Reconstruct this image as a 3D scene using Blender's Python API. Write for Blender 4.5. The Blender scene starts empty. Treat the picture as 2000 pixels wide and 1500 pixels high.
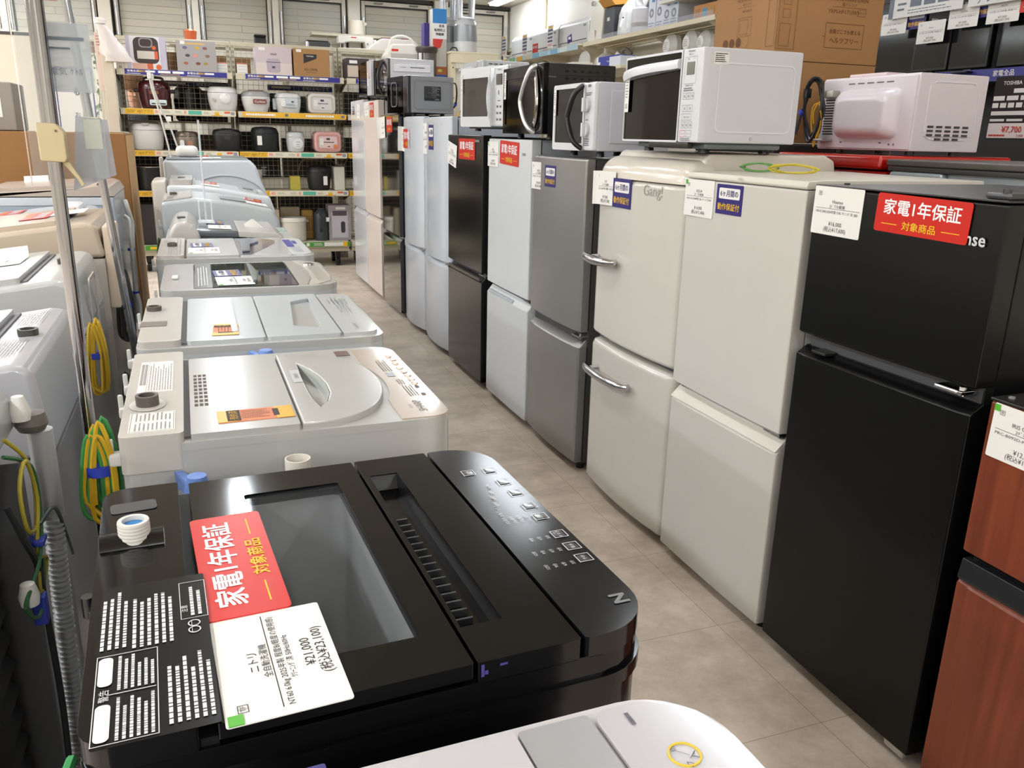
import bpy, bmesh, math, random
from mathutils import Matrix, Vector
random.seed(7)
SC = bpy.context.scene
COL = SC.collection
rad = math.radians

# ---------------------------------------------------------------- camera
def camera():
    yaw, pitch, roll = rad(20.645), rad(16.653), rad(-1.313)
    f0 = Vector((math.sin(yaw), math.cos(yaw), 0)); r0 = Vector((math.cos(yaw), -math.sin(yaw), 0)); u = Vector((0, 0, 1))
    f = f0 * math.cos(pitch) - u * math.sin(pitch)
    d = -(u * math.cos(pitch) + f0 * math.sin(pitch))
    r = r0 * math.cos(roll) + d * math.sin(roll)
    d2 = -r0 * math.sin(roll) + d * math.cos(roll)
    cam = bpy.data.cameras.new('camera'); o = bpy.data.objects.new('camera', cam); COL.objects.link(o)
    cam.sensor_width = 36; cam.sensor_fit = 'HORIZONTAL'; cam.lens = 1620 / 2000 * 36; cam.clip_start = .02
    m = Matrix((r, -d2, -f)).transposed().to_4x4(); m.translation = (0, 0, 1.38)
    o.matrix_world = m
    SC.camera = o
camera()

# ---------------------------------------------------------------- world, lamps, exposure
W = bpy.data.worlds.new('world'); SC.world = W; W.use_nodes = True
W.node_tree.nodes['Background'].inputs[0].default_value = (1, .95, .88, 1)
W.node_tree.nodes['Background'].inputs[1].default_value = .15
SC.view_settings.view_transform = 'Standard'; SC.view_settings.look = 'None'
SC.view_settings.gamma = 1; SC.view_settings.exposure = 0.0
LAMP_W = 11.2                      # base strength of the ceiling tubes and the added fill lamps
LAMP_ROWS = [(0.12, (-2.4, 2.7, 5.4, 8.1, 9.7)), (2.0, (-2.4, .2, 2.7, 5.4, 8.1, 9.7)), (-1.9, (9.7,)), (3.62, (3.9, 7.2, 9.93))]  # last tube of the first three rows is added to brighten the back wall
FILL_LAMPS = [(x, y) for x in (-8.6, -6.4, -4.2, -2.1) for y in (-5.0, -2.6, -.2, 2.2, 4.6, 7.0, 9.4)] + [(x, y) for x in (.12, 1.9) for y in (-6.0, -3.8)]  # unseen lamps, added for more slanting light on upright faces
CEIL = 2.97
SC.cycles.max_bounces = 8; SC.cycles.diffuse_bounces = 4; SC.cycles.glossy_bounces = 4; SC.cycles.transparent_max_bounces = 10
SC.cycles.sample_clamp_indirect = 6; SC.cycles.use_denoising = True
SC.cycles.caustics_reflective = False; SC.cycles.caustics_refractive = False

# ---------------------------------------------------------------- materials
def lin(h):
    h = h.lstrip('#'); o = []
    for i in (0, 2, 4):
        c = int(h[i:i + 2], 16) / 255
        o.append(c / 12.92 if c <= .04045 else ((c + .055) / 1.055) ** 2.4)
    return (*o, 1)
MATS = {}
KA = .78                           # colours were read off a bright exposure
def mat(col, rough=.5, metal=0, coat=0, trans=0, alpha=1, em=0, noise=None, bump=None, spec=.5, ior=1.45):
    """procedural material: colour with a faint noise variation and, if asked, a bump"""
    key = (col, rough, metal, coat, trans, alpha, em, noise, bump, spec)
    if key in MATS: return MATS[key]
    m = bpy.data.materials.new('m_%s_%d' % (col.strip('#'), len(MATS))); m.use_nodes = True
    nt = m.node_tree; b = nt.nodes['Principled BSDF']; I = b.inputs
    c = lin(col)
    if not em and not metal: c = tuple(x * KA for x in c[:3]) + (1,)
    I['Base Color'].default_value = c
    I['Roughness'].default_value = rough; I['Metallic'].default_value = metal; I['IOR'].default_value = ior
    I['Coat Weight'].default_value = coat; I['Coat Roughness'].default_value = .08
    I['Transmission Weight'].default_value = trans; I['Alpha'].default_value = alpha
    I['Specular IOR Level'].default_value = spec
    if em:
        I['Emission Color'].default_value = c; I['Emission Strength'].default_value = em
    if noise is None and not trans and not em: noise = (9, .03)
    if noise:
        tc = nt.nodes.new('ShaderNodeTexCoord'); n = nt.nodes.new('ShaderNodeTexNoise'); r = nt.nodes.new('ShaderNodeMix'); r.data_type = 'RGBA'
        n.inputs['Scale'].default_value = noise[0]; n.inputs['Detail'].default_value = 4
        k = noise[1]
        r.inputs[6].default_value = tuple(max(0, x * (1 - k)) for x in c[:3]) + (1,)
        r.inputs[7].default_value = tuple(min(1, x * (1 + k)) for x in c[:3]) + (1,)
        nt.links.new(tc.outputs['Object'], n.inputs['Vector']); nt.links.new(n.outputs['Fac'], r.inputs[0])
        nt.links.new(r.outputs[2], I['Base Color'])
    if bump:
        tc = nt.nodes.new('ShaderNodeTexCoord'); n = nt.nodes.new('ShaderNodeTexNoise'); bp = nt.nodes.new('ShaderNodeBump')
        n.inputs['Scale'].default_value = bump[0]; bp.inputs['Strength'].default_value = bump[1]; bp.inputs['Distance'].default_value = .002
        nt.links.new(tc.outputs['Object'], n.inputs['Vector']); nt.links.new(n.outputs['Fac'], bp.inputs['Height'])
        nt.links.new(bp.outputs[0], I['Normal'])
    MATS[key] = m
    return m
def glassy(col, alpha, rough=.05):
    """thin clear sheet: mostly see-through with a glossy skin"""
    key = ('g', col, alpha, rough)
    if key in MATS: return MATS[key]
    m = bpy.data.materials.new('m_clear_%d' % len(MATS)); m.use_nodes = True; nt = m.node_tree
    b = nt.nodes['Principled BSDF']; out = nt.nodes['Material Output']
    b.inputs['Base Color'].default_value = lin(col); b.inputs['Roughness'].default_value = rough
    t = nt.nodes.new('ShaderNodeBsdfTransparent'); x = nt.nodes.new('ShaderNodeMixShader'); lw = nt.nodes.new('ShaderNodeLayerWeight'); lw.inputs['Blend'].default_value = .5
    f = nt.nodes.new('ShaderNodeMath'); f.operation = 'POWER'; f.inputs[1].default_value = 5; nt.links.new(lw.outputs['Facing'], f.inputs[0])
    a = nt.nodes.new('ShaderNodeMath'); a.operation = 'ADD'; a.use_clamp = True; a.inputs[1].default_value = alpha + .03
    nt.links.new(f.outputs[0], a.inputs[0]); nt.links.new(a.outputs[0], x.inputs[0])
    nt.links.new(t.outputs[0], x.inputs[1]); nt.links.new(b.outputs[0], x.inputs[2]); nt.links.new(x.outputs[0], out.inputs[0])
    MATS[key] = m
    return m
def wood(col, dark, sx=1, sy=1, sz=12, rough=.4):
    m = bpy.data.materials.new('m_wood_%d' % len(MATS)); m.use_nodes = True; nt = m.node_tree; b = nt.nodes['Principled BSDF']
    tc = nt.nodes.new('ShaderNodeTexCoord'); mp = nt.nodes.new('ShaderNodeMapping'); n = nt.nodes.new('ShaderNodeTexNoise'); r = nt.nodes.new('ShaderNodeValToRGB')
    mp.inputs['Scale'].default_value = (sx, sy, sz); n.inputs['Scale'].default_value = 3; n.inputs['Detail'].default_value = 8; n.inputs['Distortion'].default_value = .6
    r.color_ramp.elements[0].position = .3; r.color_ramp.elements[0].color = lin(dark); r.color_ramp.elements[1].position = .7; r.color_ramp.elements[1].color = lin(col)
    nt.links.new(tc.outputs['Object'], mp.inputs[0]); nt.links.new(mp.outputs[0], n.inputs['Vector']); nt.links.new(n.outputs['Fac'], r.inputs[0]); nt.links.new(r.outputs[0], b.inputs['Base Color'])
    b.inputs['Roughness'].default_value = rough
    MATS[('w', col, dark, sx, sz)] = m
    return m
def floor_mat():
    m = bpy.data.materials.new('m_floor'); m.use_nodes = True; nt = m.node_tree; b = nt.nodes['Principled BSDF']
    tc = nt.nodes.new('ShaderNodeTexCoord')
    br = nt.nodes.new('ShaderNodeTexBrick'); br.offset = 0; br.squash = 1
    br.inputs['Scale'].default_value = 1; br.inputs['Brick Width'].default_value = .45; br.inputs['Row Height'].default_value = .45
    br.inputs['Mortar Size'].default_value = .0012; br.inputs['Mortar Smooth'].default_value = .3; br.inputs['Bias'].default_value = -.2
    br.inputs['Color1'].default_value = lin('d8cabc'); br.inputs['Color2'].default_value = lin('d3c5b7'); br.inputs['Mortar'].default_value = lin('a59888')
    n = nt.nodes.new('ShaderNodeTexNoise'); n.inputs['Scale'].default_value = 5; n.inputs['Detail'].default_value = 7; n.inputs['Roughness'].default_value = .7
    rp = nt.nodes.new('ShaderNodeValToRGB'); rp.color_ramp.elements[0].position = .35; rp.color_ramp.elements[0].color = (.72, .7, .68, 1); rp.color_ramp.elements[1].position = .65; rp.color_ramp.elements[1].color = (1.08, 1.08, 1.08, 1)
    mx = nt.nodes.new('ShaderNodeMix'); mx.data_type = 'RGBA'; mx.blend_type = 'MULTIPLY'; mx.inputs[0].default_value = 1
    L = nt.links.new
    L(tc.outputs['Object'], br.inputs['Vector']); L(tc.outputs['Object'], n.inputs['Vector']); L(n.outputs['Fac'], rp.inputs[0])
    L(br.outputs['Color'], mx.inputs[6]); L(rp.outputs[0], mx.inputs[7]); L(mx.outputs[2], b.inputs['Base Color'])
    b.inputs['Roughness'].default_value = .38; b.inputs['Specular IOR Level'].default_value = .35
    return m
def plank_mat():
    m = bpy.data.materials.new('m_shutter'); m.use_nodes = True; nt = m.node_tree; b = nt.nodes['Principled BSDF']
    tc = nt.nodes.new('ShaderNodeTexCoord'); mp = nt.nodes.new('ShaderNodeMapping'); mp.inputs['Rotation'].default_value = (rad(90), 0, 0)
    br = nt.nodes.new('ShaderNodeTexBrick'); br.inputs['Scale'].default_value = 1; br.inputs['Brick Width'].default_value = 1.3; br.inputs['Row Height'].default_value = .075
    br.inputs['Mortar Size'].default_value = .003; br.inputs['Color1'].default_value = lin('b7afa0'); br.inputs['Color2'].default_value = lin('aaa698'); br.inputs['Mortar'].default_value = lin('857f72'); br.inputs['Bias'].default_value = 0
    n = nt.nodes.new('ShaderNodeTexNoise'); n.inputs['Scale'].default_value = 2.5; n.inputs['Detail'].default_value = 4
    mx = nt.nodes.new('ShaderNodeMix'); mx.data_type = 'RGBA'; mx.blend_type = 'MIX'; mx.inputs[7].default_value = lin('9fa5a3')
    rp = nt.nodes.new('ShaderNodeMapRange'); rp.inputs[1].default_value = .5; rp.inputs[2].default_value = .75; rp.inputs[4].default_value = .5
    L = nt.links.new
    L(tc.outputs['Object'], mp.inputs[0]); L(mp.outputs[0], br.inputs['Vector']); L(tc.outputs['Object'], n.inputs['Vector']); L(n.outputs['Fac'], rp.inputs[0]); L(rp.outputs[0], mx.inputs[0])
    L(br.outputs['Color'], mx.inputs[6]); L(mx.outputs[2], b.inputs['Base Color']); b.inputs['Roughness'].default_value = .45
    return m

# ---------------------------------------------------------------- mesh helpers
I4 = Matrix.Identity(4)
def Mx(ox, oy, oz, X, Y):
    X = Vector(X).normalized(); Y = Vector(Y); Z = X.cross(Y).normalized(); Y = Z.cross(X)
    m = Matrix((X, Y, Z)).transposed().to_4x4(); m.translation = (ox, oy, oz); return m
def FR(x, z, y=0, tilt=0):            # card plane on a front face (outward -y)
    return Mx(x, y, z, (1, 0, 0), (0, 0, 1)) @ Matrix.Rotation(rad(tilt), 4, 'Z')
def TP(x, y, z, rot=0, sl=0):         # card plane on a top face (outward +z); sl: slope about x in degrees
    return Matrix.Translation((x, y, z)) @ Matrix.Rotation(rad(sl), 4, 'X') @ Matrix.Rotation(rad(rot), 4, 'Z')
class MB:
    def __init__(s): s.bm = bmesh.new()
    def add(s, t, M=None):
        if M is not None: t.transform(M)
        me = bpy.data.meshes.new('t'); t.to_mesh(me); t.free(); s.bm.from_mesh(me); bpy.data.meshes.remove(me); return s
    def box(s, x0, x1, y0, y1, z0, z1, r=0, seg=2, M=None):
        t = bmesh.new(); bmesh.ops.create_cube(t, size=1)
        for v in t.verts: v.co = (x0 + (v.co.x + .5) * (x1 - x0), y0 + (v.co.y + .5) * (y1 - y0), z0 + (v.co.z + .5) * (z1 - z0))
        if r: bmesh.ops.bevel(t, geom=t.edges[:], offset=min(r, .49 * min(abs(x1 - x0), abs(y1 - y0), abs(z1 - z0))), segments=seg, profile=.5, affect='EDGES')
        return s.add(t, M)
    def cyl(s, p, q, r, r2=None, n=14, M=None):
        t = bmesh.new(); p = Vector(p); q = Vector(q); d = q - p
        bmesh.ops.create_cone(t, cap_ends=True, segments=n, radius1=r, radius2=r if r2 is None else r2, depth=d.length)
        rot = Vector((0, 0, 1)).rotation_difference(d).to_matrix().to_4x4()
        t.transform(Matrix.Translation((p + q) / 2) @ rot)
        return s.add(t, M)
    def tube(s, pts, r, n=7, smooth=5, M=None, rr=None):
        P = [Vector(p) for p in pts]
        if smooth and len(P) > 2:
            Q = []
            for i in range(len(P) - 1):
                a, b, c, d = P[max(i - 1, 0)], P[i], P[i + 1], P[min(i + 2, len(P) - 1)]
                for k in range(smooth):
                    t = k / smooth
                    Q.append(.5 * ((2 * b) + (c - a) * t + (2 * a - 5 * b + 4 * c - d) * t * t + (3 * b - a - 3 * c + d) * t ** 3))
            Q.append(P[-1]); P = Q
        t = bmesh.new(); rings = []; up = Vector((0, 0, 1)); prev = None
        for i, p in enumerate(P):
            d = (P[min(i + 1, len(P) - 1)] - P[max(i - 1, 0)]).normalized()
            if prev is None:
                a = d.cross(up if abs(d.z) < .9 else Vector((1, 0, 0))).normalized()
            else:
                a = prev - d * prev.dot(d); a = a.normalized() if a.length > 1e-6 else d.orthogonal().normalized()
            prev = a; b = d.cross(a); R = r if rr is None else rr(i / (len(P) - 1))
            rings.append([t.verts.new(p + (a * math.cos(6.28319 * k / n) + b * math.sin(6.28319 * k / n)) * R) for k in range(n)])
        for A, B in zip(rings, rings[1:]):
            for k in range(n): t.faces.new((A[k], A[(k + 1) % n], B[(k + 1) % n], B[k]))
        t.faces.new(rings[0][::-1]); t.faces.new(rings[-1])
        return s.add(t, M)
    def prism(s, poly, a, b, ax='x', r=0, seg=2, M=None):
        t = bmesh.new()
        f = {'x': lambda p, k: (k, p[0], p[1]), 'y': lambda p, k: (p[0], k, p[1]), 'z': lambda p, k: (p[0], p[1], k)}[ax]
        A = [t.verts.new(f(p, a)) for p in poly]; B = [t.verts.new(f(p, b)) for p in poly]
        n = len(poly); t.faces.new(A); t.faces.new(B[::-1])
        for i in range(n): t.faces.new((A[i], B[i], B[(i + 1) % n], A[(i + 1) % n]))
        bmesh.ops.recalc_face_normals(t, faces=t.faces)
        if r:
            E = [e for e in t.edges if len(e.link_faces) == 2 and e.calc_face_angle() > .45]
            bmesh.ops.bevel(t, geom=E, offset=r, segments=seg, profile=.5, affect='EDGES', clamp_overlap=True)
        return s.add(t, M)
    def lathe(s, prof, n=28, c=(0, 0, 0), sx=1, sy=1, e=2, M=None):
        t = bmesh.new(); rings = []
        for r, z in prof:
            if r < 1e-5: rings.append([t.verts.new((c[0], c[1], c[2] + z))]); continue
            R = []
            for k in range(n):
                a = 6.283185 * (k + .5) / n; ca, sa = math.cos(a), math.sin(a)
                R.append(t.verts.new((c[0] + sx * r * math.copysign(abs(ca) ** (2 / e), ca), c[1] + sy * r * math.copysign(abs(sa) ** (2 / e), sa), c[2] + z)))
            rings.append(R)
        for A, B in zip(rings, rings[1:]):
            if len(A) == 1 and len(B) == 1: continue
            for k in range(n):
                j = (k + 1) % n
                if len(A) == 1: t.faces.new((A[0], B[j], B[k]))
                elif len(B) == 1: t.faces.new((A[k], A[j], B[0]))
                else: t.faces.new((A[k], A[j], B[j], B[k]))
        bmesh.ops.recalc_face_normals(t, faces=t.faces)
        return s.add(t, M)
    def loft(s, rings, cap=True, M=None):
        t = bmesh.new(); R = [[t.verts.new(p) for p in q] for q in rings]; n = len(R[0])
        for A, B in zip(R, R[1:]):
            for k in range(n): t.faces.new((A[k], A[(k + 1) % n], B[(k + 1) % n], B[k]))
        if cap: t.faces.new(R[0][::-1]); t.faces.new(R[-1])
        bmesh.ops.recalc_face_normals(t, faces=t.faces)
        return s.add(t, M)
    def plate(s, outer, holes, z0, z1, M=None, r=0):
        """flat plate in xy with holes"""
        t = bmesh.new(); loops = [outer] + list(holes); L = []
        for lp in loops:
            v = [t.verts.new((p[0], p[1], z1)) for p in lp]; L.append(v)
            for i in range(len(v)): t.edges.new((v[i], v[(i + 1) % len(v)]))
        bmesh.ops.triangle_fill(t, use_beauty=True, edges=t.edges[:], normal=(0, 0, 1))
        low = {v: t.verts.new((v.co.x, v.co.y, z0)) for v in t.verts[:]}
        for f in t.faces[:]: t.faces.new([low[v] for v in f.verts][::-1])
        for v in L:
            for i in range(len(v)):
                a, b = v[i], v[(i + 1) % len(v)]; t.faces.new((a, b, low[b], low[a]))
        bmesh.ops.recalc_face_normals(t, faces=t.faces)
        if r:
            E = [e for e in t.edges if len(e.link_faces) == 2 and e.calc_face_angle() > .6 and abs(e.verts[0].co.z - z1) < 1e-6 and abs(e.verts[1].co.z - z1) < 1e-6]
            bmesh.ops.bevel(t, geom=E, offset=r, segments=2, profile=.5, affect='EDGES', clamp_overlap=True)
        return s.add(t, M)
    def bowl(s, loop, z1, depth, sc=.75, c=None, M=None):
        """open recess below a loop"""
        cx = sum(p[0] for p in loop) / len(loop) if c is None else c[0]; cy = sum(p[1] for p in loop) / len(loop) if c is None else c[1]
        rings = []
        for k in range(5):
            a = k / 4; q = 1 - (1 - sc) * a ** 1.5; zz = z1 - depth * math.sin(a * math.pi / 2)
            rings.append([(cx + (p[0] - cx) * q, cy + (p[1] - cy) * q, zz) for p in loop])
        t = bmesh.new(); R = [[t.verts.new(p) for p in q] for q in rings]; n = len(loop)
        for A, B in zip(R, R[1:]):
            for k in range(n): t.faces.new((A[k], A[(k + 1) % n], B[(k + 1) % n], B[k]))
        t.faces.new(R[-1])
        bmesh.ops.recalc_face_normals(t, faces=t.faces)
        for f in t.faces: f.normal_flip()
        return s.add(t, M)
    def build(s, name, m, parent=None, ang=38):
        if name in SPLIT:                                  # every foot, button, knob ... becomes a part of its own
            P = pieces(s.bm)
            if len(P) > 1:
                out = None
                for vs in P:
                    q = MB(); keep = s.bm.copy(); keep.verts.ensure_lookup_table()
                    bmesh.ops.delete(keep, geom=[v for v in keep.verts if v.index not in vs], context='VERTS')
                    q.bm.free(); q.bm = keep; o = q._out(name, m, parent, ang); out = out or o
                s.bm.free(); return out
        return s._out(name, m, parent, ang)
    def _out(s, name, m, parent=None, ang=38):
        me = bpy.data.meshes.new(name)
        for f in s.bm.faces: f.smooth = True
        s.bm.to_mesh(me); s.bm.free()
        me.set_sharp_from_angle(angle=rad(ang))
        me.materials.append(m)
        o = bpy.data.objects.new(name, me); COL.objects.link(o)
        if len(me.polygons) > 6:
            wn = o.modifiers.new('weighted_normal', 'WEIGHTED_NORMAL'); wn.keep_sharp = True; wn.weight = 80
        if parent is not None: o.parent = parent
        return o
SPLIT = {'foot', 'button', 'dial', 'knob', 'screw', 'bolt', 'caster', 'handle', 'side_grip', 'post', 'upright', 'frame_post', 'shelf_bracket', 'bracket', 'plug', 'plug_pin', 'hinge', 'eye', 'eyebrow', 'stay_arm', 'cord_tie', 'printed_label', 'gap', 'price_stand', 'rod'}
def pieces(bm):
    bm.verts.ensure_lookup_table(); bm.verts.index_update(); seen = set(); I = []
    for v in bm.verts:
        if v.index in seen: continue
        st = [v]; c = []; seen.add(v.index)
        while st:
            u = st.pop(); c.append(u)
            for e in u.link_edges:
                w = e.other_vert(u)
                if w.index not in seen: seen.add(w.index); st.append(w)
        lo = [min(q.co[i] for q in c) - .001 for i in range(3)]; hi = [max(q.co[i] for q in c) + .001 for i in range(3)]
        I.append([lo, hi, {q.index for q in c}])
    while True:
        for a in range(len(I)):
            hit = next((b for b in range(a + 1, len(I)) if all(I[a][0][i] <= I[b][1][i] and I[b][0][i] <= I[a][1][i] for i in range(3))), None)
            if hit is not None:
                A, B = I[a], I.pop(hit); A[0] = [min(p) for p in zip(A[0], B[0])]; A[1] = [max(p) for p in zip(A[1], B[1])]; A[2] |= B[2]; break
        else: return [x[2] for x in I]
def rrect(x0, x1, y0, y1, r, n=5):
    """rounded rectangle loop, counter-clockwise; r may be (front-right, back-right, back-left, front-left)"""
    rs = r if isinstance(r, (tuple, list)) else (r,) * 4; P = []
    for (cx, cy, a0), rr in zip(((x1, y0, -90), (x1, y1, 0), (x0, y1, 90), (x0, y0, 180)), rs):
        sx = -1 if cx == x1 else 1; sy = 1 if cy == y0 else -1
        if rr <= 0: P.append((cx, cy)); continue
        for k in range(n + 1):
            a = rad(a0 + 90 * k / n); P.append((cx + sx * rr + rr * math.cos(a), cy + sy * rr + rr * math.sin(a)))
    return P
def thing(name, label, cat, loc=(0, 0, 0), rotz=0, group=None):
    o = bpy.data.objects.new(name, None); COL.objects.link(o); o.empty_display_size = .1
    o.location = loc; o.rotation_euler = (0, 0, rad(rotz)); o['label'] = label; o['category'] = cat
    if group: o['group'] = group
    return o
def tag(o, label, cat, group=None):
    o['label'] = label; o['category'] = cat
    if group: o['group'] = group
    return o
def struct(o): o['kind'] = 'structure'; return o

# ---------------------------------------------------------------- lettering
GL = {}
def glyphs(s, bold):
    bold = 0
    if (s, bold) in GL: return GL[s, bold]
    c = bpy.data.curves.new('t', 'FONT'); c.body = s; c.size = 1; c.resolution_u = 2
    o = bpy.data.objects.new('t', c); COL.objects.link(o)
    dg = bpy.context.evaluated_depsgraph_get(); dg.update()
    me = bpy.data.meshes.new_from_object(o.evaluated_get(dg), depsgraph=dg)
    bpy.data.objects.remove(o); bpy.data.curves.remove(c)
    xs = [v.co.x for v in me.vertices] or [0]; GL[s, bold] = (me, min(xs), max(xs)); return GL[s, bold]
def text(name, items, m, parent, M, lift=.0008):
    """items: (string, x, y, size[, align[, bold[, width]]]) on the plane M, one mesh"""
    bm = bmesh.new()
    for it in items:
        if it[0] == '#':                                  # a rectangle (x0,y0,x1,y1)
            x0, y0, x1, y1 = it[1:5]; bm.faces.new([bm.verts.new(p) for p in ((x0, y0, 0), (x1, y0, 0), (x1, y1, 0), (x0, y1, 0))]); continue
        s, x, y, size = it[:4]; al = it[4] if len(it) > 4 else 'c'; bold = it[5] if len(it) > 5 else 0; wid = it[6] if len(it) > 6 else 0
        me, a, b = glyphs(s, bold); t = bmesh.new(); t.from_mesh(me)
        k = size; kx = wid / (b - a) if wid else k
        ox = x - {'l': a, 'c': (a + b) / 2, 'r': b}[al] * kx
        t.transform(Matrix.Translation((ox, y - .36 * k, 0)) @ Matrix.Diagonal((kx, k, 1, 1)))
        q = bpy.data.meshes.new('q'); t.to_mesh(q); t.free()
        for n_, (dx, dy) in enumerate(((0, 0),) if not bold else ((-.5, -.5), (.5, -.5), (-.5, .5), (.5, .5))):      # heavier strokes: the same glyphs laid a hair apart
            T_ = Matrix.Translation((dx * bold * k * 1.6, dy * bold * k * 1.6, n_ * .00012)); q.transform(T_); bm.from_mesh(q); q.transform(T_.inverted())
        bpy.data.meshes.remove(q)
    bm.transform(M @ Matrix.Translation((0, 0, lift)))
    me = bpy.data.meshes.new(name); bm.to_mesh(me); bm.free(); me.materials.append(m)
    o = bpy.data.objects.new(name, me); COL.objects.link(o); o.parent = parent; return o
def fine(x0, x1, y0, y1, n, seed=1, fill=.55, vert=False):
    """rows of little dashes that stand for print too small to read"""
    R = random.Random(seed); out = []; h = (y1 - y0) / n
    for i in range(n):
        y = y1 - (i + .5) * h; x = x0; end = x1 - R.random() * .3 * (x1 - x0)
        while x < end:
            l = (x1 - x0) * R.uniform(.02, .08); out.append(('#', x, y - h * fill / 2, min(x + l, end), y + h * fill / 2)); x += l + (x1 - x0) * .012
    return out
def bar(x0, y0, x1, y1): return ('#', x0, y0, x1, y1)
def frame_rects(x0, y0, x1, y1, t): return [bar(x0, y0, x1, y0 + t), bar(x0, y1 - t, x1, y1), bar(x0, y0 + t, x0 + t, y1 - t), bar(x1 - t, y0 + t, x1, y1 - t)]

PAPER = mat('efece6', .55); INK = mat('1c1a1a', .6); GREEN = mat('57b031', .45); WHITEINK = mat('f6f4f0', .5)
def plain_card(name, parent, M, w, h, m, r=.003, t=.0012):
    return MB().plate(rrect(-w / 2, w / 2, -h / 2, h / 2, r, 3), [], 0, t, M=M).build(name, m, parent)
def price_card(parent, M, head='', kind='', line='', price='', tax='', w=.155, h=.11, green=False, curl=0, line2=''):
    if curl:
        bm = MB(); n = 24
        P = [(-w / 2 + w * i / n, curl * max(0, 1 - (i / n) / .16) ** 2) for i in range(n + 1)]
        poly = P + [(x, z + .0012) for x, z in reversed(P)]
        c = bm.prism([(p[0], p[1]) for p in poly], -h / 2, h / 2, 'y', M=M).build('price_card', PAPER, parent)
    else: c = plain_card('price_card', parent, M, w, h, PAPER)
    c['label'] = 'white paper price card'
    it = []
    if head: it.append((head, .0, h * .2, h * .105))
    if kind: it.append((kind, .0, h * .1, h * .08, 'c', 0, .32 * w))
    it.append(bar(-w * .44, h * .045, w * .46, h * .053))
    if line: it.append((line, .0, -h * .02, h * .075, 'c', 0, w * .86))
    if line2: it.append((line2, 0, -h * .1, h * .07))
    if price: it.append((price, .0, -h * .26, h * .125, 'c', 0, .27 * w))
    if tax: it.append((tax, .0, -h * .38, h * .125, 'c', 0, .46 * w))
    text('lettering', it, INK, c, M, .0016)
    lx, ly = -w * .38, h * .36; s = h * .05
    text('logo', [bar(lx - s, ly - s, lx + s, ly - s * .85), bar(lx - s, ly - s, lx - s * .85, ly + s * .7), bar(lx + s * .85, ly - s, lx + s, ly + s * .7), bar(lx - s, ly + s * .6, lx + s, ly + s * .75), bar(lx - s * .1, ly - s, lx, ly + s * .6),
                  ('TF', lx, ly - s * .1, s * 1.3)], mat('5b5b5b', .6), c, M, .0016)
    if green: MB().box(-w * .5, -w * .42, h * .36, h * .48, .0012, .002, M=M).build('green_tab', GREEN, c)
    return c
RED = mat('cf2a20', .3, spec=.3); NAVY = mat('322a72', .35, spec=.3); YEL = mat('f6c21c', .4); REDW = mat('ffffff', .4)
def warranty_card(parent, M, w=.25, h=.085, bold=.018):
    c = plain_card('warranty_card', parent, M, w, h, RED, .006, .0015); c['label'] = 'red warranty card'
    text('lettering', [('家電1年保証', 0, h * .16, h * .42, 'c', bold, w * .82)], REDW, c, M, .0019)
    text('yellow_lettering', [('対象商品', 0, -h * .28, h * .24, 'c', bold, w * .36), bar(-w * .42, -h * .29, -w * .24, -h * .27), bar(w * .24, -h * .29, w * .42, -h * .27)], YEL, c, M, .0019)
    return c
def guarantee_card(parent, M, w=.125, h=.083):
    c = plain_card('guarantee_card', parent, M, w, h, NAVY, .002, .0015); c['label'] = 'navy six month guarantee card'
    MB().plate(rrect(-w * .4, w * .4, h * .02, h * .38, h * .05, 3), [], .0015, .0019, M=M).build('white_panel', PAPER, c)
    text('lettering', [('6ヶ月間の', 0, h * .2, h * .24, 'c', .012, w * .68)], NAVY, c, M, .0023)
    text('yellow_lettering', [('動作保証付', 0, -h * .25, h * .25, 'c', .012, w * .84)], YEL, c, M, .0019)
    return c
def small_tag(parent, M, w=.03, h=.13):
    c = plain_card('price_tag', parent, M, w, h, PAPER, .002, .001); c['label'] = 'narrow white price tag'
    text('lettering', fine(-w * .4, w * .4, -h * .1, h * .42, 6, 3, .3) + fine(-w * .35, w * .35, -h * .4, -h * .25, 5, 4, .5), mat('6a6662', .6), c, M, .0014)
    return c
def decal(name, parent, M, w, h, m, r=.002, t=.0008): return plain_card(name, parent, M, w, h, m, r, t)

# ---------------------------------------------------------------- the room
WALLM = mat('e9e1d2', .7); CREAM = mat('e6dcc6', .55); FRAMEW = mat('e8e2d4', .4); DARK = mat('1d1b1e', .5); BLACK = mat('121214', .3)
CHROME = mat('c9c9cc', .12, metal=1); STEEL = mat('b5b5b7', .3, metal=1); GREYM = mat('8f8d8b', .4)
struct(MB().box(-10, 4.0, -7, 11.2, -.06, 0).build('floor', floor_mat()))
struct(MB().box(-10, 4.0, -7, 11.2, CEIL, CEIL + .06).build('ceiling', mat('e3dccd', .8)))
struct(MB().box(-10.1, 4.1, 11.05, 11.2, -.06, 3.0).build('wall_back', WALLM))
struct(MB().box(4.0, 4.1, -7, 11.2, -.06, 3.0).build('wall_right', mat('f0e9da', .6)))
struct(MB().box(-10.1, -10, -7, 11.2, -.06, 3.0).build('wall_left', WALLM))
struct(MB().box(-10.1, 4.1, -7.1, -7, -.06, 3.0).build('wall_front', WALLM))
SHUT = plank_mat()
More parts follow.
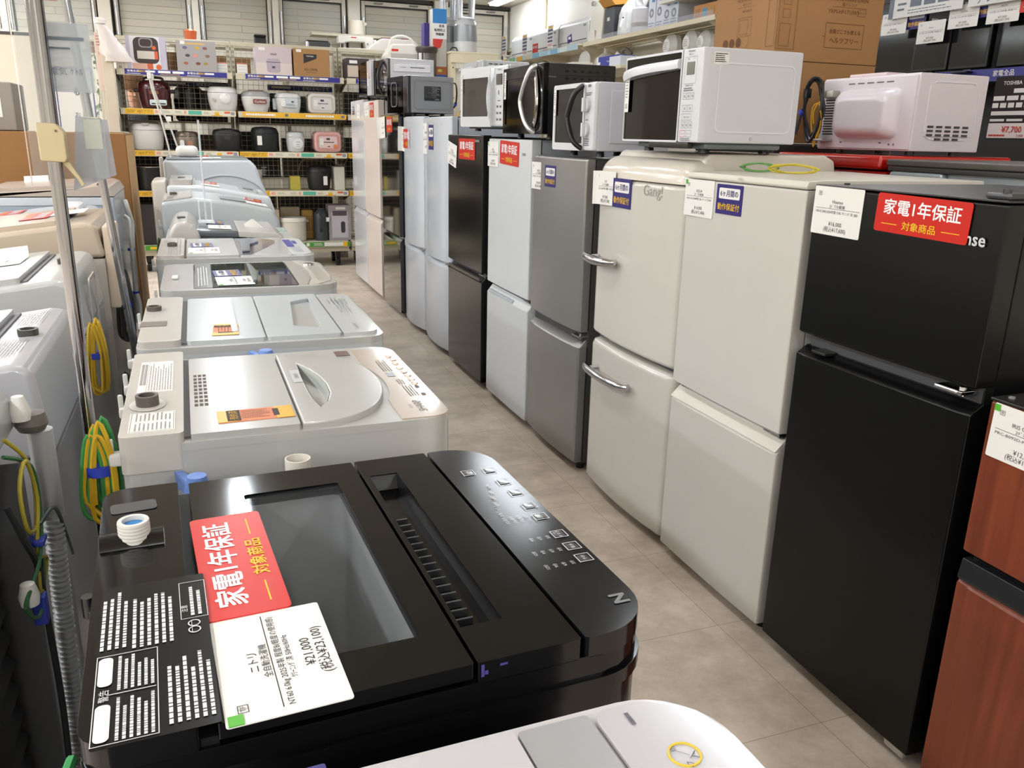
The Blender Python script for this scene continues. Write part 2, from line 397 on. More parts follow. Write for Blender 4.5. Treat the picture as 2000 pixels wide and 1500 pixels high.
def window(n, x0, x1, zs=2.33, zt=2.87):
    w = MB(); f = .045
    w.box(x0, x1, 11.015, 11.05, zs, zt)
    o = struct(w.build('window_%d' % n, SHUT))
    fr = MB()
    fr.box(x0 - f, x0, 10.96, 11.05, zs - f, zt + f, .004).box(x1, x1 + f, 10.96, 11.05, zs - f, zt + f, .004)
    fr.box(x0, x1, 10.96, 11.05, zt, zt + f, .004).box(x0, x1, 10.95, 11.05, zs - f, zs, .004)
    fr.build('window_frame', FRAMEW, o)
    g = MB()
    g.box(x0, x0 + .012, 10.995, 11.015, zs, zt).box(x1 - .012, x1, 10.995, 11.015, zs, zt).box(x0, x1, 10.995, 11.015, zt - .014, zt)
    g.build('gasket', DARK, o)
    s = MB()
    for x in (x0 + .16, x1 - .2):
        s.box(x - .05, x + .05, 10.93, 10.96, zt + .012, zt + .03, .003).cyl((x, 10.93, zt + .02), (x + .05, 10.9, zt + .02), .008)
    s.build('stay_arm', GREYM, o)
    for x in (x0 - .022, x1 + .022):
        MB().box(x - .008, x + .008, 10.935, 10.96, zs + .07, zs + .4, .004).cyl((x, 10.945, zs + .04), (x, 10.945, zs + .09), .012).build('bolt_handle', STEEL, o)
for n, (a, b) in enumerate(((-2.6, -1.86), (-1.7, -.93), (-.66, .06), (.24, .95), (1.12, 1.82), (2.1, 2.9), (3.2, 3.91))): window(n + 1, a, b)
for n, (a, b) in enumerate(((-.865, -.735), (.11, .185), (1.0, 1.07), (1.885, 2.03), (2.965, 3.14), (-1.81, -1.75))):
    o = struct(MB().box(a, b, 10.9, 11.05, 0, CEIL, .006).build('trim_%d' % (n + 1), FRAMEW))
    MB().box(a - .02, a - .002, 10.99, 11.05, 2.2, CEIL).box(b + .002, b + .02, 10.99, 11.05, 2.2, CEIL).build('gap', DARK, o)
struct(MB().box(-4.2, 4.0, 10.95, 11.05, 2.925, 2.955, .004).build('trim_7', mat('3a3330', .5)))
struct(MB().box(-4.2, 4.0, 10.98, 11.05, 2.2, 2.285, .004).build('trim_8', FRAMEW))
for n, y in enumerate((9.75, 7.75, 6.05, 4.3)):
    struct(MB().box(3.975, 4.0, y - .03, y + .03, 0, CEIL, .003).build('trim_%d' % (n + 9), mat('d5c8a8', .6)))
struct(MB().box(3.97, 4.0, -3, 11.05, 2.43, 2.455, .003).build('trim_13', mat('d5c8a8', .6)))
for n, (y0, y1) in enumerate(((7.83, 9.69), (9.81, 10.95))):
    struct(MB().box(3.985, 4.0, y0, y1, 2.47, 2.95, .004).build('trim_%d' % (n + 14), mat('f6f1e6', .5)))

TUBE = mat('f1f8ff', .4, em=LAMP_W * 2.9, noise=(1, 0))
def lamp(x, y, k):
    t = thing('ceiling_light', 'ceiling tube light above the air conditioners by the right wall' if k == 'seen' else 'white ceiling tube light out of the picture above the aisles', 'ceiling light', (x, y, CEIL), 0, 'ceiling tube lights')
    MB().box(-.085, .085, -.63, .63, -.035, 0, .006).build('housing', mat('f2efe8', .4), t)
    MB().box(-.06, .06, -.61, .61, -.06, -.037, .008).build('tube', TUBE, t)
for x, y in FILL_LAMPS:                                     # unseen area lamps, added to brighten the upright fronts
    L = bpy.data.lights.new('added_fill_light', 'AREA'); L.shape = 'RECTANGLE'; L.size = .12; L.size_y = 1.22; L.energy = LAMP_W * 5.0; L.color = (.9, .955, 1.0)
    o = bpy.data.objects.new('added_fill_light', L); COL.objects.link(o); o.location = (x, y, CEIL - .06)
for x, ys in LAMP_ROWS:
    for y in ys: lamp(x, y, 'seen' if (x > 3 and y > 9) else '')

# ---------------------------------------------------------------- refrigerators along the aisle (local front is -y, turned to face the washers)
GF = 'refrigerators in a row along the aisle'
def door_rings(w, z0, z1, bulge, rc, y1, ct=0, cb=0, ctz=None, re=.006):
    n = 12; hw = w / 2
    def ring(z, ins):
        P = []
        for i in range(n + 1):
            x = -hw + rc + (w - 2 * rc) * i / n; P.append((x, bulge * (2 * x / w) ** 2 + ins))
        if rc:
            yl = bulge * ((w - 2 * rc) / w) ** 2 + ins
            R = [(-hw + rc - rc * math.sin(rad(a)), yl + rc - rc * math.cos(rad(a))) for a in (75, 50, 25)]
            S = [(hw - rc + rc * math.sin(rad(a)), yl + rc - rc * math.cos(rad(a))) for a in (25, 50, 75)]
            P = R + P + S
        return [(x, min(y, y1 - .004), z) for x, y in P] + [(hw, y1, z), (-hw, y1, z)]
    def small(z, ins, sh):
        return [(p[0] * (1 - sh / hw), p[1], p[2]) for p in ring(z, ins)]
    L = []
    if cb: L += [ring(z0, cb), ring(z0 + (ctz or cb), 0)]
    else: L += [small(z0, re, re * .7), ring(z0 + re * .5, re * .3), ring(z0 + re, 0)]
    if ct: L += [ring(z1 - (ctz or ct) - .002, 0), ring(z1 - (ctz or ct) + .003, .004), ring(z1, ct)]
    else: L += [ring(z1 - re, 0), ring(z1 - re * .4, re * .3), small(z1, re, re * .7)]
    return L
def fridge(label, y0, y1, H, split, gap, body, door, X=1.41, d=.58, bulge=.004, rc=.008, ct=.018, dd=.05, gapm=None, ydeg=0, low=None, re=.006, foot=.035, top=None, bodyH=None, hinge=True, ctz=None, inset=.004, dtop=None):
    w = y1 - y0
    t = thing('refrigerator', label, 'refrigerator', (X, (y0 + y1) / 2, 0), -90 + ydeg, GF)
    bh = bodyH or H - .006
    MB().box(-w / 2 + inset, w / 2 - inset, dd + .008, d, foot, bh, .005).build('body', body, t)
    MB().box(-w / 2 + .01, w / 2 - .01, dd - .015, dd + .02, foot + .01, H - .02).build('gasket', mat('4a4a4c', .6), t)
    MB().loft(door_rings(w, split + gap / 2, H, bulge, rc, dd, re=re)).build('upper_door', door, t)
    MB().loft(door_rings(w, foot + .005, split - gap / 2, bulge, rc, dd, ct=ct, re=re, ctz=ctz)).build('lower_door', low or door, t)
    MB().box(-w / 2 + .006, w / 2 - .006, ct + .012, dd + .02, split - gap / 2 - .03, split + gap / 2 + .01, .003).build('handle_recess', gapm or door, t)
    f = MB()
    for sx in (-1, 1): f.cyl((sx * (w / 2 - .05), .07, 0), (sx * (w / 2 - .05), .07, foot + .004), .018).cyl((sx * (w / 2 - .05), d - .06, 0), (sx * (w / 2 - .05), d - .06, foot + .004), .018)
    f.build('foot', BLACK, t)
    if hinge:
        MB().box(w / 2 - .075, w / 2 - .004, .012, dd + .012, split - .004, split + .004, .002).cyl((w / 2 - .02, .03, split - .012), (w / 2 - .02, .03, split + .012), .006).build('hinge', STEEL, t)
    return t, w
def yc(y0, y1): return (y0 + y1) / 2
# far white and beige pair
t, w = fridge('far white glossy refrigerator at the end of the aisle by the shelves', 7.58, 8.2, 1.655, .70, .014, mat('d9d9dc', .25), mat('e6e6ea', .12, coat=.6), ct=.03, rc=.004, d=.62)
guarantee_card(t, FR(-.16, 1.57), .1, .07); price_card(t, FR(.1, 1.56, 0, -2), w=.15, h=.12, head='AQUA', line='AQR 2022年製', price='¥28,000')
decal('badge', t, FR(0, 1.6), .03, .01, mat('8a8a90', .3))
t, w = fridge('beige pink refrigerator between far white and black ones', 6.93, 7.56, 1.633, .69, .016, mat('cfc4bc', .35), mat('e6d8cf', .28), ct=.03, rc=.003, d=.64)
warranty_card(t, FR(.06, 1.56), .17, .115); price_card(t, FR(-.16, 1.57, 0, 2), w=.15, h=.11, head='TOSHIBA', line='GR-V36 2021年製', price='¥58,000')
t, w = fridge('far black mirror glass refrigerator', 6.22, 6.84, 1.515, .62, .02, BLACK, mat('0e0e10', .06, coat=1), ct=.022, rc=.003, gapm=mat('1c1c1e', .3), d=.62)
price_card(t, FR(-.2, 1.42, -.004, 3), w=.16, h=.16, head='Haier', line='JR-NF 2023年製', price='¥35,000', curl=.03); warranty_card(t, FR(.02, 1.44, 0), .2, .11)
MB().lathe([(0, 0), (.03, .004), (.032, .03), (.02, .05), (0, .055)], 16).build('crumpled_tape', mat('f5f5f2', .4), t).location = (.19, .1, 1.5)
LB = mat('c9ced6', .22, coat=.3)
t, w = fridge('bluish white bulging refrigerator with red and white cards, beside the black glass one', 5.60, 6.19, 1.492, .61, .014, mat('c4cad4', .35), LB, bulge=.035, rc=.012, d=.6, dd=.07)
warranty_card(t, FR(-.06, 1.345, .002), .2, .13); price_card(t, FR(-.24, 1.34, .02, -4), w=.09, h=.17, head='SHARP', line='SJ-D 2020', price='¥22,000', curl=.03)
t, w = fridge('bluish white bulging refrigerator with a navy card, beside the matt black one', 4.94, 5.58, 1.482, .60, .014, mat('c4cad4', .35), LB, bulge=.035, rc=.012, d=.6, dd=.07)
guarantee_card(t, FR(-.03, 1.36, .001), .12, .15); price_card(t, FR(-.2, 1.35, .012), w=.14, h=.19, head='SHARP', line='SJ-D18 2021年製', price='¥24,000')
decal('badge', t, FR(.16, 1.44, .012), .05, .012, mat('9aa0a8', .3))
t, w = fridge('matt black refrigerator with white and red cards under the silver microwave oven', 4.26, 4.91, 1.38, .645, .022, BLACK, mat('161515', .16, spec=.5), ct=.028, rc=.004, gapm=BLACK, d=.6)
price_card(t, FR(-.22, 1.27, -.003, -9), w=.18, h=.125, head='Hisense', kind='2ﾄﾞｱ冷蔵庫', line='HR-B12C 2022年製', price='¥18,000', tax='(税込¥19,800)'); warranty_card(t, FR(.055, 1.305), .3, .11)
MB().box(-.3, .3, -.002, .03, .612, .632, .004).build('handle_bar', mat('55524f', .3, metal=.6), t); decal('badge', t, FR(.24, 1.35), .07, .012, STEEL)
t, w = fridge('cool white refrigerator with red card between the matt black and silver ones', 3.575, 4.165, 1.365, .63, .018, mat('b9bec6', .35), mat('d4d6d7', .3), ct=.03, rc=.008, d=.57, ctz=.035)
price_card(t, FR(-.215, 1.29), w=.16, h=.12, head='AQUA', kind='2ﾄﾞｱ冷蔵庫', line='AQR-17J 2020年製', price='¥16,000', tax='(税込¥17,600)', green=True); warranty_card(t, FR(.02, 1.3, 0, -2), .26, .11)
MB().box(-.26, .1, -.001, .02, .585, .603, .005).build('handle_lip', mat('c3c8d0', .3), t); decal('badge', t, FR(.21, 1.3), .035, .01, GREYM)
SILV = mat('8b8986', .3, metal=.55)
t, w = fridge('silver grey refrigerator with navy card beside the retro one', 3.0, 3.545, 1.303, .595, .03, mat('4e4d4c', .35), SILV, ct=.04, rc=.012, d=.56, ctz=.03, gapm=mat('5f5d5b', .35), bulge=.012, re=.012, X=1.405)
price_card(t, FR(-.2, 1.215, .006), w=.16, h=.115, head='AQUA', kind='2ﾄﾞｱ冷蔵庫', line='AQR-13G 2018年製', price='¥10,000', tax='(税込¥11,000)'); guarantee_card(t, FR(-.055, 1.22, .001), .12, .088)
# retro fridge
RET = mat('d0ccc2', .22, coat=.4); RETT = mat('dcd3c6', .2, coat=.4)
w = .62; t = thing('refrigerator', 'cream retro refrigerator with rounded edges and two chrome handles', 'refrigerator', (1.40, 2.585, 0), -90, GF)
MB().box(-w / 2 + .006, w / 2 - .006, .075, .56, .03, 1.29, .01).build('body', RETT, t)
MB().box(-w / 2 + .02, w / 2 - .02, .05, .09, .05, 1.27).build('gasket', mat('4a4a4c', .6), t)
MB().loft(door_rings(w, .645, 1.245, .022, .035, .075, re=.02)).build('upper_door', RET, t)
MB().loft(door_rings(w, .03, .632, .022, .035, .075, re=.026)).build('lower_door', RET, t)
cap = []
for k in range(9):
    a = rad(90 * k / 8); ins = .06 * (1 - math.cos(a)); cap.append((1.245 + .075 * math.sin(a), ins))
R = []
for z, ins in cap:
    r = door_rings(w, 0, 1, .022, .035, .075)[3]
    R.append([(p[0] * (1 - ins * .75 / (w / 2)), p[1] + ins if p[1] < .06 else .12, z) for p in r])
MB().loft(R).build('top_cap', RETT, t)
MB().prism([(.085, 1.28), (.085, 1.322), (.105, 1.341), (.55, 1.341), (.59, 1.325), (.6, 1.28)], -w / 2 + .02, w / 2 - .02, 'x', .012).build('worktop', RETT, t)
for z, xx in ((.953, (-.315, -.06)), (.53, (-.26, .09))):
    a, b = xx; hb = MB()
    hb.tube([(a, -.022, z), (a + .05, -.04, z - .004), ((a + b) / 2, -.047, z - .006), (b - .05, -.04, z - .004), (b, -.022, z)], .012, 10, 6, rr=lambda s: .009 + .008 * math.sin(math.pi * s))
    hb.cyl((a + .05, -.034, z - .003), (a + .05, .012, z - .003), .009).cyl((b - .04, -.034, z - .003), (b - .04, .012, z - .003), .011)
    hb.build('handle', CHROME, t)
price_card(t, FR(-.205, 1.205, -.001, 1), w=.155, h=.12, head='ﾚﾄﾛ', kind='2ﾄﾞｱ冷蔵庫', line='2018年製 85L', price='¥7,000', tax='(税込¥7,700)', curl=.014, green=True); guarantee_card(t, FR(-.075, 1.195, -.002), .135, .1)
text('logo', [('Gang!', 0, 0, .05, 'c', .0)], mat('b9b6b0', .25, metal=.6), t, Mx(.13, .0036, 1.218, (1, .06, 0), (0, 0, 1)), .0008)
f = MB()
for sx in (-1, 1): f.cyl((sx * .24, .12, 0), (sx * .24, .12, .035), .02).cyl((sx * .24, .5, 0), (sx * .24, .5, .035), .02)
f.build('foot', BLACK, t)
# plain white
WH = mat('cecac2', .28, coat=.2); WHT = mat('d6cfc2', .3)
t, w = fridge('plain white refrigerator with navy card beside the tall black one', 1.715, 2.262, 1.267, .617, .012, mat('dcdad6', .3), WH, ct=.035, rc=.006, d=.585, gapm=WHT, bodyH=1.28, ctz=.045, bulge=.004)
MB().prism([(0.004, 1.268), (.0, 1.274), (.006, 1.288), (.05, 1.291), (.585, 1.291), (.585, 1.27)], -w / 2, w / 2, 'x', .003).build('top_panel', WHT, t)
MB().prism([(.0, .573), (.033, .606), (.05, .606), (.05, .573)], -w / 2 + .001, w / 2 - .001, 'x', .002).build('handle_lip', WHT, t)
price_card(t, FR(-.2, 1.213, 0), w=.155, h=.108, head='AQUA', kind='2ﾄﾞｱ冷蔵庫', line='AQR-13G 2018年製 126L ｸﾘｰﾆﾝｸﾞ済 BK', price='¥14,000', tax='(税込¥15,400)', green=True)
guarantee_card(t, FR(-.045, 1.22), .125, .083); text('logo', [('Aqua', .0, 1.281, .012)], mat('b9b6ae', .3, metal=.5), t, FR(0, 0, 0), .0012)
# black one
BK = mat('0d0d0d', .26, spec=.28, bump=(220, .05)); BKT = mat('2a2827', .4)
t, w = fridge('tall black refrigerator with red warranty card beside the wood grain one', 1.152, 1.685, 1.278, .9, .035, mat('0d0d0e', .3, spec=.3), BK, ct=.03, rc=.005, d=.6, gapm=mat('161616', .3), ctz=.02, bodyH=1.281, hinge=False, dd=.055)
MB().box(-w / 2 + .001, w / 2 - .001, .002, .6, 1.28, 1.284, .001).build('top_panel', BKT, t)
MB().box(-w / 2 + .06, -w / 2 + .11, .0, .05, .878, .885, .002).build('handle_notch', mat('232323', .3), t)
MB().box(w / 2 - .09, w / 2 - .02, -.006, .05, .9, .908, .002).cyl((w / 2 - .04, .02, .893), (w / 2 - .04, .02, .912), .008).cyl((w / 2 - .085, -.003, .904), (w / 2 - .03, -.003, .904), .005).build('hinge', CHROME, t)
MB().box(w / 2 - .07, w / 2 - .012, .02, .08, 1.284, 1.296, .004).cyl((w / 2 - .04, .04, 1.28), (w / 2 - .04, .04, 1.304), .008).build('top_hinge', mat('444446', .3, metal=.5), t)
MB().cyl((-w / 2 + .03, .07, 1.282), (-w / 2 + .03, .07, 1.288), .007).build('screw', DARK, t)
MB().box(w / 2 - .08, w / 2 - .02, .02, .06, .012, .03, .004).build('foot_bracket', CHROME, t)
price_card(t, FR(-.18, 1.225, 0, -.5), w=.163, h=.112, head='Hisense', kind='2ﾄﾞｱ冷蔵庫', line='HR-K120B 2024年製 124L ｸﾘｰﾆﾝｸﾞ済 2BD', price='¥16,000', tax='(税込¥17,600)')
warranty_card(t, FR(.068, 1.236, 0, -1), .248, .082)
text('logo', [('Hisense', .177, 1.208, .036, 'c', .022)], mat('c9c9c9', .3, metal=.4), t, FR(0, 0, 0), .0008)
# wood grain one
WOODR = wood('7c3a20', '58220d', 9, 9, .6, .35)
t, w = fridge('low reddish wood grain refrigerator beside the tall black one', .60, 1.112, .91, .56, .05, BLACK, WOODR, ct=.02, rc=.004, d=.52, gapm=BLACK, ctz=.02, hinge=False, bodyH=.915)
MB().box(-w / 2, w / 2, .0, .5, .911, .917, .002).build('top_panel', mat('232222', .3), t)
MB().prism([(.0, .525), (-.002, .535), (.004, .572), (.03, .572), (.03, .525)], -w / 2 + .004, w / 2 - .004, 'x', .003).build('handle_strip', mat('202224', .25), t)
price_card(t, FR(-.165, .855, 0, -1), w=.155, h=.108, head='IRIS OHYAMA', kind='2ﾄﾞｱ冷蔵庫', line='PRC-B092D-M 2024年製 87L', price='¥12,000', tax='(税込¥13,200)', green=True)
for x in (-.235, -.2): MB().cyl((x, .03, .916), (x, .03, .92), .006).build('screw', GREYM, t)
# the second row, standing back to back behind the first, facing the other way
GR = 'refrigerators of the second row, backs to the aisle'
def back_fridge(label, y0, y1, H, m, topm, d=.58, X=2.08, plate=False, tp=.045):
    w = y1 - y0; t = thing('refrigerator', label, 'refrigerator', (X, (y0 + y1) / 2, 0), 90, GR)     # local back is +y towards -x
    MB().box(-w / 2, w / 2, -d, -.03, .03, H - tp - .005, .006).build('body', m, t)
    MB().box(-w / 2, w / 2, -d, 0, H - tp, H, tp * .26, 3).build('top_panel', topm, t)
    MB().box(-w / 2 + .02, w / 2 - .02, -.035, -.02, .1, H - tp - .012, .003).build('back_panel', mat('9aa0a4', .4, metal=.4) if plate else m, t)
    f = MB()
    for sx in (-1, 1): f.cyl((sx * (w / 2 - .06), -.08, 0), (sx * (w / 2 - .06), -.08, .034), .018).cyl((sx * (w / 2 - .06), -d + .08, 0), (sx * (w / 2 - .06), -d + .08, .034), .018)
    f.build('foot', BLACK, t)
    return t, w
REDF = mat('c01a10', .2, coat=.6)
t, w = back_fridge('glossy red refrigerator seen from behind under the pinkish microwave oven', 2.19, 2.72, 1.345, REDF, REDF)
MB().box(.06, .16, -.022, .004, 1.22, 1.29, .004).build('hinge_cover', mat('8f8f92', .4), t)
t, w = back_fridge('dark grey topped refrigerator seen from behind next to the red one', 1.62, 2.165, 1.335, mat('6f7276', .4, metal=.5), mat('4d4843', .4), plate=True, tp=.02)
MB().box(-.26, .26, -.02, .002, 1.3, 1.314, .002).build('top_edge', mat('35322f', .4), t)
MB().box(.04, .25, -.02, .006, 1.16, 1.3, .01).box(.07, .22, .002, .01, 1.262, 1.28, .005).build('metal_plate', mat('9fa8ac', .35, metal=.5), t)
MB().cyl((.235, .002, 1.27), (.235, .014, 1.27), .008).build('screw', STEEL, t)
t, w = back_fridge('dark refrigerator hidden behind, carrying the stacked microwave cartons', 2.75, 3.3, 1.375, mat('2a2a2c', .4), mat('2a2a2c', .4))

# ---------------------------------------------------------------- microwave ovens on the refrigerators (local front is -y)
GM = 'microwave ovens on top of the refrigerators'
DGL = mat('050404', .06, spec=.12); MWW = mat('d2d1d6', .3, coat=.3); MWF = mat('d8d9dd', .25, coat=.3)
def mw(label, yn, w, H, d, X, z, body, front, ydeg=0, panel=.12, glass=None, win=None, side=True, feet=.02, rot=-90, panelm=None, rf=.006):
    """yn: near end of the front edge; panel: width of the control side at the near end"""
    dl = rad(ydeg); cx, cy = X - math.sin(dl) * w / 2, yn + math.cos(dl) * w / 2
    t = thing('microwave_oven', label, 'microwave oven', (cx, cy, z), rot + ydeg, GM)
    b = MB().box(-w / 2, w / 2, .02, d, feet, feet + H, .006)
    if side: b.box(w / 2 - .002, w / 2 + .003, .07, d - .04, feet + .03, feet + H - .03, .0024)
    b.build('body', body, t)
    x1 = w / 2 - panel
    dr = win or (-w / 2 + .03, x1 - .03, feet + .04, feet + H - .05)
    door = MB().plate(rrect(-w / 2, x1 - .001, feet, feet + H, rf), [rrect(dr[0], dr[1], dr[2], dr[3], .004)], 0, .03, M=FR(0, 0, .03)).build('door', front, t)
    MB().box(dr[0] - .002, dr[1] + .002, .004, .012, dr[2] - .002, dr[3] + .002).build('glass', glass or DGL, door)
    p = MB().box(x1 + .001, w / 2, -.0, .03, feet, feet + H, rf).build('control_panel', panelm or front, t)
    f = MB()
    for sx in (-1, 1):
        for yy in (.07, d - .06): f.cyl((sx * (w / 2 - .07), yy, 0), (sx * (w / 2 - .07), yy, feet + .003), .017, .014)
    f.build('foot', BLACK, t)
    return t, p, door, x1, feet
# far wide one
t, p, dr, x1, f = mw('far dark fronted microwave oven with white control panel on the far white refrigerator', 7.24, .56, .275, .36, 1.42, 1.657, mat('2b2b2d', .3), DGL, panel=.17, panelm=MWF)
small_tag(p, FR(x1 + .04, .15), .03, .1); text('lettering', [bar(x1 + .09, .19, x1 + .12, .2), ('#', x1 + .09, .15, x1 + .12, .17)], RED, p, FR(0, 0, 0))
# white one with black bow handle
t, p, dr, x1, f = mw('far white microwave oven with black bow handle behind the grey one', 6.69, .47, .275, .37, 1.44, 1.635, MWW, DGL, panel=.13, panelm=mat('3a3a3e', .12, coat=1))
MB().tube([(x1 - .01, -.002, .03), (x1 - .012, -.035, .09), (x1 - .012, -.045, .16), (x1 - .012, -.035, .22), (x1 - .01, -.002, .28)], .011).build('handle', BLACK, dr)
MB().box(.236, .244, .05, .34, .2, .255, .003).build('vent_cover', mat('f0eff4', .25), t); text('lettering', [('TOSHIBA', .12, .232, .012)] + fine(.18, .32, .225, .24, 1, 5, .5), mat('6c6c72', .5), t, Mx(.245, 0, 0, (0, 1, 0), (0, 0, 1)))
k = MB()
for zz in (.08, .19): k.cyl((x1 + .06, 0, zz), (x1 + .06, -.022, zz), .024)
k.build('knob', CHROME, p)
# grey one
GREYB = mat('7d7d7e', .35, metal=.2)
t, p, dr, x1, f = mw('grey microwave oven with dark mirror door between the far white one and the silver one', 5.95, .45, .245, .345, 1.42, 1.50, GREYB, DGL, ydeg=6, panel=.1, panelm=mat('1c1c1e', .15, coat=.8), side=False)
MB().plate(rrect(.05, .33, .045, .24, .02), [rrect(.056, .324, .051, .234, .017)], 0, .003, M=Mx(.225, 0, 0, (0, 1, 0), (0, 0, 1))).build('pressed_rim', GREYB, t)
lb = decal('rating_label', t, Mx(.2262, .185, .15, (0, 1, 0), (0, 0, 1)), .125, .095, mat('1b1b1c', .4))
text('lettering', fine(-.058, .058, -.03, .044, 9, 11, .6) + [bar(.015, -.042, .05, -.034)], mat('b9b9b9', .5), lb, Mx(.2262, .185, .15, (0, 1, 0), (0, 0, 1)))
MB().plate(rrect(-.13, -.0, .06, .23, .03), [rrect(-.122, -.008, .068, .222, .025)], 0, .003, M=FR(0, 0, .001)).build('window_trim', mat('8a8a8c', .2, metal=.6), dr)
MB().tube([(.1, .35, .22), (.12, .38, .235), (.17, .385, .22), (.185, .385, .15), (.17, .38, .08), (.13, .37, .06)], .006).build('power_cord', BLACK, t)
MB().cyl((.17, .385, .1), (.17, .38, .075), .01).build('cord_tie', mat('2a3fae', .5), t)
tag(MB().tube([(1.76, 5.9, 1.5), (1.8, 5.94, 1.54), (1.84, 5.9, 1.57), (1.82, 5.84, 1.53), (1.78, 5.86, 1.497), (1.82, 5.9, 1.51), (1.86, 5.88, 1.54), (1.84, 5.82, 1.5)], .005).build('earth_wire', mat('c89a2a', .5)), 'yellow earth wire loop behind the grey microwave oven', 'wire')
# white vented oven
t, p, dr, x1, f = mw('low white oven with rows of vent slots behind the silver microwave oven', 5.0, .4, .305, .3, 1.65, 1.484, mat('dfe2e6', .3), mat('b8bcc0', .3, metal=.4), panel=.1)
v = MB()
for r_ in range(3):
    for c_ in range(7): v.box(.2005, .2025, .04 + c_ * .034, .062 + c_ * .034, .265 + r_ * .018, .271 + r_ * .018)
v.build('vent_slot', mat('56565a', .6), t)
MB().tube([(-.17, -.002, .285), (-.165, -.03, .285), (.07, -.03, .285), (.075, -.002, .285)], .009).build('handle', mat('dcdcde', .2), dr)
# silver one
SLV = mat('bfc3c7', .28, metal=.45)
t, p, dr, x1, f = mw('silver microwave oven with curved grip and button strip beside the black one', 3.945, .475, .285, .34, 1.42, 1.4, SLV, SLV, ydeg=10, panel=.135, win=(-.215, .06, .07, .255), glass=mat('33302b', .07, spec=.2), rf=.012)
MB().loft([[(x1 - .06 + .05 * (1 - math.sin(math.pi * s)) , .0, .025 + .27 * s), (x1 - .01, -.006, .025 + .27 * s), (x1 + .015, -.016, .025 + .27 * s), (x1 + .02, .0, .025 + .27 * s)] for s in [i / 10 for i in range(11)]]).build('grip', mat('cfd2d5', .22, metal=.4), dr)
MB().box(x1 + .045, x1 + .1, -.004, .002, .215, .265, .002).build('display', mat('4c4c4a', .15), p)
text('lettering', [('Elabitax', x1 + .075, .285, .012), ('#', x1 + .065, .17, x1 + .07, .19), ('#', x1 + .06, .14, x1 + .085, .144)] + [('#', x1 + .05 + .03 * i, z, x1 + .065 + .03 * i, z + .01) for z in (.05, .08, .11) for i in (0, 1)] + [bar(x1 + .035, .03, x1 + .036, .2)], mat('55585c', .5), p, FR(0, 0, -.0005))
small_tag(dr, FR(-.222, .23, -.001), .02, .09)
MB().box(-.2, .23, .03, .32, .012, .03, .006).build('base', BLACK, t)
# black one with big S handle
t, p, dr, x1, f = mw('black microwave oven with long silver wavy handle on the cool white refrigerator', 3.45, .5, .29, .34, 1.41, 1.37, BLACK, mat('070606', .06, spec=.15), panel=.075, glass=DGL, side=False)
hb = MB().tube([(x1 - .005, .0, .3), (x1 - .008, -.022, .29), (x1 - .03, -.036, .25), (x1 - .075, -.042, .18), (x1 - .08, -.042, .14), (x1 - .045, -.036, .075), (x1 - .018, -.022, .04), (x1 - .012, .0, .026)], .0105, 10).build('handle', mat('cfcfcf', .25, metal=.7), dr)
MB().tube([(x1 - .01, -.002, .28), (x1 + .012, -.006, .24), (x1 + .03, -.008, .16), (x1 + .015, -.006, .09), (x1 - .02, -.002, .05)], .009).build('trim', CHROME, p)
small_tag(dr, FR(-.225, .235, -.0), .026, .12)
v = MB()
for r_ in range(2):
    for c_ in range(6): v.box(.2495, .2508, .1 + c_ * .036, .115 + c_ * .036, .245 + r_ * .03, .253 + r_ * .03)
v.build('vent_slot', mat('000000', .9), t)
MB().box(.2495, .252, .08, .31, .262, .266, .001).build('rib', BLACK, t)
text('lettering', [('National', .04, .255, .01)], GREYM, t, Mx(.2502, 0, 0, (0, 1, 0), (0, 0, 1)))
# small white one with dials
t, p, dr, x1, f = mw('small white microwave oven with two dials and black bow handle', 2.945, .385, .25, .33, 1.41, 1.308, mat('cfced6', .3), MWF, panel=.085, win=(-.172, .095, .05, .255), glass=mat('0f0b08', .07, spec=.15), rf=.012, feet=.022)
MB().tube([(x1 - .012, .0, .262), (x1 - .03, -.03, .23), (x1 - .058, -.042, .16), (x1 - .058, -.042, .13), (x1 - .03, -.03, .06), (x1 - .008, .0, .03)], .01, 10).build('handle', BLACK, dr)
for zz in (.19, .1):
    k = MB().cyl((x1 + .03, -.001, zz), (x1 + .03, -.012, zz), .026).box(x1 + .022, x1 + .038, -.024, -.01, zz - .026, zz + .026, .004).build('dial', MWF, p)
text('lettering', [('#', x1 + .03, .253, x1 + .055, .263)] + fine(x1 + .015, x1 + .07, .222, .236, 2, 4) + fine(x1 + .01, x1 + .06, .04, .07, 4, 8) + fine(x1 + .02, x1 + .05, .132, .14, 1, 2), mat('6a6a70', .5), p, FR(0, 0, -.0008))
small_tag(dr, FR(-.175, .205, -.001), .022, .1)
# big white one
t, p, dr, x1, f = mw('big white microwave oven with grip bar and push buttons, on the retro refrigerator', 2.235, .48, .27, .355, 1.415, 1.342, mat('d3d2d8', .3, coat=.2), MWF, panel=.115, win=(-.236, .118, .036, .293), glass=mat('070504', .05, spec=.12), feet=.03, side=False)
g = MB()
N = 12
rows = []
for i in range(N + 1):
    x = -.238 + .353 * i / N; s = i / N; yy = -.008 - .02 * math.sin(math.pi * min(1, s * 1.1)); zl = .222 + .022 * s ** .6; zh = .258 + .018 * s ** .6
    rows.append([(x, .006, zl), (x, yy, zl + .003), (x, yy - .004, (zl + zh) / 2), (x, yy, zh - .003), (x, .006, zh)])
g.loft(rows).build('grip_bar', mat('e4e6ec', .2, coat=.4), dr)
small_tag(dr, FR(-.215, .18, -.003), .026, .11)
MB().box(-.05, .19, .0, .02, .012, .032, .004).build('front_foot', BLACK, t)
MB().box(x1 + .03, x1 + .072, -.002, .002, .225, .262, .002).build('display', mat('6f6d62', .3), p)
